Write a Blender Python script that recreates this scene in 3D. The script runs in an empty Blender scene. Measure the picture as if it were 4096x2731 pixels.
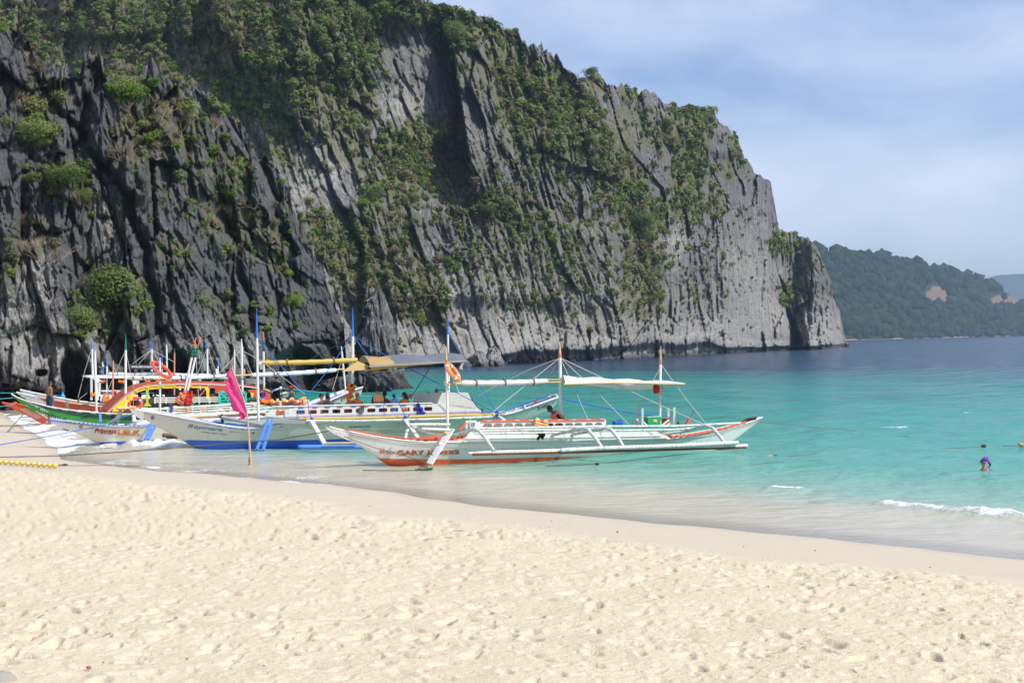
import bpy, bmesh, math, random
import numpy as np
from mathutils import Vector, Matrix

random.seed(7)
rng = np.random.default_rng(11)
SC = bpy.context.scene
COL = SC.collection
# ------------------------------------------------------------------ camera
FPX, CX, CY = 6000.0, 2048.0, 1365.5          # focal length and centre in photograph pixels
CAMZ = 4.0
ROLL = math.atan(0.0210)
PITCH = math.radians(0.12)
cam_d = bpy.data.cameras.new('camera')
cam = bpy.data.objects.new('camera', cam_d)
COL.objects.link(cam)
cam_d.sensor_width = 36.0
cam_d.lens = FPX / 4096.0 * 36.0
cam_d.clip_start = 0.3
cam_d.clip_end = 30000
Rm = Matrix.Rotation(math.radians(90) + PITCH, 3, 'X') @ Matrix.Rotation(-0.0, 3, 'Z')
_x = Vector((math.cos(ROLL), 0, -math.sin(ROLL)))
_f = Vector((0, math.cos(PITCH), math.sin(PITCH)))
_f = (_f - _x * _f.dot(_x)).normalized()
_y = (-_f).cross(_x).normalized()
M3 = Matrix((_x, _y, -_f)).transposed()
cam.matrix_world = Matrix.Translation((0, 0, CAMZ)) @ M3.to_4x4()
SC.camera = cam
# ------------------------------------------------------------------ light
SUN_TO = Vector((0.70, -0.36, 0.76)).normalized()
sun_el = math.asin(SUN_TO.z)
sun_az = math.atan2(SUN_TO.x, SUN_TO.y)       # clockwise from +Y
sl = bpy.data.lights.new('sun', 'SUN')
sl.energy = 4.6
sl.angle = math.radians(0.53)
sl.color = (1.0, 0.955, 0.89)
so = bpy.data.objects.new('sun', sl)
COL.objects.link(so)
so.rotation_euler = (-SUN_TO).to_track_quat('-Z', 'Y').to_euler()
so.location = (60, -40, 80)
w = bpy.data.worlds.new("World")
SC.world = w
w.use_nodes = True
nt = w.node_tree
nt.nodes.clear()
def wn(t, **k):
    n = nt.nodes.new(t)
    for a, b in k.items():
        setattr(n, a, b)
    return n
out = wn('ShaderNodeOutputWorld')
bg = wn('ShaderNodeBackground')
sky = wn('ShaderNodeTexSky', sky_type='NISHITA', sun_disc=False)
sky.sun_elevation = sun_el
sky.sun_rotation = sun_az
sky.altitude = 0
sky.air_density = 1.0
sky.dust_density = 1.0
sky.ozone_density = 2.0
SKY_S = 0.115
bg.inputs['Strength'].default_value = SKY_S
tc = wn('ShaderNodeTexCoord')
mp = wn('ShaderNodeMapping')
mp.inputs['Scale'].default_value = (1.0, 1.0, 2.6)
mp.inputs['Location'].default_value = (0.35, 0.2, 0.1)
nt.links.new(tc.outputs['Generated'], mp.inputs['Vector'])
n1 = wn('ShaderNodeTexNoise')
n1.inputs['Scale'].default_value = 3.1
n1.inputs['Detail'].default_value = 7
n1.inputs['Roughness'].default_value = 0.52
n1.inputs['Distortion'].default_value = 0.25
nt.links.new(mp.outputs['Vector'], n1.inputs['Vector'])
cr = wn('ShaderNodeValToRGB')
cr.color_ramp.elements[0].position = 0.38
cr.color_ramp.elements[0].color = (0, 0, 0, 1)
cr.color_ramp.elements[1].position = 0.70
cr.color_ramp.elements[1].color = (1, 1, 1, 1)
nt.links.new(n1.outputs['Fac'], cr.inputs['Fac'])
mx = wn('ShaderNodeMix', data_type='RGBA')
nt.links.new(cr.outputs['Color'], mx.inputs[0])
tint = wn('ShaderNodeMix', data_type='RGBA', blend_type='MULTIPLY')
tint.inputs[0].default_value = 1.0
tint.inputs[7].default_value = (1.0, 1.05, 1.27, 1)
nt.links.new(sky.outputs['Color'], tint.inputs[6])
nt.links.new(tint.outputs[2], mx.inputs[6])
mx.inputs[7].default_value = (6.9, 7.5, 9.0, 1)
nt.links.new(mx.outputs[2], bg.inputs['Color'])
nt.links.new(bg.outputs['Background'], out.inputs['Surface'])
# ------------------------------------------------------------------ view
vs = SC.view_settings
vs.view_transform = 'Standard'
vs.look = 'None'
vs.exposure = 0.10
vs.gamma = 1.0
vs.use_curve_mapping = False

# ================================================================== helpers
def ray(px, py):
    a = (px - CX) / FPX
    b = -(py - CY) / FPX
    v = _x * a + _y * b + _f
    return v / v.y
def P(px, py, D):
    r = ray(px, py)
    return Vector((r.x * D, D, CAMZ + r.z * D))
def G(px, py, z=0.0):
    r = ray(px, py)
    D = (z - CAMZ) / r.z
    return Vector((r.x * D, D, z))
def rayn(px, py):
    a = (px - CX) / FPX
    b = -(py - CY) / FPX
    v = [_x[i] * a + _y[i] * b + _f[i] for i in range(3)]
    return v[0] / v[1], v[2] / v[1]
def yh(px):
    r = (1378.0 - 0.021 * (px - 2048))
    return r

_m = {}
def mat(name, col, rough=0.6, spec=0.4, bump=None, var=None, metal=0.0, weather=0.0, trans=0.0):
    """plain procedural paint / cloth: base colour with a little noise variation, dirt and fine relief"""
    if name in _m:
        return _m[name]
    m = bpy.data.materials.new(name)
    m.use_nodes = True
    t = m.node_tree
    b = t.nodes['Principled BSDF']
    b.inputs['Roughness'].default_value = rough
    b.inputs['Specular IOR Level'].default_value = spec
    b.inputs['Metallic'].default_value = metal
    c = (col[0], col[1], col[2], 1)
    tcn = t.nodes.new('ShaderNodeTexCoord')
    nz = t.nodes.new('ShaderNodeTexNoise')
    nz.inputs['Scale'].default_value = var[0] if var else 3.0
    nz.inputs['Detail'].default_value = 6
    t.links.new(tcn.outputs['Object'], nz.inputs['Vector'])
    mixn = t.nodes.new('ShaderNodeMix')
    mixn.data_type = 'RGBA'
    amt = var[1] if var else 0.12
    mixn.inputs[6].default_value = (c[0] * (1 - amt), c[1] * (1 - amt), c[2] * (1 - amt), 1)
    mixn.inputs[7].default_value = (min(1, c[0] * (1 + amt * .6)), min(1, c[1] * (1 + amt * .6)), min(1, c[2] * (1 + amt * .6)), 1)
    t.links.new(nz.outputs['Fac'], mixn.inputs[0])
    last = mixn.outputs[2]
    if weather > 0:
        mpn = t.nodes.new('ShaderNodeMapping')
        mpn.inputs['Scale'].default_value = (5, 5, 1.1)
        t.links.new(tcn.outputs['Object'], mpn.inputs['Vector'])
        n2 = t.nodes.new('ShaderNodeTexNoise')
        n2.inputs['Scale'].default_value = 2.2
        n2.inputs['Detail'].default_value = 9
        n2.inputs['Roughness'].default_value = 0.7
        t.links.new(mpn.outputs['Vector'], n2.inputs['Vector'])
        r2 = t.nodes.new('ShaderNodeValToRGB')
        r2.color_ramp.elements[0].position = 0.56 if weather < .9 else 0.50
        r2.color_ramp.elements[0].color = (0, 0, 0, 1)
        r2.color_ramp.elements[1].position = 0.74
        r2.color_ramp.elements[1].color = (weather, weather, weather, 1)
        t.links.new(n2.outputs['Fac'], r2.inputs['Fac'])
        m2 = t.nodes.new('ShaderNodeMix')
        m2.data_type = 'RGBA'
        t.links.new(r2.outputs['Color'], m2.inputs[0])
        t.links.new(last, m2.inputs[6])
        m2.inputs[7].default_value = (0.17, 0.12, 0.075, 1)
        last = m2.outputs[2]
    t.links.new(last, b.inputs['Base Color'])
    if bump:
        n3 = t.nodes.new('ShaderNodeTexNoise')
        n3.inputs['Scale'].default_value = bump[0]
        n3.inputs['Detail'].default_value = 5
        t.links.new(tcn.outputs['Object'], n3.inputs['Vector'])
        bn = t.nodes.new('ShaderNodeBump')
        bn.inputs['Strength'].default_value = 0.6
        bn.inputs['Distance'].default_value = bump[1]
        t.links.new(n3.outputs['Fac'], bn.inputs['Height'])
        t.links.new(bn.outputs['Normal'], b.inputs['Normal'])
    if trans:
        # thin cloth lets some light through
        tr = t.nodes.new('ShaderNodeBsdfTranslucent')
        t.links.new(last, tr.inputs['Color'])
        ms = t.nodes.new('ShaderNodeMixShader')
        ms.inputs[0].default_value = trans
        t.links.new(b.outputs[0], ms.inputs[1])
        t.links.new(tr.outputs[0], ms.inputs[2])
        t.links.new(ms.outputs[0], t.nodes['Material Output'].inputs['Surface'])
    _m[name] = m
    return m

def tag(o, label=None, cat=None, group=None, kind=None):
    if label: o['label'] = label
    if cat: o['category'] = cat
    if group: o['group'] = group
    if kind: o['kind'] = kind
    return o
def root(name, loc, label, cat, group=None):
    o = bpy.data.objects.new(name, None)
    o.location = Vector(loc)
    o.empty_display_size = 0.3
    COL.objects.link(o)
    o['org'] = (loc[0], loc[1], loc[2])
    tag(o, label, cat, group)
    return o
ORG = {}
def setorg(o, v):
    ORG[o.name] = Vector(v)
    if 'org' in o: del o['org']
def thing(name, loc, label, cat, group=None):
    o = root(name, loc, label, cat, group)
    setorg(o, loc)
    return o
def np_mesh(name, V, Fq, mats, parent=None, smooth=False, loc=None, attrs=None, mi=None):
    """mesh from numpy arrays. V Nx3 world coordinates, Fq Mx3 or Mx4"""
    V = np.asarray(V, dtype=np.float64)
    if parent is not None:
        o0 = ORG[parent.name]
    else:
        o0 = Vector(loc) if loc is not None else Vector((0, 0, 0))
    V = V - np.array(o0)
    me = bpy.data.meshes.new(name)
    k = Fq.shape[1]
    me.vertices.add(len(V))
    me.vertices.foreach_set('co', V.astype(np.float32).ravel())
    me.loops.add(Fq.size)
    me.loops.foreach_set('vertex_index', Fq.astype(np.int32).ravel())
    me.polygons.add(len(Fq))
    me.polygons.foreach_set('loop_start', np.arange(0, Fq.size, k, dtype=np.int32))
    me.polygons.foreach_set('loop_total', np.full(len(Fq), k, dtype=np.int32))
    if smooth:
        me.polygons.foreach_set('use_smooth', np.ones(len(Fq), dtype=bool))
    for m in mats:
        me.materials.append(m)
    if mi is not None:
        me.polygons.foreach_set('material_index', mi.astype(np.int32))
    if attrs:
        for nme, arr in attrs.items():
            a = me.attributes.new(nme, 'FLOAT', 'POINT')
            a.data.foreach_set('value', arr.astype(np.float32).ravel())
    me.update(calc_edges=True)
    o = bpy.data.objects.new(name, me)
    COL.objects.link(o)
    if parent is not None:
        o.parent = parent
        ORG[o.name] = o0
    else:
        o.location = o0
        ORG[o.name] = o0
    return o
def grid_faces(nr, nc):
    i = np.arange(nr - 1)[:, None] * nc + np.arange(nc - 1)[None, :]
    i = i.ravel()
    return np.stack([i, i + 1, i + nc + 1, i + nc], 1)

class MB:
    """collects shapes in world coordinates and links them as one mesh object"""
    def __init__(s):
        s.v = []; s.f = []; s.m = []; s.cur = 0; s.sm = []; s.smooth = False
    def add(s, vs, fs, smooth=None):
        n = len(s.v)
        s.v += [Vector(v) for v in vs]
        for f in fs:
            s.f.append([i + n for i in f]); s.m.append(s.cur); s.sm.append(s.smooth if smooth is None else smooth)
        return s
    def box(s, c, size, R=None):
        hx, hy, hz = size[0] / 2, size[1] / 2, size[2] / 2
        R = R or Matrix.Identity(3)
        c = Vector(c)
        vs = [c + R @ Vector((x * hx, y * hy, z * hz)) for z in (-1, 1) for (x, y) in ((-1, -1), (1, -1), (1, 1), (-1, 1))]
        return s.add(vs, [(3, 2, 1, 0), (4, 5, 6, 7), (0, 1, 5, 4), (1, 2, 6, 5), (2, 3, 7, 6), (3, 0, 4, 7)])
    def bar(s, a, b, w, h=None, up=Vector((0, 0, 1))):
        """square bar from a to b"""
        a = Vector(a); b = Vector(b); h = h or w
        d = (b - a); L = d.length; d.normalize()
        if abs(d.dot(up)) > .98: up = Vector((1, 0, 0))
        y = up.cross(d).normalized(); z = d.cross(y)
        return s.box((a + b) / 2, (L, w, h), Matrix((d, y, z)).transposed())
    def tube(s, pts, r, n=8, cap=True, flat=1.0):
        pts = [Vector(p) for p in pts]
        if not hasattr(r, '__len__'): r = [r] * len(pts)
        vs = []
        t0 = (pts[1] - pts[0]).normalized()
        up = Vector((0, 0, 1)) if abs(t0.z) < .9 else Vector((1, 0, 0))
        u = t0.cross(up).normalized()
        for i, p in enumerate(pts):
            t = (pts[min(i + 1, len(pts) - 1)] - pts[max(i - 1, 0)]).normalized()
            u = (u - t * u.dot(t))
            if u.length < 1e-6: u = t.orthogonal()
            u.normalize()
            v = t.cross(u)
            for k in range(n):
                a = 2 * math.pi * k / n
                vs.append(p + (u * math.cos(a) + v * math.sin(a) * flat) * r[i])
        fs = []
        for i in range(len(pts) - 1):
            for k in range(n):
                k2 = (k + 1) % n
                fs.append((i * n + k, i * n + k2, (i + 1) * n + k2, (i + 1) * n + k))
        s.add(vs, fs, True)
        if cap:
            m = len(pts) - 1
            s.add([vs[k] for k in range(n)], [tuple(range(n))[::-1]], False)
            s.add([vs[m * n + k] for k in range(n)], [tuple(range(n))], False)
        return s
    def ell(s, c, r, R=None, nu=10, nv=7, jit=0.0):
        c = Vector(c); R = R or Matrix.Identity(3)
        vs = [c + R @ Vector((0, 0, -r[2]))]
        for j in range(1, nv):
            ph = -math.pi / 2 + math.pi * j / nv
            for i in range(nu):
                a = 2 * math.pi * i / nu
                q = 1 + random.uniform(-jit, jit)
                vs.append(c + R @ Vector((r[0] * math.cos(ph) * math.cos(a) * q, r[1] * math.cos(ph) * math.sin(a) * q, r[2] * math.sin(ph) * q)))
        vs.append(c + R @ Vector((0, 0, r[2])))
        fs = []
        for i in range(nu):
            fs.append((0, 1 + (i + 1) % nu, 1 + i))
            fs.append((len(vs) - 1, len(vs) - 1 - nu + i, len(vs) - 1 - nu + (i + 1) % nu))
        for j in range(nv - 2):
            for i in range(nu):
                a = 1 + j * nu
                fs.append((a + i, a + (i + 1) % nu, a + nu + (i + 1) % nu, a + nu + i))
        return s.add(vs, fs, True)
    def torus(s, c, R0, r, Rm=None, n=24, m=8, flat=1.0):
        c = Vector(c); Rm = Rm or Matrix.Identity(3)
        vs = []; fs = []
        for i in range(n):
            a = 2 * math.pi * i / n
            for j in range(m):
                b = 2 * math.pi * j / m
                q = R0 + r * math.cos(b)
                vs.append(c + Rm @ Vector((q * math.cos(a), q * math.sin(a), r * math.sin(b) * flat)))
        for i in range(n):
            for j in range(m):
                i2 = (i + 1) % n; j2 = (j + 1) % m
                fs.append((i * m + j, i2 * m + j, i2 * m + j2, i * m + j2))
        return s.add(vs, fs, True)
    def loft(s, rings, closed=True, cap=True, smooth=True):
        n = len(rings[0]); vs = [Vector(p) for r in rings for p in r]; fs = []
        for i in range(len(rings) - 1):
            for k in range(n if closed else n - 1):
                k2 = (k + 1) % n
                fs.append((i * n + k, i * n + k2, (i + 1) * n + k2, (i + 1) * n + k))
        s.add(vs, fs, smooth)
        if cap and closed:
            s.add(rings[0], [tuple(range(n))[::-1]], False)
            s.add(rings[-1], [tuple(range(n))], False)
        return s
    def sheet(s, rows, thick=None, smooth=True):
        """grid of points -> surface; thick vector gives it a second side and edges"""
        nr, nc = len(rows), len(rows[0])
        vs = [Vector(p) for r in rows for p in r]
        fs = [(i * nc + j, i * nc + j + 1, (i + 1) * nc + j + 1, (i + 1) * nc + j) for i in range(nr - 1) for j in range(nc - 1)]
        s.add(vs, fs, smooth)
        if thick is not None:
            t = Vector(thick)
            s.add([v - t for v in vs], [f[::-1] for f in fs], smooth)
            per = [(0, j) for j in range(nc)] + [(i, nc - 1) for i in range(1, nr)] + [(nr - 1, j) for j in range(nc - 2, -1, -1)] + [(i, 0) for i in range(nr - 2, 0, -1)]
            pv = [vs[i * nc + j] for i, j in per]
            m = len(pv)
            s.add(pv + [v - t for v in pv], [(k, (k + 1) % m, m + (k + 1) % m, m + k) for k in range(m)], False)
        return s
    def build(s, name, mats, parent=None, label=None, loc=None, bevel=0):
        if not isinstance(mats, (list, tuple)): mats = [mats]
        if parent is not None: o0 = ORG[parent.name]
        elif loc is not None: o0 = Vector(loc)
        else:
            n = len(s.v); o0 = Vector((sum(v.x for v in s.v) / n, sum(v.y for v in s.v) / n, min(v.z for v in s.v)))
        me = bpy.data.meshes.new(name)
        me.from_pydata([v - o0 for v in s.v], [], s.f)
        for m in mats: me.materials.append(m)
        me.polygons.foreach_set('material_index', s.m)
        me.polygons.foreach_set('use_smooth', s.sm)
        me.update()
        o = bpy.data.objects.new(name, me)
        COL.objects.link(o)
        if parent is not None: o.parent = parent
        else: o.location = o0
        ORG[o.name] = o0
        if label: o['label'] = label
        if bevel:
            b = o.modifiers.new('bevel', 'BEVEL'); b.width = bevel; b.segments = 1; b.limit_method = 'ANGLE'
        return o

# ------------------------------------------------------------------ numpy noise
def _h(ix, iy, iz, seed):
    n = (ix.astype(np.int64) * 374761393 + iy.astype(np.int64) * 668265263 + iz.astype(np.int64) * 2147483647 + seed * 1274126177) & 0xffffffff
    n = ((n ^ (n >> 13)) * 1274126177) & 0xffffffff
    n = ((n ^ (n >> 16)) * 2246822519) & 0xffffffff
    n = n ^ (n >> 15)
    return (n & 0xffffff) / float(0xffffff)
def vn(x, y, seed=0, z=None):
    """smooth value noise in -1..1"""
    x0 = np.floor(x); y0 = np.floor(y)
    fx = x - x0; fy = y - y0
    fx = fx * fx * fx * (fx * (fx * 6 - 15) + 10); fy = fy * fy * fy * (fy * (fy * 6 - 15) + 10)
    Z = np.zeros_like(x0)
    a = _h(x0, y0, Z, seed); b = _h(x0 + 1, y0, Z, seed); c = _h(x0, y0 + 1, Z, seed); d = _h(x0 + 1, y0 + 1, Z, seed)
    return ((a * (1 - fx) + b * fx) * (1 - fy) + (c * (1 - fx) + d * fx) * fy) * 2 - 1
def fbm(x, y, seed=0, o=4, g=0.5):
    r = 0; a = 1; s = 0
    for i in range(o):
        r = r + a * vn(x, y, seed + i * 17); s += a; a *= g; x = x * 2.03 + 5.1; y = y * 2.03 + 1.7
    return r / s
def ridge(x, y, seed=0, o=4, g=0.5):
    r = 0; a = 1; s = 0
    for i in range(o):
        r = r + a * (1 - np.abs(vn(x, y, seed + i * 31))) ** 2; s += a; a *= g; x = x * 2.1 + 3.3; y = y * 2.1 + 9.1
    return r / s
def worley(x, y, seed=0, jit=0.9):
    """returns F1, F2, random id of nearest cell, offset vector to its centre"""
    x0 = np.floor(x); y0 = np.floor(y); Z = np.zeros_like(x0)
    f1 = np.full_like(x, 9.); f2 = np.full_like(x, 9.); idn = np.zeros_like(x); dx = np.zeros_like(x); dy = np.zeros_like(x)
    for i in (-1, 0, 1):
        for j in (-1, 0, 1):
            cx = x0 + i; cy = y0 + j
            px = cx + .5 + (_h(cx, cy, Z, seed) - .5) * jit; py = cy + .5 + (_h(cx, cy, Z, seed + 5) - .5) * jit
            ex = x - px; ey = y - py
            d = np.sqrt(ex * ex + ey * ey)
            hid = _h(cx, cy, Z, seed + 9)
            nearer = d < f1
            f2 = np.where(nearer, f1, np.minimum(f2, d))
            f1 = np.where(nearer, d, f1); idn = np.where(nearer, hid, idn); dx = np.where(nearer, ex, dx); dy = np.where(nearer, ey, dy)
    return f1, f2, idn, dx, dy
def facets(x, y, seed, tilt=1.0):
    f1, f2, i, dx, dy = worley(x, y, seed)
    i2 = (i * 7919.17) % 1.0; i3 = (i * 1543.71) % 1.0
    return (i - .5) + tilt * (dx * (i2 - .5) * 2 + dy * (i3 - .5) * 1.2), f2 - f1
def smooth(a, b, x):
    t = np.clip((x - a) / (b - a), 0, 1)
    return t * t * (3 - 2 * t)
# ================================================================== SETTING
def nodes(m):
    m.use_nodes = True
    return m.node_tree, m.node_tree.nodes['Principled BSDF']
class NT:
    """terse node-graph builder"""
    def __init__(s, name):
        s.m = bpy.data.materials.new(name); s.m.use_nodes = True
        s.t = s.m.node_tree; s.b = s.t.nodes['Principled BSDF']; s.out = s.t.nodes['Material Output']
    def n(s, ty, ins=None, **k):
        q = s.t.nodes.new(ty)
        for a, b in k.items(): setattr(q, a, b)
        if ins:
            for a, b in ins.items():
                if hasattr(b, 'is_output') or isinstance(b, bpy.types.NodeSocket): s.t.links.new(b, q.inputs[a])
                else: q.inputs[a].default_value = b
        return q
    def math(s, op, a, b=0.0, clamp=False):
        return s.n('ShaderNodeMath', {0: a, 1: b}, operation=op, use_clamp=clamp).outputs[0]
    def noise(s, vec, scale, detail=5, rough=.55, dist=0.0):
        return s.n('ShaderNodeTexNoise', {'Vector': vec, 'Scale': scale, 'Detail': detail, 'Roughness': rough, 'Distortion': dist}).outputs['Fac']
    def map(s, vec, scale=(1, 1, 1), rot=(0, 0, 0), loc=(0, 0, 0)):
        return s.n('ShaderNodeMapping', {'Vector': vec, 'Scale': scale, 'Rotation': rot, 'Location': loc}).outputs[0]
    def ramp(s, fac, stops):
        r = s.n('ShaderNodeValToRGB', {'Fac': fac})
        e = r.color_ramp.elements
        while len(e) > 1: e.remove(e[-1])
        for i, (p, c) in enumerate(stops):
            if not hasattr(c, '__len__'): c = (c, c, c)
            q = e[0] if i == 0 else e.new(p)
            q.position = p; q.color = (c[0], c[1], c[2], 1)
        return r.outputs['Color']
    def mix(s, fac, a, b):
        q = s.n('ShaderNodeMix', data_type='RGBA')
        for i, v in ((0, fac), (6, a), (7, b)):
            if isinstance(v, bpy.types.NodeSocket): s.t.links.new(v, q.inputs[i])
            elif i == 0: q.inputs[0].default_value = v
            else: q.inputs[i].default_value = (v[0], v[1], v[2], 1)
        return q.outputs[2]
    def set(s, **k):
        for a, v in k.items():
            a = a.replace('_', ' ')
            if isinstance(v, bpy.types.NodeSocket): s.t.links.new(v, s.b.inputs[a])
            else: s.b.inputs[a].default_value = v
    def bump(s, h, dist, strength=1.0, normal=None):
        ins = {'Height': h, 'Distance': dist, 'Strength': strength}
        if normal is not None: ins['Normal'] = normal
        return s.n('ShaderNodeBump', ins).outputs[0]

# ------------------------------------------------------------------ shore geometry
S0 = np.array([-0.3, 37.7]); NIN = np.array([-0.755, -0.656]); EAL = np.array([-0.656, 0.755])
def shore_s(x, y):
    """metres inland (+) or offshore (-) of the water's edge"""
    s = (x - S0[0]) * NIN[0] + (y - S0[1]) * NIN[1]
    q = (x - S0[0]) * EAL[0] + (y - S0[1]) * EAL[1]
    s = s + np.maximum(q - 25, 0) * 0.36 - np.maximum(q - 75, 0) * 0.36
    return s + 0.35 * vn(q * 0.16, q * 0 + 2.2, 3) + .12 * vn(q * .7, q * 0 + 5.2, 4), q
def sand_profile(s):
    z = np.where(s > 0, 0.075 * s, 0.062 * s)
    z = np.where(s > 9, 0.675 + (s - 9) * 0.04, z)
    return np.clip(z, -6, 2.2)

# ------------------------------------------------------------------ sand
def pits(x, y, cell, seed, depth, rmin, rmax, prob=1.0):
    gx = x / cell; gy = y / cell
    x0 = np.floor(gx); y0 = np.floor(gy); Z = np.zeros_like(x0); h = np.zeros_like(x)
    for i in (-1, 0, 1):
        for j in (-1, 0, 1):
            cx = x0 + i; cy = y0 + j
            r1 = _h(cx, cy, Z, seed); r2 = _h(cx, cy, Z, seed + 1); r3 = _h(cx, cy, Z, seed + 2); r4 = _h(cx, cy, Z, seed + 3); r5 = _h(cx, cy, Z, seed + 4)
            ex = (gx - (cx + .15 + .7 * r1)) * cell; ey = (gy - (cy + .15 + .7 * r2)) * cell
            an = r3 * math.pi
            u = ex * np.cos(an) + ey * np.sin(an); v = -ex * np.sin(an) + ey * np.cos(an)
            R = rmin + (rmax - rmin) * r4
            d = np.sqrt((u / R) ** 2 + (v / (R * 0.52)) ** 2)
            pit = -np.exp(-(d ** 3.2)) * depth * (.35 + .9 * r5)
            rim = np.exp(-((d - 1.35) / .38) ** 2) * depth * .20 * (.3 + r5) * (1 + .8 * np.tanh(u / R))
            h += np.where(r4 * 0 + _h(cx, cy, Z, seed + 7) < prob, pit + rim, 0)
    return h
drops = np.concatenate([np.arange(1560, 430, -3.6), np.arange(430, 150, -9)])
pxs = np.concatenate([[-5000, -2500, -1200, -700], np.arange(-300, 4420, 7.2), [4700, 5300, 7000, 10000]])
DD = (CAMZ - 1.0) * FPX / drops
DD = np.where(drops < 700, (CAMZ - np.interp(drops, [150, 450, 700], [0, 0.0, 1.0])) * FPX / drops, DD)
DD = np.concatenate([[-150, -60, -20, -5, 3, 8], DD])
Dg, Pg = np.meshgrid(DD, pxs, indexing='ij')
Xg = (Pg - CX) / FPX * np.maximum(Dg, 10); Yg = Dg + 0.0
sg, qg = shore_s(Xg, Yg)
zg = sand_profile(sg)
rough = smooth(3.9, 6.4, sg + .9 * vn(qg * .5, sg * .4, 8) + .5 * vn(qg * 2.1, sg * 1.3, 28))
resw = np.where((Yg > 5), 1, 0)
h1 = pits(Xg, Yg, 0.50, 41, .075, .08, .16, .8) + pits(Xg + 3.3, Yg + 1.1, 0.78, 51, .085, .10, .19, .6) + pits(Xg + .7, Yg + 7.1, 0.27, 61, .034, .04, .08, .6)
h1 *= .55 + .65 * smooth(-.4, .5, fbm(Xg * .35, Yg * .35, 15, 3))
h1 += .045 * fbm(Xg * .8, Yg * .8, 12, 3) + .014 * fbm(Xg * 2.2, Yg * 2.2, 22, 2) + .010 * (ridge(Xg * 1.3, Yg * 1.3, 33, 2) - .5)
edge = np.exp(-((sg - 6.1) / 1.3) ** 2)
h1 = h1 * (1 + .25 * edge) + .07 * edge * np.maximum(fbm(Xg * 2.2, Yg * 2.2, 77, 4), 0)
h2 = .006 * fbm(Xg * 1.5, Yg * 1.5, 92, 3) + .03 * fbm(Xg * .12, Yg * .12, 93, 2)
zs = zg + (h1 * rough + h2) * resw
V = np.stack([Xg, Yg, zs], -1).reshape(-1, 3)
ms = NT('sand_material')
geo = ms.n('ShaderNodeNewGeometry').outputs['Position']
at_r = ms.n('ShaderNodeAttribute', attribute_name='dry').outputs['Fac']
at_s = ms.n('ShaderNodeAttribute', attribute_name='inland').outputs['Fac']
na = ms.noise(geo, 1.2, 5)
nb = ms.noise(geo, 60.0, 3, .7)
nc_ = ms.noise(geo, 9.0, 6, .65)
dry = ms.mix(na, (.640, .545, .385), (.700, .605, .440))
dry = ms.mix(ms.ramp(nc_, [(.45, 0), (.75, .3)]), dry, (.66, .51, .33))
dry = ms.mix(ms.ramp(nb, [(.62, 0), (.78, .35)]), dry, (.42, .35, .26))
wet = ms.mix(na, (.525, .458, .345), (.565, .498, .385))
wetter = ms.mix(na, (.46, .40, .315), (.52, .455, .365))
wf = ms.ramp(ms.math('ADD', at_s, ms.math('MULTIPLY', ms.math('SUBTRACT', na, .5), 1.4)), [(0.0, 1), (1.0, 0)])
wm = ms.n('ShaderNodeMapRange', {'Value': ms.math('ADD', at_s, ms.math('MULTIPLY', ms.math('SUBTRACT', na, .5), 1.0)), 'From Min': -.2, 'From Max': .9, 'To Min': 1.0, 'To Max': 0.0}).outputs[0]
base = ms.mix(at_r, wet, dry)
base = ms.mix(wm, base, wetter)
rg = ms.n('ShaderNodeMapRange', {'Value': wm, 'To Min': .95, 'To Max': .28}).outputs[0]
ms.set(Base_Color=base, Roughness=rg, Specular_IOR_Level=ms.n('ShaderNodeMapRange', {'Value': wm, 'To Min': .12, 'To Max': .5}).outputs[0])
bh = ms.math('MULTIPLY', ms.math('ADD', ms.math('MULTIPLY', nc_, 1.0), ms.math('MULTIPLY', nb, .12)), at_r)
ms.set(Normal=ms.bump(bh, .05, 1.0))
np_mesh('beach_sand', V, grid_faces(*Xg.shape), [ms.m], smooth=True, attrs={'dry': rough.ravel(), 'inland': sg.ravel()})['kind'] = 'structure'
def sand_z(x, y):
    s, q = shore_s(np.array([float(x)]), np.array([float(y)]))
    return float(sand_profile(s)[0])

# ------------------------------------------------------------------ sea
drops = np.concatenate([np.arange(960, 300, -4.2), np.arange(300, 24, -2.6), [20, 16, 13, 10, 8, 6, 4, 2.5, 1.2]])
pxs = np.concatenate([[-4000, -1800, -900], np.arange(-500, 4560, 9.0), [4900, 5600, 7500]])
Dg, Pg = np.meshgrid(CAMZ * FPX / drops, pxs, indexing='ij')
Xw = (Pg - CX) / FPX * Dg; Yw = Dg
sw, qw = shore_s(Xw, Yw)
fade = np.clip(60 / Dg, .35, 1)
so_ = -sw
phase = sw * 1.0 + 1.6 * vn(qw * .07, sw * .07, 61)
chop = .045 * fbm(Xw * .55, Yw * .9, 71, 3) * fade + .018 * fbm(Xw * 2.1, Yw * 3.1, 75, 2) * np.clip(45 / Dg, 0, 1)
swell = (.07 * np.sin(phase * .85) + .05 * np.sin(sw * .37 + 2 * vn(qw * .05, sw * .03, 64))) * smooth(3, 14, so_)
foam = np.zeros_like(Xw); lift = np.zeros_like(Xw)
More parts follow.
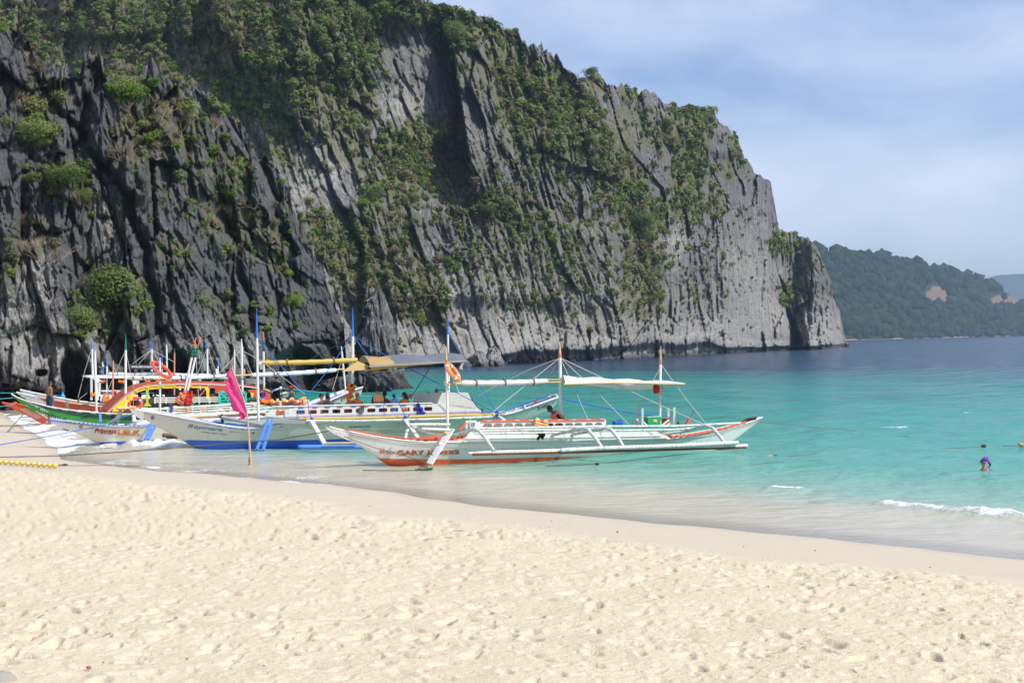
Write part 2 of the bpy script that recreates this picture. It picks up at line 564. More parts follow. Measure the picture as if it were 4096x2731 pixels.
def wave(pts, amp, width, fw, strength=1.0, seed=0):
    """breaking crest along pixel polyline pts on z=0: lifts the surface and whitens its crest"""
    global foam, lift
    g = np.array([[G(a, b).x, G(a, b).y] for a, b in pts])
    best = np.full(Xw.shape, 1e9); tt = np.zeros_like(Xw); sd = np.zeros_like(Xw)
    L = 0
    for k in range(len(g) - 1):
        a = g[k]; b = g[k + 1]; ab = b - a; l2 = (ab ** 2).sum()
        t = np.clip(((Xw - a[0]) * ab[0] + (Yw - a[1]) * ab[1]) / l2, 0, 1)
        ex = Xw - a[0] - ab[0] * t; ey = Yw - a[1] - ab[1] * t
        d = np.sqrt(ex ** 2 + ey ** 2)
        m = d < best
        tt = np.where(m, (k + t) / (len(g) - 1), tt)
        sgn = np.sign((Xw - a[0]) * ab[1] - (Yw - a[1]) * ab[0])
        sd = np.where(m, sgn * d, sd); best = np.where(m, d, best)
    env = smooth(0, .18, tt) * smooth(1, .8, tt)
    env = env * (.75 + .4 * vn(Xw * .9 + seed, Yw * .9, 5 + seed))
    lift += amp * env * np.exp(-(best / width) ** 2) * (1 + .45 * fbm(Xw * 3.2, Yw * 3.2, 9 + seed, 3))
    ff = env * np.exp(-(np.maximum(best - fw * .35, 0) / fw) ** 2) * (1.25 + .7 * fbm(Xw * 2.4, Yw * 2.4, 19 + seed, 3))
    foam = np.maximum(foam, ff * strength)
wave([(3480, 2010), (3600, 2030), (3800, 2045), (4000, 2065), (4300, 2095)], .17, .45, .40, 1.08, 1)
wave([(3050, 1960), (3140, 1964), (3240, 1966)], .14, .5, .22, 1.0, 2)
wave([(-500, 1640), (-200, 1655), (0, 1668), (90, 1700), (180, 1745), (280, 1790), (400, 1800), (480, 1795)], .40, 1.5, 1.9, 1.2, 3)
wave([(-500, 1690), (0, 1690), (60, 1715), (130, 1745), (170, 1790), (250, 1812), (360, 1806)], .18, 1.0, 1.3, 1.0, 4)
wave([(470, 1790), (560, 1785), (680, 1790), (820, 1800)], .34, .7, .9, 1.15, 5)
wave([(230, 1838), (420, 1848), (700, 1880), (1100, 1925), (1400, 1955), (1700, 1985)], .02, .4, .33, .8, 6)
wave([(380, 1822), (600, 1850), (900, 1880), (1200, 1900), (1500, 1935)], .02, .9, .9, .52, 7)
wave([(1000, 1870), (1300, 1885), (1600, 1925), (1900, 1945)], .02, .9, .7, .45, 10)
wave([(2900, 1435), (2960, 1436), (3020, 1437)], .05, 1.5, 1.3, .65, 8)
wave([(3480, 1708), (3560, 1710), (3660, 1708)], .06, .5, .3, .8, 9)
wave([(3840, 1645), (3890, 1646), (3930, 1646)], .06, .5, .3, .8, 11)
wave([(3250, 1408), (3330, 1398), (3400, 1390)], .05, 3, 2.5, .5, 12)
zw = (chop + swell) * smooth(-.5, 5, so_) + lift * smooth(-.2, 2.5, so_)
edgez = sand_profile(sw) + .012           # thin swash lies on the sand
zw = np.maximum(zw, np.where(sw > -1.2, edgez - .04 * smooth(0, .5, sw), -9)); zw = np.where(sw > 0, edgez - .05 * smooth(0, .6, sw), zw)
whitecap = smooth(.60, .8, fbm(Xw * .25, Yw * .16, 55, 4)) * smooth(40, 70, so_) * .55
foam = np.maximum(foam, whitecap * 0.0)
V = np.stack([Xw, Yw, zw], -1).reshape(-1, 3)
sea = NT('sea_water_material')
pos = sea.n('ShaderNodeNewGeometry').outputs['Position']
at_o = sea.n('ShaderNodeAttribute', attribute_name='offshore').outputs['Fac']
at_f = sea.n('ShaderNodeAttribute', attribute_name='foam').outputs['Fac']
pw = sea.map(pos, (.045, .02, 1))
patch = sea.noise(pw, 1.0, 5, .6)
o2 = sea.math('ADD', at_o, sea.math('MULTIPLY', sea.math('SUBTRACT', patch, .5), sea.n('ShaderNodeMapRange', {'Value': at_o, 'From Min': 3.0, 'From Max': 70.0, 'To Min': 2.0, 'To Max': 46.0}).outputs[0]))
ln = sea.math('DIVIDE', o2, 160.0, True)
colr = sea.ramp(ln, [(0.0, (.55, .478, .365)), (.027, (.52, .49, .375)), (.046, (.27, .43, .33)), (.085, (.100, .38, .295)), (.20, (.026, .30, .245)), (.42, (.012, .225, .205)), (.60, (.008, .135, .150)), (.72, (.009, .046, .098)), (1.0, (.009, .040, .088))])
dk = sea.ramp(sea.noise(sea.map(pos, (.06, .03, 1), loc=(3, 1, 0)), 1.6, 4, .6), [(.55, 0), (.68, .5)])
dk = sea.math('MULTIPLY', dk, sea.n('ShaderNodeMapRange', {'Value': at_o, 'From Min': 40.0, 'From Max': 70.0}).outputs[0])
colr = sea.mix(dk, colr, (.012, .075, .11))
fine = sea.noise(sea.map(pos, (1.0, 1.6, 1)), 2.2, 6, .62)
mid = sea.noise(sea.map(pos, (1, 1.9, 1), rot=(0, 0, .3)), .55, 4, .55)
lace = sea.noise(pos, 8.0, 7, .72, .6)
lac2 = sea.noise(sea.map(pos, (1, 2.2, 1), rot=(0, 0, -.86)), 2.0, 6, .65, 1.0)
fo = sea.math('ADD', at_f, sea.math('MULTIPLY', sea.math('SUBTRACT', sea.math('ADD', sea.math('MULTIPLY', lace, .72), sea.math('MULTIPLY', lac2, .28)), .5), 2.6))
fmask = sea.n('ShaderNodeMapRange', {'Value': fo, 'From Min': .60, 'From Max': .95}).outputs[0]
fmask = sea.math('MULTIPLY', fmask, sea.n('ShaderNodeMapRange', {'Value': at_f, 'From Min': .05, 'From Max': .3}).outputs[0])
colf = sea.mix(fmask, colr, (.86, .88, .88))
rg = sea.n('ShaderNodeMapRange', {'Value': fmask, 'To Min': .16, 'To Max': .9}).outputs[0]
hgt = sea.math('ADD', sea.math('MULTIPLY', mid, 1.0), sea.math('MULTIPLY', fine, .34))
big = sea.noise(sea.map(pos, (.30, .75, 1), rot=(0, 0, .15)), .35, 5, .6)
hgt = sea.math('ADD', hgt, sea.math('MULTIPLY', big, sea.n('ShaderNodeMapRange', {'Value': at_o, 'From Min': 5.0, 'From Max': 120.0, 'To Min': .8, 'To Max': 9.0}).outputs[0]))
bn = sea.bump(hgt, sea.n('ShaderNodeMapRange', {'Value': at_o, 'From Min': 0.0, 'From Max': 12.0, 'To Min': .05, 'To Max': .34}).outputs[0], 1.0)
bn2 = sea.bump(sea.math('MULTIPLY', fmask, lace), .04, 1.0, bn)
sea.set(Base_Color=colf, Roughness=rg, IOR=1.33, Specular_IOR_Level=.30, Normal=bn2)
tr = sea.n('ShaderNodeBsdfTransparent', {'Color': (.96, 1, .98, 1)})
gl = sea.n('ShaderNodeBsdfGlossy', {'Color': (1, 1, 1, 1), 'Roughness': .12, 'Normal': bn})
fr = sea.n('ShaderNodeFresnel', {'IOR': 1.33, 'Normal': bn})
clear = sea.n('ShaderNodeMixShader', {0: fr.outputs[0], 1: tr.outputs[0], 2: gl.outputs[0]})
al = sea.n('ShaderNodeMapRange', {'Value': at_o, 'From Min': -.5, 'From Max': 1.2, 'To Min': 0.25, 'To Max': 1.0}).outputs[0]
al = sea.math('MAXIMUM', al, fmask)
mxs = sea.n('ShaderNodeMixShader', {0: al, 1: clear.outputs[0], 2: sea.b.outputs[0]})
sea.t.links.new(mxs.outputs[0], sea.out.inputs['Surface'])
np_mesh('sea_water', V, grid_faces(*Xw.shape), [sea.m], smooth=True, attrs={'offshore': so_.ravel(), 'foam': np.clip(foam, 0, 1.6).ravel()})['kind'] = 'structure'

# ------------------------------------------------------------------ rock
def rock_material(name, dark, light, lean=.22, sc=1.0, stain=(.50, .49, .46), ochre=.5, lo=.60):
    r = NT(name)
    p = r.n('ShaderNodeNewGeometry').outputs['Position']
    ps = r.map(p, (1 / sc, 1 / sc, .13 / sc), rot=(0, lean, 0))
    a = r.noise(ps, .8, 8, .62, .3)
    b = r.noise(r.map(p, (1 / sc, 1 / sc, .05 / sc), rot=(0, lean, 0)), 1.9, 6, .6)
    c = r.noise(p, .05 / sc, 4, .6)
    col = r.mix(a, dark, light)
    low = r.n('ShaderNodeAttribute', attribute_name='pale').outputs['Fac']
    st = r.math('ADD', r.math('MULTIPLY', b, 1.0), r.math('MULTIPLY', low, .42))
    col = r.mix(r.ramp(st, [(lo, 0), (lo + .22, .75)]), col, stain)
    oc = r.ramp(r.math('ADD', r.noise(ps, .35, 5, .6), r.math('MULTIPLY', low, .16)), [(.63, 0), (.78, ochre)])
    oc = r.math('MULTIPLY', oc, r.n('ShaderNodeMapRange', {'Value': low, 'From Min': .1, 'From Max': .6}).outputs[0])
    col = r.mix(oc, col, (.36, .25, .14))
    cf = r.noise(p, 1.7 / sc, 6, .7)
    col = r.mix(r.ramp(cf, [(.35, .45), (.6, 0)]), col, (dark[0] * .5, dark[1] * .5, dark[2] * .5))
    gr = r.n('ShaderNodeAttribute', attribute_name='soil').outputs['Fac']
    gm = r.math('MULTIPLY', gr, r.ramp(r.noise(p, .5 / sc, 5, .65), [(.36, 0), (.52, 1)]))
    col = r.mix(gm, col, r.mix(r.noise(p, 1.3, 5, .7), (.085, .095, .034), (.21, .195, .095)))
    tide = r.n('ShaderNodeSeparateXYZ', {0: p}).outputs[2]
    tf = r.n('ShaderNodeMapRange', {'Value': r.math('ADD', tide, r.math('MULTIPLY', a, 2.0)), 'From Min': 1.2, 'From Max': 2.6, 'To Min': .85, 'To Max': 0.0}).outputs[0]
    col = r.mix(tf, col, (.045, .042, .036))
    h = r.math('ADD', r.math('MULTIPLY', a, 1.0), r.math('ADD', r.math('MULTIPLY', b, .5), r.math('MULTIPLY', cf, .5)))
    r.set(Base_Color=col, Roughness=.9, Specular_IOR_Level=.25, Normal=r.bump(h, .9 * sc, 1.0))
    return r.m
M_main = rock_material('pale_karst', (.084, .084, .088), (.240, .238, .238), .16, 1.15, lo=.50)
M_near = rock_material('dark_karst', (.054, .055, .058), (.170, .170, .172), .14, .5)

def poly(pts, x):
    p = np.array(pts, float)
    return np.interp(x, p[:, 0], p[:, 1])
K = 4096 / 2352.0
def sc_(pts): return [(a * K, b * K) for a, b in pts]
class Sheet:
    """a rock face: a grid laid over its outline, each point at its own real distance, then broken up by slabs and flutes"""
    def build(s, name, mat_, x0, x1, step, rows, topf, Dbf, recf, dispf, palef, zbase=-1.5, back=55.0):
        px = np.arange(x0, x1, step); s.px = px
        Db = Dbf(px)
        rx, rz = rayn(px, px * 0 + CY)
        # pixel row of the foot at z = zbase
        yb = CY + ((CAMZ - zbase) / Db + rz) * FPX
        yt = topf(px)
        yt = np.minimum(yt, yb - 2)
        t = np.linspace(0, 1, rows)[:, None]
        PX = np.repeat(px[None, :], rows, 0)
        PY = yt[None, :] * (1 - t) + yb[None, :] * t
        rx, rz = rayn(PX, PY)
        H = np.maximum(0, (CAMZ + rz * Db[None, :]) - zbase)
        D = Db[None, :] + recf(PX, PY, H)
        X = rx * D; Z = CAMZ + rz * D
        d = dispf(PX, PY, X, Z, t + 0 * PX)
        D = D + d
        s.PX, s.PY, s.D, s.yt, s.yb, s.rows = PX, PY, D, yt, yb, rows
        V = np.stack([rx * D, D, CAMZ + rz * D], -1)
        # the hill goes on behind the skyline
        top = V[0]
        bk = []
        for k, (dy, dz) in enumerate(((3, -.6), (12, -4), (back, -30), (back * 2, -130))):
            q = top.copy(); q[:, 1] += dy; q[:, 0] += dy * top[:, 0] / np.maximum(top[:, 1], 1); q[:, 2] = np.maximum(q[:, 2] + dz, -3)
            bk.append(q)
        Vall = np.concatenate([np.array(bk[::-1]), V], 0)
        pale = palef(PX, PY, X, Z)
        pal = np.concatenate([np.zeros((4, len(px))), pale], 0)
        o = np_mesh(name, Vall.reshape(-1, 3), grid_faces(Vall.shape[0], Vall.shape[1])[:, ::-1], [mat_], attrs={'pale': pal.ravel()})
        o['kind'] = 'structure'
        s.o = o
        return s
    def at(s, px, py):
        """3-D point of the face seen at this place of its outline"""
        i = (px - s.px[0]) / (s.px[1] - s.px[0])
        i = int(np.clip(round(i), 0, len(s.px) - 1))
        t = (py - s.yt[i]) / (s.yb[i] - s.yt[i])
        j = int(np.clip(round(t * (s.rows - 1)), 0, s.rows - 1))
        return P(px, py, s.D[j, i])
    def inside(s, px, py):
        if px < s.px[0] or px > s.px[-1]: return False
        i = int(np.clip((px - s.px[0]) / (s.px[1] - s.px[0]), 0, len(s.px) - 1))
        return s.yt[i] - 6 <= py <= s.yb[i]

# main headland
sky_main = sc_([(-300, -160), (300, -200), (760, -110), (960, -4), (1010, 16), (1060, 26), (1130, 44), (1142, 66), (1160, 74), (1190, 88), (1215, 108), (1240, 112), (1262, 124), (1283, 136), (1300, 158), (1335, 184), (1347, 176), (1372, 168), (1388, 188), (1420, 200), (1440, 208), (1480, 214), (1502, 214), (1532, 242), (1560, 250), (1605, 252), (1640, 262), (1656, 284), (1688, 316), (1706, 352), (1716, 376), (1742, 404), (1770, 416), (1778, 462), (1788, 524), (1798, 530), (1832, 540), (1858, 548), (1880, 580), (1900, 622), (1920, 684), (1930, 724), (1938, 764), (1943, 782), (1950, 792)])
def top_main(px):
    y = poly(sky_main, px)
    rocky = np.interp(px, [1700, 1980, 2000, 2270, 2290, 2400, 2420, 2560, 2700, 2760, 2900, 3100, 3400], [.2, .3, 1, 1, .4, 1, .8, .8, .3, .3, .5, .35, .4])
    q = px * .026 + 1.3 * vn(px * .013, px * 0, 3)
    sp = np.maximum(0, 1 - np.abs(((q % 1) - .35 - .3 * _h(np.floor(q), px * 0, px * 0, 9)) * 1.9)) * 40 * (.25 + .75 * _h(np.floor(q), px * 0, px * 0, 8)) + 12 * np.abs(vn(px * .09, px * 0, 10))
    return y - rocky * (sp - 12) - 5 * vn(px * .05, px * 0, 6) - 3 * vn(px * .2, px * 0, 7)
def Db_main(px): return np.interp(px, [-600, 1200, 1900, 2450, 2900, 3120, 3180, 3250, 3330, 3400], [255, 262, 300, 345, 440, 515, 530, 528, 570, 650])
def rec_main(PX, PY, H):
    k = np.interp(PX, [0, 900, 1700, 2300, 2900, 3400], [.62, .5, .34, .26, .12, .10])
    r = k * H + .0035 * np.interp(PX, [1500, 2600], [1, .4]) * H ** 2 * .6
    return r
def disp_main(PX, PY, X, Z, t):
    ln_ = np.interp(PX, [0, 1500, 2300, 2800, 3400], [.16, .24, .20, .07, .12]) + .07 * vn(X * .012, Z * .015, 88)
    a = X + ln_ * Z; b = Z
    wob = 3.4 * vn(a * .05, b * .03, 90) + 1.2 * vn(a * .17, b * .11, 91)
    f0, e0 = facets((a + wob) / 17, b / 46, 201, 1.0)
    f1, e1 = facets((a + wob) / 6.2, b / 24, 202, 1.3)
    f2, e2 = facets((a + .6 * wob) / 2.1, b / 11, 203, 1.4)
    fl = ridge((a + .3 * wob) / 1.25, b / 19, 204, 3, .6)
    f3, e3 = facets((a + .5 * wob) / .95, b / 6.5, 205, 1.5)
    f4, e4 = facets((a + .5 * wob + .1 * b) / 3.4, b / 7.5, 206, 1.4)
    amp = .55 + .6 * smooth(-.3, .5, vn(X * .035, Z * .03, 97))
    d = 5.2 * f0 + 3.2 * f1 + amp * (1.9 * f2 + .9 * f3 + 1.3 * f4 - 1.5 * fl) - .45 * ridge((a + .3 * wob) / .55, b / 8, 207, 2, .6)
    d += 1.0 * np.exp(-(e2 / .08) ** 2)                    # cracks between slabs
    d += 6 * fbm(X / 60, Z / 50, 210, 3)
    # ledges where soil gathers
    d += 2.2 * np.tanh(3 * vn(a / 30, b / 9, 211))
    right = smooth(2500, 2950, PX)
    d = d * (1 - .25 * right)
    # the great slab and the shaded recess left of its edge
    ex = np.interp(PY, [60, 205, 420, 620, 760], [1790, 1815, 1848, 1880, 1905])
    inb = smooth(60, 190, PY) * smooth(840, 640, PY)
    dx = ex - PX
    d += inb * np.where(dx > 0, 27 * np.exp(-np.maximum(dx - 30, 0) / 210.0) * smooth(0, 7, dx), 0)
    d -= inb * 7 * np.where(dx <= 0, np.exp(-(-dx) / 130.0), 0)
    wallm = smooth(1440, 1500, PX) * smooth(1840, 1800, PX) * smooth(100, 160, PY) * smooth(620, 520, PY)
    d = d * (1 - .35 * wallm)
    # cleft and stack at the point
    cw = np.interp(PY, [930, 1150, 1250, 1390], [4, 5, 9, 17])
    cx_ = np.interp(PY, [930, 1100, 1250, 1390], [3130, 3118, 3158, 3188]) + 7 * vn(PY * .02, PY * 0, 16)
    d += np.interp(PY, [900, 1100, 1250, 1390], [1, 3, 14, 36]) * np.exp(-((PX - cx_) / cw) ** 2)
    d -= 6 * np.exp(-((PX - np.interp(PY, [930, 1390], [3245, 3270])) / 80) ** 2) * smooth(900, 1000, PY)
    d += (4.5 * facets((X + .1 * Z) / 9, Z / 22, 261, 1.4)[0] + 2.4 * facets((X + .15 * Z) / 3.5, Z / 11, 262, 1.5)[0] - 2.0 * ridge((X + .12 * Z) / 2.6, Z / 16, 263, 3)) * smooth(3080, 3180, PX)
    d += 10 * smooth(3060, 3110, PX) * smooth(3200, 3120, PX) * smooth(960, 900, PY) * 0
    # wave-cut notch
    nb = np.interp(PX, [-500, 1950, 2100, 2500, 2850, 2900, 3400], [.6, 1.2, 3.2, 3.8, 3.0, 1.9, 1.5]) * (1 + .35 * vn(X / 9, X * 0, 215))
    d += 6.5 * smooth(nb, nb * .5, Z) + 3 * smooth(nb * .5, -.5, Z) * 0
    d -= 1.5 * np.exp(-((Z - nb * 1.25) / 1.6) ** 2)
    return d
def pale_main(PX, PY, X, Z):
    p = np.zeros_like(PX)
    def e(cx, cy, rx, ry, s):
        nonlocal p
        p = np.maximum(p, s * np.exp(-(((PX - cx) / rx) ** 2 + ((PY - cy) / ry) ** 2)))
    e(1820, 1260, 60, 150, 1.1); e(2050, 1330, 190, 90, .8); e(2350, 1300, 120, 120, .45); e(3000, 1150, 130, 230, .55); e(1850, 600, 30, 120, .6)
    e(1300, 650, 90, 130, .55); e(1640, 420, 120, 90, .5); e(2700, 960, 60, 120, .5); e(1210, 760, 60, 90, .6); e(3110, 1260, 40, 120, .8)
    p = np.maximum(p, .5 * smooth(26, 8, Z))
    return p
main = Sheet().build('cliff', M_main, -500, 3398, 4.3, 300, top_main, Db_main, rec_main, disp_main, pale_main)

# near dark karst on the left
sky_near = sc_([(-300, -20), (-100, 20), (0, 56), (34, 68), (70, 100), (84, 128), (110, 172), (160, 176), (184, 168), (194, 124), (204, 112), (216, 118), (232, 130), (238, 168), (262, 205), (300, 215), (334, 196), (342, 122), (352, 130), (372, 168), (400, 190), (440, 238), (470, 262), (500, 270), (522, 262), (548, 276), (566, 300), (578, 338), (596, 366), (612, 360), (640, 380), (662, 408), (666, 444), (676, 490), (690, 520), (702, 548), (722, 588), (744, 622), (754, 664), (774, 712), (790, 748), (794, 800), (800, 868), (806, 900)])
def top_near(px):
    y = poly(sky_near, px)
    q = px * .045 + .4 * vn(px * .03, px * 0, 13)
    sp = np.abs(((q % 1) - .5) * 2) * 26 * (.3 + _h(np.floor(q), px * 0, px * 0, 18))
    return y - sp + 12 - 4 * vn(px * .15, px * 0, 17)
def Db_near(px): return np.interp(px, [-600, 0, 500, 800, 1200, 1400], [97, 105, 112, 119, 133, 142])
def rec_near(PX, PY, H):
    return .42 * H + .002 * H ** 2 + 9 * smooth(1150, 1390, PX)
def disp_near(PX, PY, X, Z, t):
    a = X + .16 * Z; b = Z
    wob = .9 * vn(a * .12, b * .07, 390)
    f0, e0 = facets((a + wob) / 7.5, b / 17, 301, 1.0)
    f1, e1 = facets((a + wob) / 2.4, b / 6.5, 302, 1.4)
    f2, e2 = facets((a + .5 * wob) / .85, b / 2.8, 303, 1.5)
    fl = ridge((a + .4 * wob) / .8, b / 5.5, 304, 4, .6)
    f3, e3 = facets((a + .5 * wob + .15 * b) / .42, b / 1.5, 305, 1.5)
    d = 2.8 * f0 + 1.9 * f1 + 1.15 * f2 + .42 * f3 - 1.5 * fl - .35 * ridge(a / .3, b / 1.9, 306, 2) + 2.4 * fbm(X / 14, Z / 12, 310, 3)
    d += .8 * np.exp(-(e1 / .08) ** 2) + .35 * np.exp(-(e2 / .1) ** 2)
    # gullies
    for pts, w, dep in (([(150, 330), (520, 800), (600, 1100), (640, 1400)], 22, 2.6), ([(1000, 500), (1130, 900), (1200, 1150)], 18, 2.8), ([(420, 230), (350, 420), (300, 620)], 24, 3.5), ([(860, 760), (960, 1050), (1010, 1300)], 20, 3)):
        p = np.array(pts, float); gx = np.interp(PY, p[:, 1], p[:, 0]); m = smooth(p[0, 1] - 60, p[0, 1] + 60, PY) * smooth(p[-1, 1] + 60, p[-1, 1] - 40, PY)
        d += dep * m * np.exp(-((PX - gx - 14 * vn(PY * .02, PY * 0, 3)) / w) ** 2)
    # caves and undercut at the foot
    for cx, cy, rx, ry, dep in ((300, 1490, 55, 90, 7), (165, 1490, 22, 16, 3.5), (470, 1400, 40, 60, 3), (700, 1470, 60, 60, 4), (1190, 1480, 90, 80, 9), (60, 1590, 300, 26, 4), (1330, 1520, 60, 50, 8)):
        q = ((PX - cx) / rx) ** 2 + ((PY - cy - 12 * vn(PX * .03, PY * .03, 4)) / ry) ** 2
        d += dep * smooth(1.5, .5, q)
    nb = 1.9 * (1 + .4 * vn(X / 3, X * 0, 315))
    d += 2.2 * smooth(nb, nb * .4, Z)
    return d
def pale_near(PX, PY, X, Z):
    p = np.zeros_like(PX)
    for cx, cy, rx, ry, s in ((140, 1130, 100, 150, .75), (220, 1400, 230, 110, 1.2), (60, 1300, 120, 160, .6), (480, 1330, 90, 130, .7), (880, 1400, 260, 130, .55), (440, 900, 90, 130, .45), (1130, 700, 60, 160, .4)):
        p = np.maximum(p, s * np.exp(-(((PX - cx) / rx) ** 2 + ((PY - cy) / ry) ** 2)))
    return p
near = Sheet().build('dark_cliff', M_near, -420, 1402, 4.3, 330, top_near, Db_near, rec_near, disp_near, pale_near, back=20)

def rock_mass(name, pts, D, depth, seed, mat_, label, cell=1.6, n=60, rows=46, lean=.15, dark=0.0, kind=None, boxy=False, rough=1.0):
    """free standing rock: outline in the face, rounded into depth, broken by flutes"""
    p = np.array(pts, float)
    x0, x1 = p[0, 0], p[-1, 0]
    c = G((x0 + x1) / 2, yh((x0 + x1) / 2) + 4 * FPX / D)
    th = np.linspace(0, 2 * np.pi, n * 2, endpoint=False)
    xm = (x0 + x1) / 2; hw = (x1 - x0) / 2
    rowsv = []
    mpp = D / FPX
    Zt = lambda px: (yh(px) - np.interp(px, p[:, 0], p[:, 1])) * mpp + CAMZ
    for r in np.linspace(0, 1, rows):
        k = math.cos(r * math.pi / 2) ** .55 if r < 1 else 0.02
        if boxy: k = (1 - min(r, .999) ** 5) ** .5
        k = max(k, .02)
        ux = np.cos(th); uy = np.sin(th)
        px = xm + hw * ux * k
        zt = Zt(px)
        z = -1 + (zt + 1) * r ** .9
        X = (px - CX) * mpp; Y = D + depth * uy * k
        a = (th * (hw * mpp) + .2 * z) ; b = z
        f1, e1 = facets(X / cell + lean * z / cell + uy * 2, b / (cell * 3) + uy, seed, 1.2)
        f2, e2 = facets(X / (cell * .4) + lean * z / (cell * .4) + uy * 4, b / (cell * 1.4), seed + 1, 1.3)
        dd = rough * (.8 * cell * f1 + .45 * cell * f2 - .6 * cell * ridge(th * hw * mpp / (cell * .55) + lean * z, b / (cell * 3.5), seed + 2, 3))
        X = X + ux * dd * .7 * k; Y = Y + uy * dd * k; z = z + dd * .5 * (r > .5) * (1 - k)
        rowsv.append(np.stack([X, Y, z], -1))
    Vr = np.array(rowsv); nr, nc = Vr.shape[:2]
    i = np.arange(nr - 1)[:, None] * nc; j = np.arange(nc)[None, :]; j2 = (j + 1) % nc
    Fq = np.stack([(i + j), (i + j2), (i + nc + j2), (i + nc + j)], -1).reshape(-1, 4)
    o = np_mesh(name, Vr.reshape(-1, 3), Fq, [mat_], loc=(c.x, D, 0), attrs={'pale': np.full(nr * nc, .25)})
    if kind: o['kind'] = kind
    else: tag(o, label, 'rock')
    return o
rock_mass('rock_stack', sc_([(800, 760), (812, 700), (826, 668), (850, 664), (876, 672), (896, 700), (916, 740), (930, 790), (940, 850)]), 152, 6, 511, M_near, 'dark fluted rock stack standing at the foot of the big cliff', 1.3, 150, 90)
rock_mass('rock_ledge', sc_([(700, 884), (740, 874), (800, 862), (840, 852), (880, 849), (915, 852), (930, 864)]), 141, 3, 521, M_near, 'low flat-topped rock ledge at the water behind the long white boat', 1.2, 150, 40, boxy=True, rough=1.5)
rock_mass('boulder', sc_([(1072, 822), (1090, 808), (1110, 806), (1126, 822)]), 285, 5, 531, M_main, 'rounded grey boulder at the cliff foot', 1.6, 30, 20)
rock_mass('boulder', sc_([(1108, 815), (1122, 790), (1140, 800), (1166, 828)]), 290, 6, 541, M_main, 'slanting pointed boulder leaning at the cliff foot', 1.6, 30, 20)
rock_mass('boulder', sc_([(1040, 826), (1056, 816), (1070, 815), (1082, 826)]), 281, 4, 551, M_main, 'small dark boulder under the grey awning end', 1.6, 24, 16)
# ------------------------------------------------------------------ far wooded hills
mh = NT('far_forest')
p = mh.n('ShaderNodeNewGeometry').outputs['Position']
a = mh.noise(p, .02, 6, .6); b = mh.noise(p, .11, 5, .65)
col = mh.mix(a, (.016, .034, .018), (.045, .065, .026))
col = mh.mix(mh.ramp(b, [(.4, .6), (.6, 0)]), col, (.012, .026, .014))
bare = mh.n('ShaderNodeAttribute', attribute_name='bare').outputs['Fac']
col = mh.mix(bare, col, mh.mix(mh.noise(mh.map(p, (1, 1, .15)), .05, 6, .7), (.16, .11, .07), (.27, .19, .13)))
mh.set(Base_Color=col, Roughness=1.0, Specular_IOR_Level=.1, Normal=mh.bump(b, 7, 1.0))
def hill(name, pts, D0, D1, px0, px1, step, rows, amp, seed, bares, kind='structure'):
    px = np.arange(px0, px1, step)
    yt = poly(pts, px) - amp * (1.2 * np.abs(vn(px * .055, px * 0, seed)) + .6 * vn(px * .15, px * 0, seed + 1)) 
    zb = -1.0
    Db = np.interp(px, [px0, px1], [D0, D1])
    rx, rz = rayn(px, px * 0 + CY)
    yb = CY + ((CAMZ - zb) / Db + rz) * FPX
    yt = np.minimum(yt, yb - 1)
    t = np.linspace(0, 1, rows)[:, None]
    PX = np.repeat(px[None, :], rows, 0); PY = yt[None] * (1 - t) + yb[None] * t
    rx, rz = rayn(PX, PY)
    H = np.maximum(0, CAMZ + rz * Db[None] - zb)
    D = Db[None] + 1.9 * H + 0 * PX
    X = rx * D; Z = CAMZ + rz * D
    f1, f2, ii, dx, dy = worley(X / 16, Z / 9 , seed)
    D = D - 12 * np.sqrt(np.maximum(0, 1 - f1 * f1)) - 5 * ii - 40 * fbm(X / 240, Z / 120, seed + 3, 3) * smooth(0, 30, Z)
    bar = np.zeros_like(PX)
    for (cx, cy, rx_, ry_) in bares:
        q = ((PX - cx) / rx_) ** 2 + ((PY - cy) / ry_) ** 2 + .5 * vn(PX * .06, PY * .06, seed + 9)
        bar = np.maximum(bar, smooth(1.1, .8, q))
    V = np.stack([rayn(PX, PY)[0] * D, D, CAMZ + rayn(PX, PY)[1] * D], -1)
    top = V[0]; bk = []
    for dy_, dz in ((20, -4), (300, -70), (900, -400)):
        q = top.copy(); q[:, 1] += dy_; q[:, 2] = np.maximum(-5, q[:, 2] + dz); bk.append(q)
    V = np.concatenate([np.array(bk[::-1]), V], 0)
    bar = np.concatenate([np.zeros((3, len(px))), bar], 0)
    o = np_mesh(name, V.reshape(-1, 3), grid_faces(V.shape[0], V.shape[1])[:, ::-1], [mh.m], attrs={'bare': bar.ravel()})
    o['kind'] = kind
    return V
hv = hill('hill', sc_([(1800, 566), (1880, 579), (1930, 586), (1990, 597), (2030, 594), (2060, 603), (2100, 607), (2140, 622), (2200, 632), (2250, 645), (2290, 660), (2320, 680), (2345, 700), (2400, 730), (2460, 765), (2600, 768)]), 1900, 3400, 3130, 4700, 4.5, 110, 7, 601, [(3745, 1180, 52, 34), (4035, 1205, 75, 24)])
hill('distant_hill', sc_([(2200, 668), (2262, 641), (2290, 633), (2330, 630), (2400, 628), (2600, 600), (2800, 640)]), 7000, 7400, 3800, 5600, 14, 30, 3, 621, [])
# far beach strip
ms2 = mat('far_beach_sand', (.34, .22, .13), .9, .1)
rows = [[], [], []]
for px in np.arange(3150, 4700, 25):
    D = np.interp(px, [3130, 4700], [1900, 3400])
    for r, (dd, z) in enumerate(((-26, .0), (-4, 1.6), (30, 2.2))):
        q = P(px, yh(px), D + dd); rows[r].append((q.x, q.y, z + (.8 * math.sin(px * .03) if r else -.3)))
MB().sheet(rows).build('far_beach', ms2)['kind'] = 'structure'

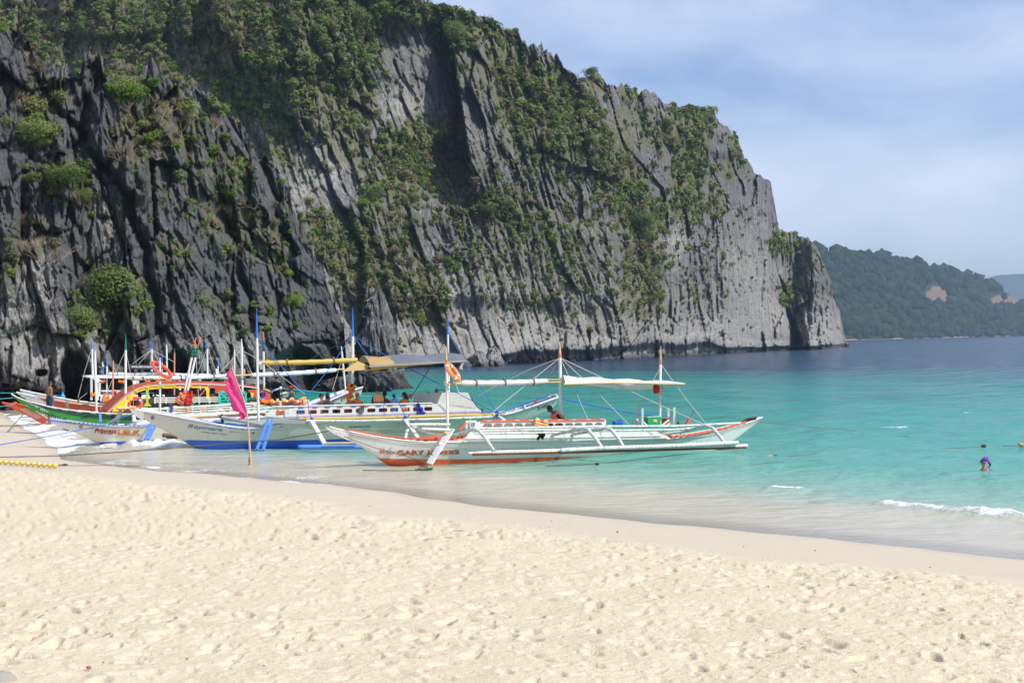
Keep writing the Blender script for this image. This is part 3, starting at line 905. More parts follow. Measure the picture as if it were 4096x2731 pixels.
# tree crowns along the far wooded hill: too many to count, one object
def blob_field(name, pts, mats, mids, kind='stuff'):
    """pts: list of (x,y,z,rx,rz)"""
    ico_v, ico_f = [], []
    bm = bmesh.new(); bmesh.ops.create_icosphere(bm, subdivisions=1, radius=1.0)
    iv = np.array([v.co[:] for v in bm.verts]); fi = np.array([[v.index for v in f.verts] for f in bm.faces]); bm.free()
    Vs = []; Fs = []
    pts = np.array(pts)
    for k, (x, y, z, rx, rz) in enumerate(pts):
        j = 1 + rng.uniform(-.38, .38, (len(iv), 1))
        Vs.append(iv * j * np.array([rx, rx, rz]) + np.array([x, y, z])); Fs.append(fi + k * len(iv))
    mi = np.repeat(np.array(mids), len(fi))
    o = np_mesh(name, np.concatenate(Vs), np.concatenate(Fs), mats, mi=mi)
    o['kind'] = kind
    return o
f1m = mat('far_leaf_dark', (.013, .030, .014), 1, .1, var=(.05, .4)); f2m = mat('far_leaf_light', (.028, .048, .018), 1, .1, var=(.05, .4))
pts = []; mids = []
H_, W_ = hv.shape[:2]
for k in range(2900):
    i = int(3 + (rng.random() ** 1.3) * (H_ - 5)); j = rng.integers(0, W_ - 1)
    q = hv[i, j]
    if q[0] / q[1] > .36: continue
    pxq = q[0] / q[1] * FPX + CX; pyq = CY - (q[2] - 4) / q[1] * FPX
    if ((pxq - 3745) / 60) ** 2 + ((pyq - 1200) / 46) ** 2 < 1 and rng.random() < .96: continue
    if ((pxq - 4035) / 80) ** 2 + ((pyq - 1220) / 36) ** 2 < 1 and rng.random() < .96: continue
    r = rng.uniform(5, 11)
    pts.append((q[0], q[1] - 2, q[2] + r * .3, r, r * rng.uniform(.7, 1.1))); mids.append(int(rng.random() < .4))
blob_field('far_forest_trees', pts, [f1m, f2m], mids)

# ------------------------------------------------------------------ haze: one box of thin air
hz = bpy.data.materials.new('haze_air'); hz.use_nodes = True
t_ = hz.node_tree; t_.nodes.clear()
o_ = t_.nodes.new('ShaderNodeOutputMaterial'); v_ = t_.nodes.new('ShaderNodeVolumePrincipled')
v_.inputs['Density'].default_value = 0.00012
v_.inputs['Color'].default_value = (.58, .76, 1.0, 1)
v_.inputs['Anisotropy'].default_value = 0.2
t_.links.new(v_.outputs[0], o_.inputs['Volume'])
b_ = MB().box((0, 5000, 150), (16000, 11000, 316))
for i_ in range(8): pass
ho = b_.build('haze', hz, loc=(0, 0, 0))
ho['kind'] = 'stuff'
# ================================================================== VEGETATION
def leaf_mat(name, c, c2):
    r = NT(name)
    g = r.n('ShaderNodeNewGeometry').outputs['Position']
    oi = r.n('ShaderNodeObjectInfo').outputs['Random']
    f = r.math('ADD', r.noise(g, .35, 3), r.math('MULTIPLY', r.math('SUBTRACT', oi, .5), .5))
    f2 = r.noise(g, 3.0, 3)
    col = r.mix(r.ramp(r.math('ADD', r.math('MULTIPLY', f, .7), r.math('MULTIPLY', f2, .35)), [(.35, 0), (.72, 1)]), c, c2)
    r.set(Base_Color=col, Roughness=.7, Specular_IOR_Level=.25)
    tl = r.n('ShaderNodeBsdfTranslucent', {'Color': col})
    ms_ = r.n('ShaderNodeMixShader', {0: .28, 1: r.b.outputs[0], 2: tl.outputs[0]})
    r.t.links.new(ms_.outputs[0], r.out.inputs['Surface'])
    return r.m
LM = {'dark': leaf_mat('leaf_dark', (.066, .110, .032), (.150, .205, .064)),
      'mid': leaf_mat('leaf_mid', (.125, .178, .046), (.240, .285, .090)),
      'bright': leaf_mat('leaf_bright', (.125, .215, .032), (.25, .34, .07)),
      'olive': leaf_mat('leaf_olive', (.150, .170, .060), (.265, .265, .110)),
      'brown': leaf_mat('leaf_brown', (.140, .118, .062), (.235, .200, .115))}
M_twig = mat('dry_twig', (.40, .30, .22), .9, .1, var=(1.5, .3))
M_bark = mat('bark', (.20, .16, .12), .9, .1, var=(1.5, .3))
M_grey_twig = mat('grey_twig', (.36, .32, .28), .9, .1, var=(1.5, .3))
def clump_tris(n, seed, lobes=5, leaf=.16, flat=.8):
    """n leaf triangles spread over several lobes, unit radius"""
    r = np.random.default_rng(seed)
    cs = r.normal(size=(lobes, 3)); cs /= np.linalg.norm(cs, axis=1)[:, None]; cs *= r.uniform(.15, .62, (lobes, 1)); cs[:, 2] = cs[:, 2] * flat * .8
    rs = r.uniform(.28, .52, lobes)
    k = r.integers(0, lobes, n)
    d = r.normal(size=(n, 3)); d /= np.linalg.norm(d, axis=1)[:, None]; d[:, 2] = np.where(r.random(n) < .65, np.abs(d[:, 2]), d[:, 2])
    c = cs[k] + d * rs[k][:, None] * r.uniform(.72, 1.12, (n, 1))
    nrm = d * .9 + r.normal(size=(n, 3)) * .55 + np.array([0, 0, .35]); nrm /= np.linalg.norm(nrm, axis=1)[:, None]
    u = np.cross(nrm, r.normal(size=(n, 3))); u /= np.linalg.norm(u, axis=1)[:, None]; v = np.cross(nrm, u)
    s = leaf * r.uniform(.6, 1.4, (n, 1))
    a = c + u * s; b = c - u * s * .6 + v * s * .8; e = c - u * s * .6 - v * s * .8
    return np.stack([a, b, e], 1)                     # n,3,3
def twig_tris(seed, n0=5, depth=3, w=.03, spread=.8):
    """bare branching shrub: thin three-sided limbs as triangles"""
    r = random.Random(seed); T = []
    def limb(p, d, L, w, k):
        q = p + d * L
        s = d.orthogonal().normalized(); s2 = d.cross(s)
        for u, v in ((s, s2), (s2, s)):
            T.append([p + u * w, p - u * w, q + u * w * .6]); T.append([p - u * w, q - u * w * .6, q + u * w * .6])
        if k > 0:
            for _ in range(r.choice((2, 3))):
                nd = (d + Vector((r.uniform(-1, 1), r.uniform(-1, 1), r.uniform(-.5, .9))) * spread).normalized()
                limb(p + d * L * r.uniform(.6, 1), nd, L * r.uniform(.55, .85), w * .62, k - 1)
    for _ in range(n0):
        limb(Vector((0, 0, -.6)), Vector((r.uniform(-1, 1), r.uniform(-1, 1), r.uniform(.3, 1.2))).normalized(), r.uniform(.45, .7), w, depth)
    return np.array([[list(v) for v in t] for t in T])
def tris_mesh(name, T, m):
    n = len(T)
    me = bpy.data.meshes.new(name)
    me.vertices.add(n * 3); me.vertices.foreach_set('co', T.astype(np.float32).ravel())
    me.loops.add(n * 3); me.loops.foreach_set('vertex_index', np.arange(n * 3, dtype=np.int32))
    me.polygons.add(n); me.polygons.foreach_set('loop_start', np.arange(0, n * 3, 3, dtype=np.int32)); me.polygons.foreach_set('loop_total', np.full(n, 3, dtype=np.int32))
    me.materials.append(m); me.update(calc_edges=True)
    return me
SMALL = [clump_tris(130, 900 + i, 4, .19) for i in range(6)]
TW = [twig_tris(700 + i, 4, 2, .035) for i in range(5)]
TWD = [twig_tris(750 + i, 7, 3, .030) for i in range(4)]
BIG = [clump_tris(750, 950 + i, 9, .085) for i in range(4)]
HUGE = [clump_tris(4200, 980 + i, 17, .034) for i in range(3)]
# regions of growth, in the places the photograph shows them: cx, cy, rx, ry, cover, weights dark/mid/bright/olive/brown/twig, size
RG = [
 # main hill, upper left
 (300, 190, 150, 40, 1.2, (1, 3, 2, 3, 2, 4), 13), (500, 30, 520, 60, 1.5, (2, 4, 1, 3, 1.5, 2), 13), (150, 90, 190, 60, 1.2, (1, 3, 2, 3, 2, 3), 12), (430, 120, 170, 70, 1.2, (1, 2, .5, 3, 3, 5), 13),
 (640, 150, 120, 90, 1.25, (1.5, 5, 1, 3, 1, 1), 14), (810, 90, 80, 100, 1.4, (6, 2, .3, .5, .2, .3), 17), (570, 235, 110, 60, 1.1, (2, 4, 2, 1.5, 1, 1), 14),
 (960, 30, 110, 30, 1.7, (3, 4, .5, 1, .4, 1), 14), (1080, 60, 70, 34, 1.6, (4, 3, .5, 1, .3, .5), 14), (1040, 90, 50, 50, 1.4, (6, 2, 0, .3, .2, .3), 16),
 (700, 250, 80, 70, .9, (2, 4, 1, 2, 1.5, 1.5), 12), (810, 240, 60, 60, 1.1, (2, 4, 2.5, 2, 1, 1), 14), (790, 320, 60, 60, .9, (2, 3, .5, 3, 3, 1), 12),
 (960, 330, 90, 70, 1.5, (4, 4, .5, 3, 1, 2), 15), (1010, 390, 90, 60, 1.4, (2, 3, .5, 4, 3, 2), 14), (930, 420, 60, 60, 1.1, (3, 3, .5, 2, 2, 1), 13),
 (860, 380, 60, 60, .7, (1, 3, .5, 3, 3, 1), 11), (850, 455, 26, 26, 1.3, (6, 2, 1, 0, 0, 0), 14), (1140, 470, 62, 36, 1.4, (5, 3, .3, 1.5, 2, 1), 15),
 (1180, 505, 30, 26, 1.3, (5, 3, 0, 1, 1, 0), 14), (760, 540, 100, 60, 1.3, (2.5, 4, .5, 3, 1.5, 1), 15), (900, 530, 80, 60, .9, (2, 3, .3, 3, 2, 2), 12),
 (880, 640, 130, 60, 1.2, (1.5, 2.5, .3, 4, 3, 2), 13), (970, 710, 60, 45, 1.3, (.5, 2, .3, 4, 4, 2), 13), (820, 610, 60, 60, 1.0, (1, 2, .3, 3, 3, 3), 12),
 (1040, 610, 26, 16, 1.5, (1, 5, 3, 0, 0, 0), 14), (1020, 665, 16, 14, 1.5, (1, 5, 3, 0, 0, 0), 13), (640, 330, 50, 60, .9, (1, 2, .5, 4, 2, 1), 12),
 (1110, 170, 60, 60, .8, (3, 3, .3, 2, 1, 1), 12), (1190, 210, 60, 80, 1.5, (4, 4, .5, 2, .5, 1), 15), (1160, 130, 60, 50, 1.5, (3, 4, .5, 2, .5, 1), 14),
 (1260, 230, 80, 70, 1.5, (2, 4, .6, 4, 1, 1.5), 14), (1320, 290, 70, 80, 1.4, (1.5, 4, .8, 5, 1, 1), 14), (1230, 330, 60, 60, .9, (2, 4, 1, 2, 1, 1), 12),
 (1400, 350, 60, 70, 1.3, (2, 4, 1, 4, 1, 1), 14), (1430, 430, 60, 60, 1.2, (1.5, 3, .5, 5, 1, 1), 13), (1470, 500, 55, 50, 1.5, (5, 3, .2, 2, 1, .5), 17),
 (1480, 600, 50, 60, 1.3, (1, 2, .5, 5, 3, 2), 14), (1460, 690, 60, 50, .9, (1, 2, .5, 4, 3, 2), 12), (1500, 650, 30, 90, .9, (1, 4, .8, 2, 1, 1), 12),
 (1450, 215, 30, 20, 1.4, (3, 4, .5, 1, .5, 1), 13), (1500, 300, 40, 50, .9, (3, 4, .5, 1, .5, .5), 13), (1440, 270, 30, 40, .8, (2, 4, .5, 1, 1, .5), 12),
 (1590, 260, 60, 26, 1.5, (3, 4, .4, 2, .5, 1), 14), (1580, 310, 55, 60, 1.4, (3, 4, .4, 2, .5, .5), 14), (1580, 400, 45, 70, 1.4, (5, 3, .3, .5, .2, .3), 16),
 (1570, 480, 50, 30, 1.2, (3, 4, 1, 1, .5, .5), 14), (1690, 330, 20, 45, 1.2, (2, 4, 1, 1, .3, .5), 11), (1680, 390, 40, 30, .9, (1, 4, .8, 2, .5, .5), 11),
 (1640, 470, 30, 30, .9, (1, 4, 1, 1, .5, .5), 11), (1780, 560, 14, 30, 1.4, (1, 5, 1, 1, 0, 0), 11), (1806, 560, 18, 30, 1.1, (1, 4, 1, 2, 0, 0), 10),
 (1804, 676, 17, 26, 1.8, (4, 5, 1.5, 0, 0, 0), 14), (1860, 640, 50, 90, .25, (1, 4, 1, 2, 0, 0), 8), (1370, 190, 30, 24, 1.2, (4, 3, 0, 1, .3, 1), 13),
 (1300, 520, 260, 150, .40, (1.5, 4, .8, 3, 2, .6), 10), (1350, 680, 280, 90, .30, (1, 4, 1, 3, 1.5, .6), 9), (1180, 620, 120, 130, .34, (1, 3.5, 1, 3, 2, .6), 10),
 (1130, 380, 90, 120, .28, (1, 4, 1, 2, 1, .6), 9), (1650, 600, 120, 140, .14, (1, 4, 1.5, 2, .5, .5), 8), (950, 180, 110, 90, .14, (1, 4, 1, 2, 0, 0), 9),
 (1310, 560, 20, 30, 1.1, (3, 4, .4, 2, 0, 0), 13), (1390, 410, 30, 30, 1, (2, 5, 1, 1, 0, 0), 13), (1290, 410, 14, 16, 1.4, (5, 2, 0, 0, 0, 0), 13), (1210, 270, 30, 50, 1.2, (6, 2, 0, 0, 0, 0), 15),
 (690, 420, 60, 90, .25, (1, 3, .5, 3, 2, 1), 9), (900, 790, 60, 30, .5, (.5, 2, 0, 3, 3, 1), 10), (1200, 560, 160, 60, .35, (1, 2, .3, 2, 5, .8), 10), (1070, 470, 70, 40, .6, (1, 2, .3, 2, 5, 1), 11),
]
RN = [   # growth on the near dark cliff
 (30, 30, 60, 40, 1.4, (1, 4, 3, 2, 1, 2), 20), (120, 120, 60, 60, .8, (.3, 1, .6, 1, 4, 6), 22), (270, 130, 60, 50, 1.2, (.3, 1, .5, 1, 3, 8), 24), (300, 205, 56, 30, 1.5, (0, 1, 6, 1, 0, 0), 20),
 (100, 220, 60, 50, .7, (0, .3, .3, 1, 3, 9), 22), (370, 290, 100, 60, 1.0, (0, 1.5, .8, 2, 3, 8), 22), (440, 230, 60, 60, .9, (.5, 2, 1, 2, 2, 4), 18), (320, 350, 60, 40, .6, (0, 1, 1, 1, 2, 8), 20),
 (88, 300, 48, 34, 1.7, (1, 6, 3, 0, 0, 0), 22), (140, 400, 66, 34, 1.4, (.6, 6, 1.5, 0, 0, 0), 20), (190, 450, 28, 30, 1.3, (.5, 6, 2, 0, 0, 0), 18),
 (250, 700, 80, 70, .8, (.6, 5, 2.4, 0, 0, 1), 18), (280, 650, 60, 30, .7, (.6, 5, 2.4, 0, 0, 1), 17), (230, 760, 60, 30, .5, (.6, 5, 2.4, 0, 0, 2), 15),
 (530, 510, 80, 60, .7, (0, 2, 2.5, 1.5, 1, 6), 20), (600, 560, 60, 40, .6, (0, 2, 2.5, 1.5, 1, 5), 18), (550, 400, 30, 50, .8, (.5, 3, 1, 2, .5, 1), 16), (490, 450, 40, 60, .5, (0, 1, 1, 1, 1, 7), 18),
 (400, 580, 50, 30, .5, (.3, 3, 1, 0, 0, 4), 17), (80, 540, 60, 50, .5, (0, .5, .5, 1, 2, 8), 18), (640, 600, 30, 30, .9, (0, 3, 3, 0, 0, 2), 17), (680, 690, 14, 22, 1.5, (0, 5, 3, 0, 0, 0), 16),
 (490, 690, 36, 24, .6, (0, 3, 3, 1, 1, 2), 15), (540, 740, 40, 30, .35, (0, 2, 1, 1, 1, 4), 13), (20, 620, 40, 60, .4, (0, 2, 1, 2, 2, 2), 15), (350, 440, 80, 60, .18, (0, 2, 3, 0, 1, 2), 13),
 (450, 380, 80, 70, .35, (0, 1.5, 3, 1, 1, 3), 14), (640, 480, 50, 60, .18, (0, 2, 2, 1, 0, 1), 12), (590, 730, 60, 40, .4, (.3, 3, 2, 0, 0, 2), 14), (110, 60, 60, 30, 1.3, (1, 3, 2, 3, 2, 3), 20), (200, 40, 110, 40, 1.3, (1, 4, 1, 3, 2, 3), 18),
]
for sh_, RG_ in ((main, RG), (near, RN)):
    so_ = np.zeros_like(sh_.PX)
    for (cx, cy, rx, ry, cover, wts, size) in RG_:
        q_ = ((sh_.PX - cx * K) / (rx * K)) ** 2 + ((sh_.PY - cy * K) / (ry * K)) ** 2
        so_ = np.maximum(so_, min(1, cover * .85) * smooth(1.5, .5, q_))
    at_ = sh_.o.data.attributes.new('soil', 'FLOAT', 'POINT')
    at_.data.foreach_set('value', np.concatenate([np.ones((4, so_.shape[1])), so_], 0).astype(np.float32).ravel())
KINDS = ['dark', 'mid', 'bright', 'olive', 'brown', 'twig']
plants = []      # (sheet, px, py, radius px, kind)
BARE = [(380, 270, 45, 90, 1), (1915, 430, 62, 250, .93), (1650, 330, 150, 190, .85), (2400, 330, 40, 55, .9), (2480, 470, 45, 130, .85), (2560, 600, 40, 90, .8), (2640, 430, 34, 60, .8), (2730, 600, 26, 60, .8), (2880, 590, 36, 110, .8), (2130, 190, 150, 60, .8), (2230, 250, 60, 50, .8), (610, 320, 60, 80, .5), (900, 250, 30, 60, .7), (1300, 680, 90, 160, .5), (30, 230, 70, 110, .6), (2120, 1050, 60, 120, .5)]
def scatter(RGs, sheet, others):
    for gi, (cx, cy, rx, ry, cover, wts, size) in enumerate(RGs):
        cx *= K; cy *= K; rx *= K * 1.08; ry *= K * 1.08
        n = int(cover * math.pi * rx * ry / (math.pi * (size * 1.25) ** 2) * ((1.85 if cover >= 1 else 1.35) if sheet is main else 1.5))
        w_ = np.array(wts, float); w_ /= w_.sum()
        for _ in range(n):
            a = rng.uniform(0, 2 * math.pi); q = math.sqrt(rng.random()) * (1 + .25 * rng.normal())
            px = cx + rx * q * math.cos(a); py = cy + ry * q * math.sin(a)
            if px < -120 or px > 3390 or py < -130: continue
            if any(((px - ex_) / erx) ** 2 + ((py - ey_) / ery) ** 2 < 1 and rng.random() < epr for ex_, ey_, erx, ery, epr in BARE): continue
            if not sheet.inside(px, py) or any(o.inside(px, py) for o in others): continue
            if cover < 1.2 and vn(np.array([px * .022]), np.array([py * .022]), 77)[0] < -.35 and rng.random() < .7: continue
            r = size * 1.1 * rng.uniform(.55, 1.3) * (1.55 if rng.random() < .10 else 1)
            plants.append((sheet, px, py, r, KINDS[rng.choice(6, p=w_)]))
scatter(RG, main, [near])
scatter(RN, near, [])
plants.sort(key=lambda t: -t[3])
bigs = [p_ for p_ in plants if p_[4] != 'twig'][:270]
bigset = set(id(p_) for p_ in bigs)
tw = [p_ for p_ in plants if p_[4] == 'twig' and p_[0] is near][:34]
twset = set(id(p_) for p_ in tw)
rest = [p_ for p_ in plants if id(p_) not in bigset and id(p_) not in twset]
def place(p_):
    sh, px, py, r, k = p_
    q = sh.at(px, py); D = q.y
    R = r * D / FPX
    return P(px, py, D - R * .45), R
# individual shrubs and trees: each its own object
kname = {'dark': ('cliff_tree', 'dense dark green tree rooted on the limestone cliff', 'tree', 'dark green trees on the cliff'),
         'mid': ('cliff_shrub', 'mid green leafy shrub growing from the limestone cliff', 'shrub', 'green shrubs on the cliff'),
         'bright': ('cliff_shrub', 'bright yellow-green shrub growing from the limestone cliff', 'shrub', 'yellow-green shrubs on the cliff'),
         'olive': ('cliff_shrub', 'dull olive scrubby bush growing from the limestone cliff', 'shrub', 'olive bushes on the cliff'),
         'brown': ('dry_bush', 'dry brown bush on the limestone cliff', 'bush', 'dry brown bushes on the cliff')}
BM = {k: [tris_mesh('crown', t, LM[k]) for t in BIG] for k in LM}
TWm = [tris_mesh('branches', t, M_twig) for t in TWD]
def zone(p_):
    sh, px, py = p_[0], p_[1], p_[2]
    if sh is near:
        if py < 330: return 'at the top of the near dark cliff' if px > 250 else 'at the upper left corner of the near dark cliff'
        if py < 700: return 'high on the left of the near dark cliff' if px < 500 else 'on the shoulder of the near dark cliff'
        if py < 1050: return 'halfway up the near dark cliff at its left edge' if px < 500 else 'halfway up the right side of the near dark cliff'
        return 'low on the near dark cliff above the moored boats'
    hy = py - poly(sky_main, px)
    if hy < 60 and px > 1650: return 'on the skyline near the summit' if px < 2000 else ('on the skyline between the rock teeth' if px < 2700 else 'on the skyline of the headland shoulder')
    if px > 3050: return 'on the stack at the tip of the headland'
    if px < 900: return 'on the brown slope at the upper left' if py < 250 else 'on the slope just above the near dark cliff'
    if px < 1400 and py < 520: return 'on the green slope left of the shaded rock wall'
    if px < 1830 and py < 250: return 'near the summit around the shaded gully'
    if px < 1950 and 380 < py < 850: return 'in the thicket below the shaded recess' if px > 1450 else 'on the ledges left of the thicket'
    if px < 1800: return 'in the brown hollow behind the near dark cliff' if py > 850 else 'on the pale wall left of the slab'
    if px < 2250 and py < 700: return 'on the scrub slope just right of the great slab'
    if px < 2700 and py < 700: return 'in the upper part of the diagonal green band'
    if px < 2400: return 'on the striped wall below the great slab' if py < 1150 else 'low on the striped wall above the waterline'
    if px < 2700: return 'in the lower olive patch of the diagonal band'
    if py < 900: return 'on the dark green shoulder right of the diagonal band'
    return 'on the tall bare wall near the headland tip'
def sizeword(r): return 'large' if r > 30 else ('medium' if r > 23 else 'small')
kcol = {'dark': 'dense dark green tree', 'mid': 'mid green leafy shrub', 'bright': 'bright yellow-green shrub', 'olive': 'dull olive bush', 'brown': 'dry brown bush'}
for p_ in bigs:
    c, R = place(p_)
    nm, lb, ca, gr = kname[p_[4]]
    lb = sizeword(p_[3]) + ' ' + kcol[p_[4]] + ' ' + zone(p_)
    gr = kcol[p_[4]].split(' ', 1)[1] + ' group ' + zone(p_)
    me = BM[p_[4]][rng.integers(0, 4)]
    o = bpy.data.objects.new(nm, me); COL.objects.link(o)
    o.location = c; o.rotation_euler = (rng.uniform(-.3, .3), rng.uniform(-.3, .3), rng.uniform(0, 6.28)); o.scale = (R * 1.3, R * 1.3, R * rng.uniform(.9, 1.25))
    tag(o, lb, ca, gr)
for p_ in tw:
    c, R = place(p_)
    o = bpy.data.objects.new('bare_tree', TWm[rng.integers(0, 4)]); COL.objects.link(o)
    o.location = c; o.rotation_euler = (rng.uniform(-.5, .2), rng.uniform(-.4, .4), rng.uniform(0, 6.28)); o.scale = (R * 1.9,) * 3
    tag(o, 'leafless brown branching tree ' + zone(p_), 'tree', 'bare trees ' + zone(p_))
# the rest of the scrub reads as ground cover
mats_ = [LM[k] for k in KINDS[:5]] + [M_twig, M_grey_twig]
for sh, nm in ((main, 'cliff_scrub'), (near, 'near_cliff_scrub')):
    Ts = []; mi = []
    for p_ in rest:
        if p_[0] is not sh: continue
        c, R = place(p_)
        if p_[4] == 'twig':
            T = TW[rng.integers(0, 5)] if sh is main else TWD[rng.integers(0, 4)][::1]; s_ = R * 1.6; k = 5 if rng.random() < .75 else 6
        else:
            T = SMALL[rng.integers(0, 6)]; s_ = R * 1.55; k = KINDS.index(p_[4])
            if sh is near: T = np.concatenate([T, BIG[rng.integers(0, 4)][::7]])
        a = rng.uniform(0, 6.28); ca, sa = math.cos(a), math.sin(a)
        Rz = np.array([[ca, -sa, 0], [sa, ca, 0], [0, 0, 1]])
        T2 = T @ Rz.T * np.array([s_, s_, s_ * rng.uniform(.8, 1.2)]) + np.array(c)
        Ts.append(T2); mi.append(np.full(len(T), k))
    T = np.concatenate(Ts); mi = np.concatenate(mi)
    open('/tmp/veg.txt', 'a').write(str((nm, len(T), len(Ts))) + '\n') if False else None
    print(nm, len(T), 'leaf triangles', len(Ts), 'clumps')
    np_mesh(nm, T.reshape(-1, 3), np.arange(len(T) * 3).reshape(-1, 3), mats_, mi=mi)['kind'] = 'stuff'
# prominent plants that stand out by themselves
HM = {k: [tris_mesh('crown', t, LM[k]) for t in HUGE] for k in ('mid', 'bright', 'dark')}
def tree(px, py, rpx, kind, label, sheet, squash=.8, trunk=(.3, 1.2), sparse=False, name='tree'):
    q = sheet.at(px, py); R = rpx * q.y / FPX
    c = P(px, py, q.y - R * .8)
    t = thing(name, c + Vector((0, R * .5, -R * .8)), label, 'tree' if name == 'tree' else 'shrub')
    o = bpy.data.objects.new('crown', HM[kind][rng.integers(0, 3)]); COL.objects.link(o)
    o.parent = t; o.location = c - ORG[t.name]; o.scale = (R * 1.25, R * 1.0, R * 1.25 * squash); o.rotation_euler = (0, 0, rng.uniform(0, 6))
    mb = MB()
    b0 = ORG[t.name] + Vector((trunk[0] * R, R * .6, -R * .2))
    for k in range(5):
        e = c + Vector((rng.uniform(-.6, .6) * R, rng.uniform(.2, .5) * R, rng.uniform(-.1, .5) * R * squash))
        m_ = (b0 + e) / 2 + Vector((rng.uniform(-.2, .2) * R, 0, rng.uniform(-.1, .25) * R))
        mb.tube([b0, m_, e], [R * .03, R * .02, R * .006], 5)
    mb.build('trunk', M_bark, t)
tree(160, 525, 92, 'mid', 'round bright green bush high on the left edge of the near dark cliff', near, .7)
tree(250, 700, 108, 'mid', 'wide flat-topped green bush under the round one on the left of the near cliff', near, .42)
tree(330, 785, 52, 'mid', 'small green bush hanging just below the flat-topped bush', near, .7)
tree(430, 1150, 150, 'mid', 'large loose leafy tree hanging over the pale rock above the boats', near, .75)
tree(330, 1270, 100, 'mid', 'lower drooping left part of the foliage hanging above the bow boats', near, .55, name='shrub')
tree(530, 365, 92, 'bright', 'yellow-green shrub right of the tall dark rock pinnacle', near, .5, name='shrub')
tree(1190, 1200, 30, 'bright', 'small bright green shrub low on the near cliff above the blue-tipped mast', near, .9, name='shrub')
tree(3143, 1180, 34, 'mid', 'rounded green tree above the dark cleft at the tip of the headland', main, 1.2)
tree(2365, 290, 36, 'dark', 'lone green tree on the skyline beside the rock tooth', main, .8)
tree(1480, 790, 38, 'dark', 'dark egg-shaped tree alone in the middle of the big cliff', main, 1.1)
tree(1950, 845, 62, 'dark', 'broad dark tree below the foot of the great grey slab', main, .6)
tree(2560, 890, 80, 'dark', 'largest dark tree in the middle of the olive scrub band', main, .7)
tree(1430, 60, 70, 'dark', 'big dark tree crown near the summit left of the shaded gully', main, .7)
tree(1820, 130, 60, 'dark', 'dark tree filling the gully head above the great slab', main, 1.2)
# rosette plants on the near cliff
def rosette(px, py, rpx):
    q = near.at(px, py); R = rpx * q.y / FPX; c = P(px, py, q.y - .4)
    mb = MB()
    for k in range(22):
        a = random.uniform(0, 6.28); el = random.uniform(-.3, 1.3)
        d = Vector((math.cos(a) * math.cos(el), math.sin(a) * math.cos(el), math.sin(el)))
        s = d.cross(Vector((0, 0, 1))).normalized() * R * .07
        e = c + d * R + Vector((0, 0, -R * .18)); m_ = c + d * R * .5
        mb.add([c, m_ + s, e, m_ - s], [(0, 1, 2, 3)])
    o = mb.build('rosette_plant', LM['bright']); tag(o, 'small spiky rosette plant on the near dark cliff', 'plant', 'spiky rosette plants')
for px, py in ((640, 545), (590, 630), (820, 560), (750, 660), (905, 700), (865, 710), (1230, 1150), (1120, 1080), (540, 690), (700, 640), (960, 760), (1000, 985), (60, 430), (30, 1000), (110, 410)):
    rosette(px, py, random.uniform(22, 34))
# ================================================================== BOATS
M_white = mat('white_paint', (.72, .72, .68), .45, .4, var=(1.2, .08), weather=.55)
M_worn = mat('worn_white_paint', (.68, .68, .64), .7, .3, var=(2, .1), weather=.95, bump=(14, .01))
M_cream = mat('cream_paint', (.68, .65, .56), .5, .4, var=(1, .08), weather=.5)
M_grey = mat('grey_paint', (.36, .36, .35), .6, .3, var=(2, .1))
M_orange = mat('orange_paint', (.72, .13, .045), .5, .4, var=(2, .12), weather=.3)
M_orange2 = mat('bow_orange_paint', (.70, .085, .030), .5, .4, var=(2, .15), weather=.2)
M_blue = mat('blue_paint', (.035, .13, .62), .5, .4, var=(1.5, .12), weather=.25)
M_ltblue = mat('light_blue_paint', (.10, .26, .75), .5, .4, var=(1.5, .1), weather=.3)
M_tipblue = mat('tip_blue_paint', (.03, .17, .62), .5, .4)
M_green = mat('leaf_green_paint', (.03, .30, .035), .45, .4, var=(1, .08))
M_dkgreen = mat('dark_green_paint', (.008, .055, .022), .4, .5, var=(1, .12))
M_tipgreen = mat('mast_green_paint', (.01, .16, .09), .5, .4)
M_yellow = mat('yellow_paint', (.86, .50, .015), .45, .4, var=(1, .05))
M_redbrown = mat('red_brown_paint', (.50, .085, .04), .5, .4, var=(1, .1))
M_pink = mat('salmon_paint', (.66, .25, .17), .5, .4, var=(1, .08), weather=.2)
M_pinkrim = mat('pink_rim_paint', (.50, .08, .20), .5, .4)
M_bamboo = mat('bamboo', (.60, .44, .20), .55, .3, var=(6, .25), weather=.4)
M_bambooy = mat('yellow_bamboo', (.72, .47, .13), .5, .3, var=(5, .2), weather=.2)
M_wood = mat('old_wood', (.24, .18, .12), .85, .2, var=(5, .3))
M_rust = mat('rust', (.20, .07, .035), .9, .2, var=(8, .3))
M_black = mat('black_plastic', (.012, .012, .013), .6, .3)
M_dark = mat('dark_paint_and_shade', (.03, .028, .027), .9, .2)  # dark paint on fittings; inside the cabins its near-black is painted shade
M_tarpw = mat('white_tarp', (.82, .82, .82), .6, .3, var=(3, .05), bump=(5, .03), trans=.15)
M_tarpy = mat('yellow_tarp', (.68, .45, .11), .6, .3, var=(2, .1), bump=(6, .03))
M_tarpt = mat('tan_tarp', (.60, .42, .17), .6, .3, var=(2, .1), bump=(3, .04), trans=.25)
M_tarpg = mat('grey_tarp', (.16, .17, .19), .55, .4, var=(2, .1), bump=(3, .03))
M_ropeb = mat('blue_rope', (.03, .14, .50), .7, .2)
M_ropet = mat('teal_rope', (.06, .38, .42), .7, .2)
M_ropew = mat('pale_rope', (.52, .50, .44), .8, .2)
M_roped = mat('brown_rope', (.20, .15, .09), .9, .2)
M_ropek = mat('dark_line', (.06, .07, .08), .9, .2)
M_text_k = mat('black_lettering', (.02, .02, .02), .6, .3)
M_text_o = mat('orange_lettering', (.75, .16, .03), .5, .3)
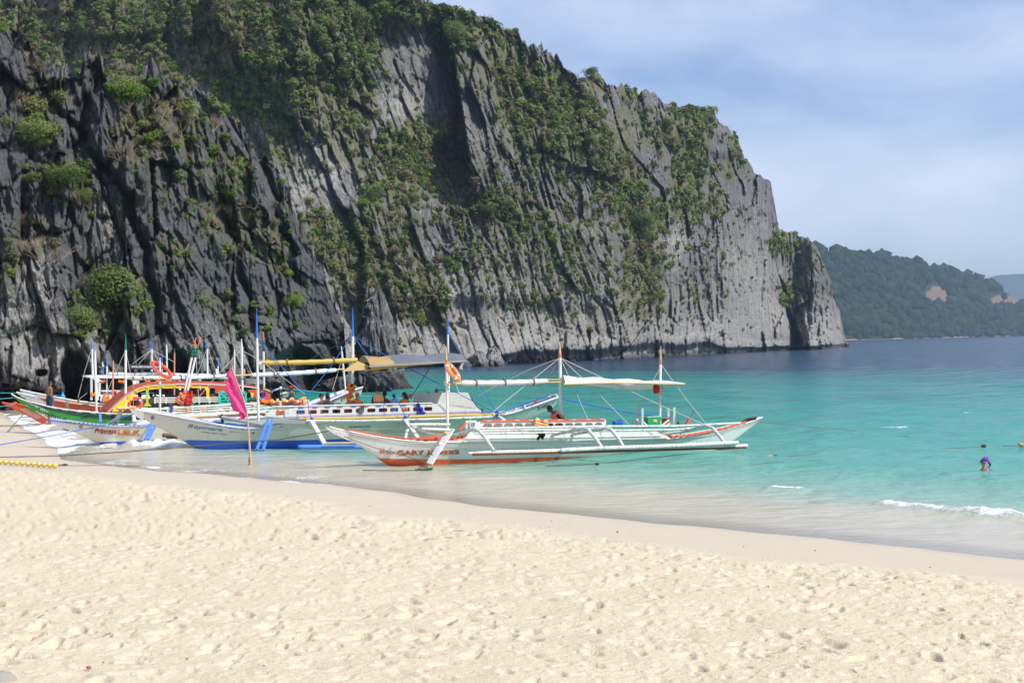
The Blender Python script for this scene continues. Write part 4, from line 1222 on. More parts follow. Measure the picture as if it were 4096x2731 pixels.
M_text_r = mat('red_lettering', (.48, .03, .03), .5, .3)
M_text_b = mat('faded_blue_lettering', (.10, .22, .40), .6, .3)
M_text_p = mat('faded_pink_lettering', (.62, .34, .30), .6, .3)
M_text_y = mat('yellow_lettering', (.85, .55, .03), .5, .3)
M_text_w = mat('white_lettering', (.85, .85, .85), .5, .3)

def text_tris(s, shear=0.0):
    cu = bpy.data.curves.new('t', 'FONT'); cu.body = s; cu.resolution_u = 3; cu.shear = shear; cu.offset = .012
    o = bpy.data.objects.new('t', cu); COL.objects.link(o)
    dg = bpy.context.evaluated_depsgraph_get()
    me = bpy.data.meshes.new_from_object(o.evaluated_get(dg))
    vs = [v.co.copy() for v in me.vertices]; fs = [tuple(p.vertices) for p in me.polygons]
    bpy.data.objects.remove(o); bpy.data.curves.remove(cu); bpy.data.meshes.remove(me)
    x0 = min(v.x for v in vs); x1 = max(v.x for v in vs); y0 = min(v.y for v in vs); y1 = max(v.y for v in vs)
    return [((v.x - x0) / (x1 - x0), (v.y - y0) / (y1 - y0)) for v in vs], fs

class Boat:
    def __init__(s, name, label, a, b, cat='outrigger boat', group='outrigger boats moored along the beach'):
        s.A = np.array([(a[0] - CX) / FPX * a[1], a[1]]); B_ = np.array([(b[0] - CX) / FPX * b[1], b[1]])
        d = B_ - s.A; s.d = d / np.linalg.norm(d)
        s.n = np.array([s.d[1], -s.d[0]])
        if s.n[1] > 0: s.n = -s.n
        s.root = thing(name, (s.A[0], s.A[1], 0), label, cat, group)
        s.nv = Vector((s.n[0], s.n[1], 0)); s.dv = Vector((s.d[0], s.d[1], 0))
    def loc(s, px, py, lat):
        rx, rz = rayn(px, py)
        D = (s.A @ s.n + lat) / (rx * s.n[0] + s.n[1])
        X = rx * D
        return (X - s.A[0]) * s.d[0] + (D - s.A[1]) * s.d[1], CAMZ + rz * D
    def w(s, ss, lat, z):
        p = s.A + s.d * ss + s.n * lat
        return Vector((p[0], p[1], z))
    def q(s, px, py, lat=0.0):
        ss, z = s.loc(px, py, lat)
        return s.w(ss, lat, z)
    G = [(0, .03), (.10, .34), (.3, .50), (.62, .74), (1, 1)]
    def hull(s, sheer, keel, B, f, mats, N=64, name='hull', deckdrop=.10, deck_mat=None, trim=None, trimr=.035, zmin=-.35):
        """sheer / keel: outlines of gunwale and stem; f: (fraction of length, share of half breadth)"""
        p0, p1 = sheer[0][0], sheer[-1][0]
        fl = np.array(f, float)
        bb = lambda px: B * np.interp((px - p0) / (p1 - p0), fl[:, 0], fl[:, 1])
        sh = np.array([s.loc(px, py, bb(px)) for px, py in sheer]); ke = np.array([s.loc(px, py, 0) for px, py in keel])
        ke[:, 1] = np.maximum(ke[:, 1], zmin)
        sm = np.array([sh[0, 0]] + list(sh[1:-1, 0]) + [sh[-1, 0]])
        s.s0, s.s1 = max(sh[0, 0], ke[0, 0]), min(sh[-1, 0], ke[-1, 0])
        pxs_ = np.array([p for p, _ in sheer], float)
        s.b = lambda ss: B * np.interp((np.interp(ss, sh[:, 0], pxs_) - p0) / (p1 - p0), fl[:, 0], fl[:, 1])
        s.zs = lambda ss: np.interp(ss, sh[:, 0], sh[:, 1]); s.zk = lambda ss: np.minimum(np.interp(ss, ke[:, 0], ke[:, 1]), s.zs(ss) - .02)
        g = np.array(s.G)
        S = np.linspace(s.s0, s.s1, N); T = np.linspace(0, 1, 12)
        rows = []
        for ss in S:
            b_, zs_, zk_ = s.b(ss), s.zs(ss), s.zk(ss)
            near_ = [s.w(ss, b_ * np.interp(t, g[:, 0], g[:, 1]), zk_ + (zs_ - zk_) * t) for t in T[::-1]]
            far_ = [s.w(ss, -b_ * np.interp(t, g[:, 0], g[:, 1]), zk_ + (zs_ - zk_) * t) for t in T[1:]]
            rows.append(near_ + far_)
        mb = MB(); mb.sheet(rows)
        # end caps
        for r in (rows[0], rows[-1]):
            mb.add(r, [tuple(range(len(r)))], False)
        h = mb.build(name, mats, s.root)
        dk = MB(); dr = []
        for ss in S:
            b_, zs_ = s.b(ss) * .94, s.zs(ss) - min(deckdrop, .5 * (s.zs(ss) - s.zk(ss)))
            dr.append([s.w(ss, b_ * k, zs_) for k in (1, .5, 0, -.5, -1)])
        dk.sheet(dr); dk.build('deck', deck_mat or mats, s.root)
        if trim:
            for sg in (1, -1):
                mb = MB(); mb.tube([s.w(ss, sg * s.b(ss), s.zs(ss)) for ss in S], trimr, 6)
                mb.build('gunwale', trim, s.root)
        return s
    def surf(s, px, py, off=.012):
        lat = .4; g = np.array(s.G)
        for _ in range(7):
            ss, z = s.loc(px, py, lat)
            t = np.clip((z - s.zk(ss)) / max(.02, s.zs(ss) - s.zk(ss)), 0, 1.0)
            lat = s.b(ss) * np.interp(t, g[:, 0], g[:, 1]) + off
        return s.w(ss, lat, z)
    def strip(s, name, top, bot, m, off=.010, n=48, rows=5, label=None):
        x0, x1 = top[0][0], top[-1][0]
        mb = MB(); R = []
        for i in range(n):
            px = x0 + (x1 - x0) * i / (n - 1)
            a, b = poly(top, px), poly(bot, px)
            R.append([s.surf(px, a + (b - a) * k / (rows - 1), off) for k in range(rows)])
        mb.sheet(R)
        return mb.build(name, m, s.root, label)
    def line(s, name, pts, r, m, parent=None, n=6, label=None):
        mb = MB(); mb.tube([s.q(*p) for p in pts], r, n)
        return mb.build(name, m, parent or s.root, label)
    def barp(s, name, a, b, w, m, h=None, parent=None):
        mb = MB(); mb.bar(s.q(*a), s.q(*b), w, h)
        return mb.build(name, m, parent or s.root)
    def plate(s, name, pts, lat, th, m, parent=None, label=None):
        a = [s.q(px, py, lat) for px, py in pts]; b = [v - s.nv * th for v in a]; n = len(a)
        mb = MB(); mb.add(a + b, [tuple(range(n)), tuple(range(n, 2 * n))[::-1]] + [(i, n + i, n + (i + 1) % n, (i + 1) % n) for i in range(n)])
        return mb.build(name, m, parent or s.root, label)
    def text(s, txt, x0, y0, x1, y1, h, m, shear=0, lat=None, parent=None, off=.018, wob=0):
        """letters laid on the hull; (x0,y0)-(x1,y1) base line, h height in photograph pixels"""
        vs, fs = text_tris(txt, shear)
        mb = MB(); P_ = []
        for u, v in vs:
            px = x0 + (x1 - x0) * u; py = y0 + (y1 - y0) * u - v * h + wob * math.sin(u * 7)
            P_.append(s.surf(px, py, off) if lat is None else s.q(px, py, lat))
        mb.add(P_, fs, False)
        return mb.build('lettering', m, parent or s.root)
    def panel(s, top, bot, wins, wy, lat, th, m, name='side_panel', chamfer=3.0):
        """upright board with a row of openings: wins = [(x0,x1)], wy(x) -> (ytop, ybottom)"""
        mb = MB()
        def blk(pts):
            a = [s.q(px, py, lat) for px, py in pts]; b = [v - s.nv * th for v in a]; n = len(a)
            mb.add(a + b, [tuple(range(n)), tuple(range(n, 2 * n))[::-1]] + [(i, n + i, n + (i + 1) % n, (i + 1) % n) for i in range(n)])
        xs = sorted(set([top[0][0], top[-1][0]] + [x for w_ in wins for x in w_]))
        for a, b in zip(xs[:-1], xs[1:]):
            ta, tb, ba, bb = poly(top, a), poly(top, b), poly(bot, a), poly(bot, b)
            if any(abs(a - w0) < .01 for w0, w1 in wins):
                (wa0, wa1), (wb0, wb1) = wy(a), wy(b)
                blk([(a, ta), (b, tb), (b, wb0), (a, wa0)]); blk([(a, wa1), (b, wb1), (b, bb), (a, ba)])
                c = chamfer
                for (x, y, sx, sy) in ((a, wa0, 1, 1), (b, wb0, -1, 1), (a, wa1, 1, -1), (b, wb1, -1, -1)):
                    blk([(x, y), (x + sx * c, y), (x, y + sy * c)])
            else:
                blk([(a, ta), (b, tb), (b, bb), (a, ba)])
        return mb.build(name, m, s.root)
    def mast(s, top, bot, r, lat, m=None, tip=None, tipy=None, tip2=None, name='mast'):
        m = m or M_white
        a = s.q(top[0], top[1], lat); b = s.q(bot[0], bot[1], lat)
        mb = MB()
        if tip is None:
            mb.tube([b, b.lerp(a, .85), a], [r, r, r * .35], 8)
            return mb.build(name, m, s.root)
        k = (bot[1] - tipy) / (bot[1] - top[1]); c = b.lerp(a, k)
        mb.tube([b, c], [r, r * .95], 8); o = mb.build(name, m, s.root)
        t = MB(); t.tube([c, c.lerp(a, .25), a], [r * 1.02, r * .8, r * .15], 8); t.build('mast_tip', tip, o)
        if tip2:
            t = MB()
            for i in range(4): 
                q_ = c.lerp(a, .02 + .07 * i); t.tube([q_, q_.lerp(a, .04)], [r * 1.12, r * 1.12], 8)
            t.build('painted_bands', tip2, o)
        return o
    def roll(s, a, b, r, m, lat, ties=3, tiem=None, name='rolled_tarp'):
        A_, B_ = s.q(*a, lat), s.q(*b, lat); mb = MB(); n = 22
        pts = [A_.lerp(B_, i / (n - 1)) + Vector((0, 0, -.03 * math.sin(math.pi * i / (n - 1)))) for i in range(n)]
        rr = [r * (1 + .12 * math.sin(i * 1.9) + .06 * math.sin(i * 4.3)) * (.75 if i in (0, n - 1) else 1) for i in range(n)]
        mb.tube(pts, rr, 9, flat=.8); o = mb.build(name, m, s.root)
        for k in range(ties):
            t = (k + .5) / ties; c = A_.lerp(B_, t); mb = MB(); mb.tube([c - s.dv * .03, c + s.dv * .03], [r * 1.15, r * 1.15], 8); mb.build('tie', tiem or M_roped, o)
        return o
    def emblem(s, px, py, r, m):
        mb = MB()
        def P_(x, y): return s.surf(px + x, py + y, .02)
        n = 16
        ring = [P_(r * math.cos(6.283 * i / n), r * math.sin(6.283 * i / n)) for i in range(n)] + [P_(r * .72 * math.cos(6.283 * i / n), r * .72 * math.sin(6.283 * i / n)) for i in range(n)]
        mb.add(ring, [(i, (i + 1) % n, n + (i + 1) % n, n + i) for i in range(n)])
        for k in range(8):
            a = 6.283 * k / 8; c, s_ = math.cos(a), math.sin(a)
            mb.add([P_(r * c - s_ * 1.2, r * s_ + c * 1.2), P_(r * c + s_ * 1.2, r * s_ - c * 1.2), P_(r * 1.35 * c + s_ * 1.2, r * 1.35 * s_ - c * 1.2), P_(r * 1.35 * c - s_ * 1.2, r * 1.35 * s_ + c * 1.2)], [(0, 1, 2, 3)])
        mb.add([P_(-r * .4, -r * .2), P_(r * .4, -r * .2), P_(r * .4, r * .2), P_(-r * .4, r * .2)], [(0, 1, 2, 3)])
        return mb.build('emblem', m, s.root)
FULL = [(0, .02), (.04, .12), (.12, .38), (.25, .74), (.4, .95), (.55, 1), (.75, .88), (.9, .5), (1, .08)]

# ---------------------------------------------------------------- GARY JAMES
gj = Boat('outrigger_boat', 'white outrigger boat with orange keel lettered GARY JAMES, nearest to the beach', (1545, 50.6), (2850, 55.3))
gj.hull([(1318, 1706), (1350, 1716), (1500, 1745), (1600, 1759), (1700, 1768), (1850, 1768), (2200, 1765), (2500, 1760), (2690, 1754), (2800, 1740), (2900, 1719), (2985, 1693), (3050, 1669)],
        [(1318, 1714), (1350, 1738), (1400, 1762), (1450, 1790), (1510, 1832), (1555, 1863), (1700, 1890), (2700, 1850), (2850, 1810), (2930, 1768), (3000, 1712), (3050, 1675)], .82, FULL, M_white, deck_mat=M_orange, trim=M_white, trimr=.03)
gj.strip('bottom_paint', [(1510, 1832), (1640, 1836), (1870, 1837), (2100, 1831), (2400, 1823)], [(1510, 1833), (1534, 1849), (1556, 1864), (1640, 1866), (1870, 1862), (2100, 1852), (2400, 1840)], M_orange)
beak = MB(); rr = []
for px, t_, b2 in ((1300, 1703, 1705), (1312, 1710, 1720), (1335, 1717, 1734), (1365, 1722, 1748), (1395, 1730, 1762)):
    w_ = .02 + (px - 1300) / 95 * .10
    rr.append([gj.q(px, t_, w_), gj.q(px, b2, w_ * .6), gj.q(px, b2, -w_ * .6), gj.q(px, t_, -w_)])
beak.loft(rr, smooth=False); beak.build('prow', M_worn, gj.root)
gj.strip('rubbing_strake', [(1385, 1729), (1600, 1766), (1850, 1776), (2200, 1771), (2690, 1762), (2900, 1726)], [(1385, 1732), (1600, 1771), (1850, 1781), (2200, 1776), (2690, 1767), (2900, 1730)], M_white, .035, rows=2)
gj.strip('rubbing_strake', [(1700, 1797), (2000, 1796), (2300, 1791), (2600, 1784)], [(1700, 1799), (2000, 1798), (2300, 1793), (2600, 1786)], M_white, .03, rows=2)
# raised side boards amidships
gj.plate('side_board', [(1850, 1766), (1882, 1724), (2300, 1720), (2618, 1716), (2640, 1733), (2690, 1752), (2200, 1763)], .86, .05, M_white)
gj.plate('side_board', [(1855, 1752), (2300, 1747), (2650, 1741), (2640, 1744), (2300, 1750), (1855, 1755)], .90, .03, M_white)
wins = [(1935, 1968), (1977, 2009), (2020, 2051), (2061, 2091), (2101, 2131), (2142, 2174), (2184, 2214), (2221, 2252), (2263, 2292), (2300, 2328), (2343, 2370), (2382, 2408)]
gj.panel([(1900, 1690), (1925, 1683), (2420, 1677), (2424, 1679)], [(1900, 1724), (2424, 1718)], wins, lambda x: (1696 - (x - 1935) * .008, 1713 - (x - 1935) * .008), .84, .04, M_white)
gj.plate('panel_trim', [(1924, 1687), (1930, 1680), (2418, 1674), (2421, 1681)], .88, .1, M_orange)
for a, b in wins:
    y0 = 1695 - (a - 1935) * .008
    gj.line('window_trim', [(a, y0 + 17, .86), (a - .5, y0 + 5, .86), (a + 5, y0 - .5, .86), (b - 5, y0 - .8, .86), (b + .5, y0 + 4.5, .86), (b, y0 + 17, .86)], .011, M_orange, n=4)
gj.panel([(1925, 1683), (2420, 1677)], [(1925, 1720), (2424, 1715)], wins, lambda x: (1692 - (x - 1935) * .008, 1706 - (x - 1935) * .008), -.84, .04, M_white)
for k, x in enumerate(np.linspace(1945, 2400, 9)):
    gj.plate('notch', [(x, 1683.2 - k * .7), (x + 22, 1683 - k * .7), (x + 18, 1680.8 - k * .7), (x + 4, 1681 - k * .7)], .886, .02, M_white)
gj.barp('frame_post', (1866, 1714, .8), (1868, 1685, .8), .08, M_white); gj.barp('frame_post', (1882, 1714, .8), (1880, 1685, .8), .05, M_white)
gj.barp('frame_rail', (1862, 1686, .8), (1905, 1685, .8), .07, M_white); gj.barp('brace', (1838, 1720, .8), (1864, 1690, .8), .07, M_orange)
# orange coaming teeth fore and aft
for x, y in [(1365, 1716), (1395, 1722), (1425, 1727), (1455, 1732), (1485, 1737), (1515, 1742), (1545, 1746), (1575, 1750), (1605, 1753), (1635, 1757), (1665, 1760), (1695, 1762)]:
    la = .80 * float(gj.b(gj.loc(x, y, .3)[0])); gj.barp('coaming_block', (x, y, la), (x + 15, y + 2.4, la), .04, M_orange, .05)
gj.line('coaming', [(x, y, .84 * float(gj.b(gj.loc(x, y, .3)[0]))) for x, y in ((1350, 1713), (1450, 1728), (1560, 1745), (1660, 1757), (1750, 1760), (1830, 1757))], .022, M_orange)
gj.plate('fore_hatch', [(1660, 1757), (1760, 1757), (1850, 1756), (1872, 1738), (1790, 1745)], .55, .9, M_orange)
gj.line('coaming', [(2640, 1735, .8), (2690, 1748, .8), (2800, 1733, .6), (2900, 1712, .4), (2985, 1687, .2)], .035, M_orange)
for x in range(2705, 2985, 24):
    y = np.interp(x, [2690, 2800, 2900, 2985], [1747, 1732, 1711, 1686]); la = np.interp(x, [2690, 2985], [.78, .2])
    gj.barp('coaming_block', (x, y, la), (x + 11, y - 2, la), .06, M_orange, .09)
gj.plate('aft_hatch', [(2618, 1730), (2660, 1731), (2700, 1745), (2680, 1748)], .5, .8, M_orange)
# deck rails of painted bamboo
gj.line('deck_pole', [(1880, 1713, 1.7), (1990, 1713.5, 1.7), (2150, 1709.5, 1.7), (2400, 1705, 1.7), (2700, 1704, 1.7), (2960, 1692, 1.7)], .042, M_worn, n=8)
gj.line('deck_pole', [(1890, 1724, 1.4), (2150, 1719.5, 1.4), (2400, 1722, 1.4), (2690, 1719, 1.4), (2760, 1713, 1.4)], .042, M_worn, n=8)
gj.line('deck_pole', [(1900, 1734, 1.1), (2190, 1731, 1.1), (2300, 1728, 1.1)], .036, M_worn, n=8)
gj.line('deck_pole', [(1640, 1698, 1.2), (1720, 1697, 1.2), (1800, 1698, 1.2)], .05, M_worn, n=8)
gj.line('deck_pole', [(1686, 1715, 1.2), (1800, 1719, 1.2)], .05, M_worn, n=8)
gj.line('deck_pole', [(1722, 1728, 1.0), (1800, 1732, 1.0)], .045, M_bamboo, n=8)
# outrigger arms and float
for pts in ([(1640, 1702, .9), (1680, 1716, 1.1), (1725, 1733, 1.1), (1800, 1743, .9)],
            [(1800, 1746, .9), (1850, 1732, 1.3), (1892, 1716, 1.8), (1915, 1722, 2.1), (1945, 1756, 2.7), (1976, 1803, 3.0)],
            [(2212, 1739, .9), (2270, 1725, 1.4), (2330, 1713, 1.9), (2352, 1718, 2.2), (2382, 1752, 2.7), (2412, 1796, 3.0)],
            [(2292, 1736, .9), (2350, 1725, 1.4), (2420, 1712, 1.9), (2445, 1718, 2.2), (2475, 1755, 2.7), (2500, 1796, 3.0)],
            [(2655, 1736, .7), (2720, 1728, 1.1), (2820, 1701, 1.8), (2850, 1712, 2.2), (2885, 1752, 2.7), (2903, 1782, 3.0)]):
    n_ = len(pts); gj.line('outrigger_arm', pts, [.055] + [.062] * (n_ - 2) + [.045] if n_ > 4 else .055, M_worn, n=8)
gj.barp('outrigger_brace', (1812, 1716, 1.0), (1722, 1856, 1.9), .13, M_worn, .05); gj.barp('outrigger_brace', (1798, 1716, .9), (1712, 1852, 1.7), .10, M_worn, .06)
gj.barp('rung', (1772, 1772, 1.3), (1755, 1775, 1.35), .05, M_worn); gj.barp('rung', (1745, 1812, 1.5), (1730, 1815, 1.55), .05, M_worn)
fl = MB(); a_, b_ = gj.q(1872, 1812, 3.0), gj.q(2988, 1783, 3.0)
pts = [a_.lerp(b_, k) for k in np.linspace(0, 1, 15)]
fl.tube(pts, [.03] + [.068 + .006 * (i % 2) for i in range(14)], 9); fl.build('outrigger_float', M_worn, gj.root)
gj.line('outrigger_float', [(2245, 1800, 3.15), (2400, 1792, 3.15), (2700, 1782, 3.15), (2952, 1770, 3.15)], .068, M_worn, n=9)
gj.line('outrigger_float', [(1890, 1817, 3.04), (2400, 1805, 3.04), (2700, 1797, 3.04), (2985, 1789, 3.04)], .045, M_rust, n=6)
for x, y in ((1976, 1803), (2412, 1796), (2500, 1796), (2903, 1782)): gj.line('lashing', [(x - 5, y + 5, 3.02), (x - 4, y - 5, 3.08), (x + 4, y - 5, 3.08), (x + 5, y + 5, 3.02)], .018, M_ropew, n=4)
# masts and awning
TANTIP = mat('mast_tip_tan', (.62, .45, .22), .5, .3)
gj.mast((1785, 1388), (1791, 1728), .045, .9, tip=TANTIP, tipy=1456, tip2=M_orange)
gj.mast((2239, 1366), (2243, 1712), .06, .0, tip=TANTIP, tipy=1432, tip2=M_orange)
gj.mast((2643, 1383), (2639, 1704), .048, .4, tip=TANTIP, tipy=1458, tip2=M_orange)
gj.roll((1845, 1531), (2188, 1524), .12, M_tarpw, .5, 3)
gj.line('bamboo_yard', [(1776, 1528, .55), (1800, 1530, .55), (1850, 1532, .55)], .03, M_bamboo); gj.line('bamboo_yard', [(1778, 1539, .7), (1800, 1538, .7), (1850, 1534, .7)], .03, M_bamboo)
gj.line('bamboo_yard', [(2186, 1519, .4), (2240, 1517, .4)], .025, M_bamboo); gj.line('bamboo_yard', [(2186, 1529, .6), (2262, 1527, .6)], .03, M_bamboo)
gj.line('yard_lashing', [(1785, 1524, .58), (1798, 1542, .62), (1786, 1540, .55), (1798, 1526, .55)], .02, M_rust, n=4)
aw = MB(); R = []
for i in range(16):
    u = i / 15; row = []
    for k in range(9):
        v = k / 8
        x = 2257 + (2738 - 2257) * u; yn = 1537 - 1 * u
        near_ = gj.q(x + 5, yn, 1.35); far_ = gj.q(2245 + (2640 - 2245) * u, 1531 + 8 * u ** 3 * 0, -1.35)
        p = near_.lerp(far_, v); p.z += .27 * math.sin(math.pi * v) * (1 - .75 * u) + .03 * math.sin(u * 21 + v * 3)
        if v > .3: p.z -= .28 * smooth(.45, .95, np.array(u)) * math.sin(math.pi * min(1, v)) * 0
        row.append(p)
    R.append(row)
aw.sheet(R, thick=(0, 0, .012)); aw.build('awning', M_tarpw, gj.root)
hang = MB(); R = []
for i in range(12):
    u = i / 11; x = 2330 + (2612 - 2330) * u
    R.append([gj.q(x, 1538, .9), gj.q(x, 1538 + 3 + 19 * math.sin(min(1, u * 1.05) * math.pi * .62) ** 1.5, .7), gj.q(x, 1536 + 16 * u, -.2)])
hang.sheet(R); hang.build('awning_belly', M_tarpw, gj.root)
gj.line('bamboo_yard', [(2254, 1537, 1.36), (2450, 1531, 1.36), (2738, 1536, 1.36)], .034, M_bamboo, n=8)
gj.line('bamboo_yard', [(2246, 1524, -1.3), (2660, 1530, -1.3)], .035, M_bamboo, n=8)
for pts in ([(2238, 1432, 0), (2110, 1481, -.6), (1912, 1582, -1.5)], [(2238, 1432, 0), (2015, 1610, .8), (1965, 1655, 1.0)], [(2238, 1435, 0), (2175, 1545, -.5), (2100, 1668, -1)],
            [(2243, 1432, 0), (2440, 1525, 1), (2640, 1620, 1.4), (2830, 1703, 1.8)], [(2243, 1432, 0), (2360, 1540, .8), (2515, 1697, 1.6)], [(2243, 1435, 0), (2300, 1560, 1), (2352, 1678, 1.6)],
            [(2645, 1458, .4), (2740, 1590, 1), (2830, 1702, 1.8)], [(2640, 1470, .4), (2590, 1565, .4), (2545, 1660, -.5), (2530, 1692, -.8)], [(1795, 1458, .9), (1850, 1610, 1.3), (1897, 1715, 1.8)],
            [(1350, 1716, 0), (1520, 1722, .6), (1800, 1738, 1)], [(1352, 1722, 0), (1375, 1745, 0)], [(1375, 1745, .1), (1500, 1790, .6), (1700, 1845, 1.4)]):
    gj.line('rigging_line', pts, .012, M_ropew if pts[0][0] > 1500 else M_roped, n=4)
gj.text('M/Bca', 1520, 1815, 1578, 1817, 15, M_text_o); 
for tx, a, b in (('GARY', 1588, 1695), ('JAMES', 1704, 1836)):
    gj.text(tx, a + 2, 1821, b + 2, 1820, 19, M_text_k, off=.012); gj.text(tx, a, 1819, b, 1818, 19, M_text_o, off=.026)
gj.text('ALINAR', 1694, 1828, 1724, 1828, 4, M_text_k)
gj.text('FOR PASSENGER USE ONLY', 2006, 1803, 2145, 1800, 8, M_text_k)
gj.emblem(1532, 1797, 6, mat('gold_emblem', (.62, .50, .25), .6))
gj.strip('eye_mark', [(1868, 1805), (1885, 1803), (1903, 1807)], [(1868, 1809), (1885, 1816), (1903, 1811)], M_white, .03, n=8, rows=3)
# gear rack aft
for x, yt in ((2545, 1630), (2570, 1632), (2674, 1631), (2697, 1629)): gj.barp('rack_post', (x, 1703, .7 if x in (2570, 2697) else -.5), (x, yt, .7 if x in (2570, 2697) else -.5), .075, M_white)
gj.barp('rack_rail', (2545, 1669, -.5), (2572, 1669, .7), .05, M_white); gj.barp('rack_rail', (2672, 1670, -.5), (2697, 1667, .7), .05, M_white)
for a, b in (((2545, 1674), (2568, 1700)), ((2570, 1684), (2590, 1703)), ((2676, 1678), (2645, 1703)), ((2697, 1676), (2665, 1703)), ((2570, 1690), (2558, 1703))): gj.barp('rack_brace', (*a, .6), (*b, .6), .05, M_white)
gj.barp('tiller', (2745, 1702, .5), (2758, 1676, .5), .10, M_orange); gj.line('tiller_handle', [(2757, 1678, .5), (2778, 1640, .5)], .025, M_wood)
gj.line('engine_cover', [(2970, 1688, .15), (2990, 1678, .15), (3024, 1671, .15)], [.05, .06, .05], M_black, n=8); gj.line('drive_shaft', [(2896, 1694, .1), (2960, 1689, .1)], .035, M_rust); gj.line('drive_shaft', [(2920, 1692, .1), (2920, 1682, .1)], .02, M_rust)

# ---------------------------------------------------------------- REYMARK
rm = Boat('outrigger_boat', 'big white outrigger boat with blue bottom lettered Reymark and an EL NIDO stern', (790, 60.9), (2200, 63.2))
rm.hull([(540, 1638), (600, 1648), (700, 1665), (800, 1684), (900, 1703), (980, 1712), (1060, 1712), (1130, 1698), (1230, 1684), (1500, 1679), (1800, 1673), (1990, 1664), (2060, 1648), (2140, 1621), (2200, 1600), (2230, 1590)],
        [(540, 1650), (600, 1690), (640, 1712), (730, 1760), (790, 1799), (900, 1830), (1800, 1830), (1950, 1760), (2040, 1712), (2120, 1680), (2200, 1645), (2228, 1612)], 1.0, [(0, .05), (.03, .14), (.1, .42), (.2, .8), (.3, 1), (.8, 1), (.88, .85), (.94, .62), (1, .42)], M_cream, deck_mat=M_blue, trim=M_white, trimr=.04, N=80)
rm.strip('bottom_paint', [(731, 1759), (900, 1763), (1100, 1763), (1300, 1757), (1450, 1752), (1600, 1750)], [(731, 1760), (760, 1779), (792, 1800), (900, 1803), (1100, 1800), (1300, 1795), (1450, 1793), (1600, 1790)], M_blue)
bk = MB(); rr = []
for px, t_, b2 in ((514, 1626, 1630), (530, 1636, 1652), (552, 1643, 1670), (575, 1646, 1684)):
    w_ = .02 + (px - 514) / 61 * .14; rr.append([rm.q(px, t_, w_), rm.q(px, b2, w_ * .6), rm.q(px, b2, -w_ * .6), rm.q(px, t_, -w_)])
bk.loft(rr, smooth=False); bk.build('prow', M_white, rm.root)
rm.plate('bow_cap', [(572, 1650), (582, 1632), (700, 1655), (800, 1676), (900, 1697), (880, 1699), (700, 1664)], .12, .3, M_white)
rm.strip('rubbing_strake', [(620, 1658), (800, 1696), (960, 1721), (1100, 1722), (1300, 1715), (1600, 1711), (1950, 1700)], [(620, 1661), (800, 1701), (960, 1727), (1100, 1727), (1300, 1719), (1600, 1714), (1950, 1703)], M_white, .035, rows=2)
rm.strip('rubbing_strake', [(1160, 1742), (1500, 1736)], [(1160, 1744), (1500, 1738)], M_white, .03, rows=2)
rm.text('Reymark', 748, 1714, 896, 1732, 19, M_text_b, .45, wob=0)
rm.text('JOY', 914, 1732, 990, 1733, 12, M_text_p); rm.text('2', 1006, 1734, 1020, 1734, 12, M_text_k, .3)
rm.text('OWNED: JOBERTO ABANO', 806, 1731, 908, 1742, 5.5, M_text_k, .2)
rm.text('FOR PASSENGER USE ONLY', 1394, 1711, 1484, 1708, 6.5, M_text_k, .3); rm.text('PASSENGERS', 1444, 1719, 1484, 1718, 6, M_text_k, .3)
rm.text('EL NIDO', 2152, 1640, 2195, 1628, 13, M_text_k)
rm.emblem(610, 1670, 6, M_text_k)
for x, y in ((828, 1697), (876, 1704), (922, 1710), (972, 1713), (1125, 1704)):
    rm.plate('scupper', [(x - 8, y), (x + 8, y + 1), (x + 3, y + 4), (x - 3, y + 3.5)], 1.0 * np.interp(x, [540, 790, 1040], [.05, .62, 1.0]) + .06, .02, M_tipblue)
# blue gear on the foredeck
rm.line('foredeck_beam', [(888, 1668, .5), (1000, 1690, .9), (1062, 1702, 1.1)], .08, M_grey); rm.line('foredeck_beam', [(888, 1660, -.6), (890, 1686, .4)], .06, M_dark)
for k in range(5): rm.line('coiled_rope', [(690 + 55 * k, 1668 + 6 * k, .1), (730 + 55 * k, 1678 + 5 * k, .2 + .1 * (k % 2)), (780 + 55 * k, 1684 + 4 * k, .1)], .03, M_ropeb)
rm.line('walkway_bamboo', [(700, 1672, -.7), (870, 1664, -.7), (1060, 1655, -.7)], .06, M_bamboo)
# side coaming with windows
w2 = [(1185, 1220), (1233, 1267), (1281, 1315), (1329, 1362), (1376, 1409), (1423, 1456), (1469, 1502), (1515, 1549), (1561, 1593), (1606, 1639), (1652, 1684), (1697, 1729)]
wy2 = lambda x: (1641 - (x - 1185) * .0265, 1656.5 - (x - 1185) * .0265)
rm.panel([(1140, 1652), (1172, 1628), (1730, 1613), (1760, 1613), (1925, 1640)], [(1140, 1675), (1730, 1659), (1925, 1655)], w2, wy2, .97, .05, M_white)
rm.panel([(1172, 1632), (1740, 1618)], [(1172, 1668), (1740, 1655)], w2, lambda x: (1646 - (x - 1185) * .0265, 1655 - (x - 1185) * .0265), -.97, .05, M_white)
rm.plate('front_board', [(1058, 1664), (1094, 1628), (1168, 1626), (1140, 1652), (1136, 1672)], .92, .05, M_white)
rm.plate('front_board', [(1056, 1666), (1094, 1630), (1094, 1650), (1076, 1668)], .6, .5, M_grey)
rm.line('stripe', [(1132, 1669, 1.01), (1400, 1661, 1.01), (1730, 1652.5, 1.01), (1900, 1646, 1.01), (1975, 1652, 1.0)], .016, mat('violet_stripe', (.25, .24, .55), .5), n=4)
rm.line('rail_cap', [(1090, 1626, .95), (1172, 1625, .97), (1730, 1612, .97)], .035, M_white)
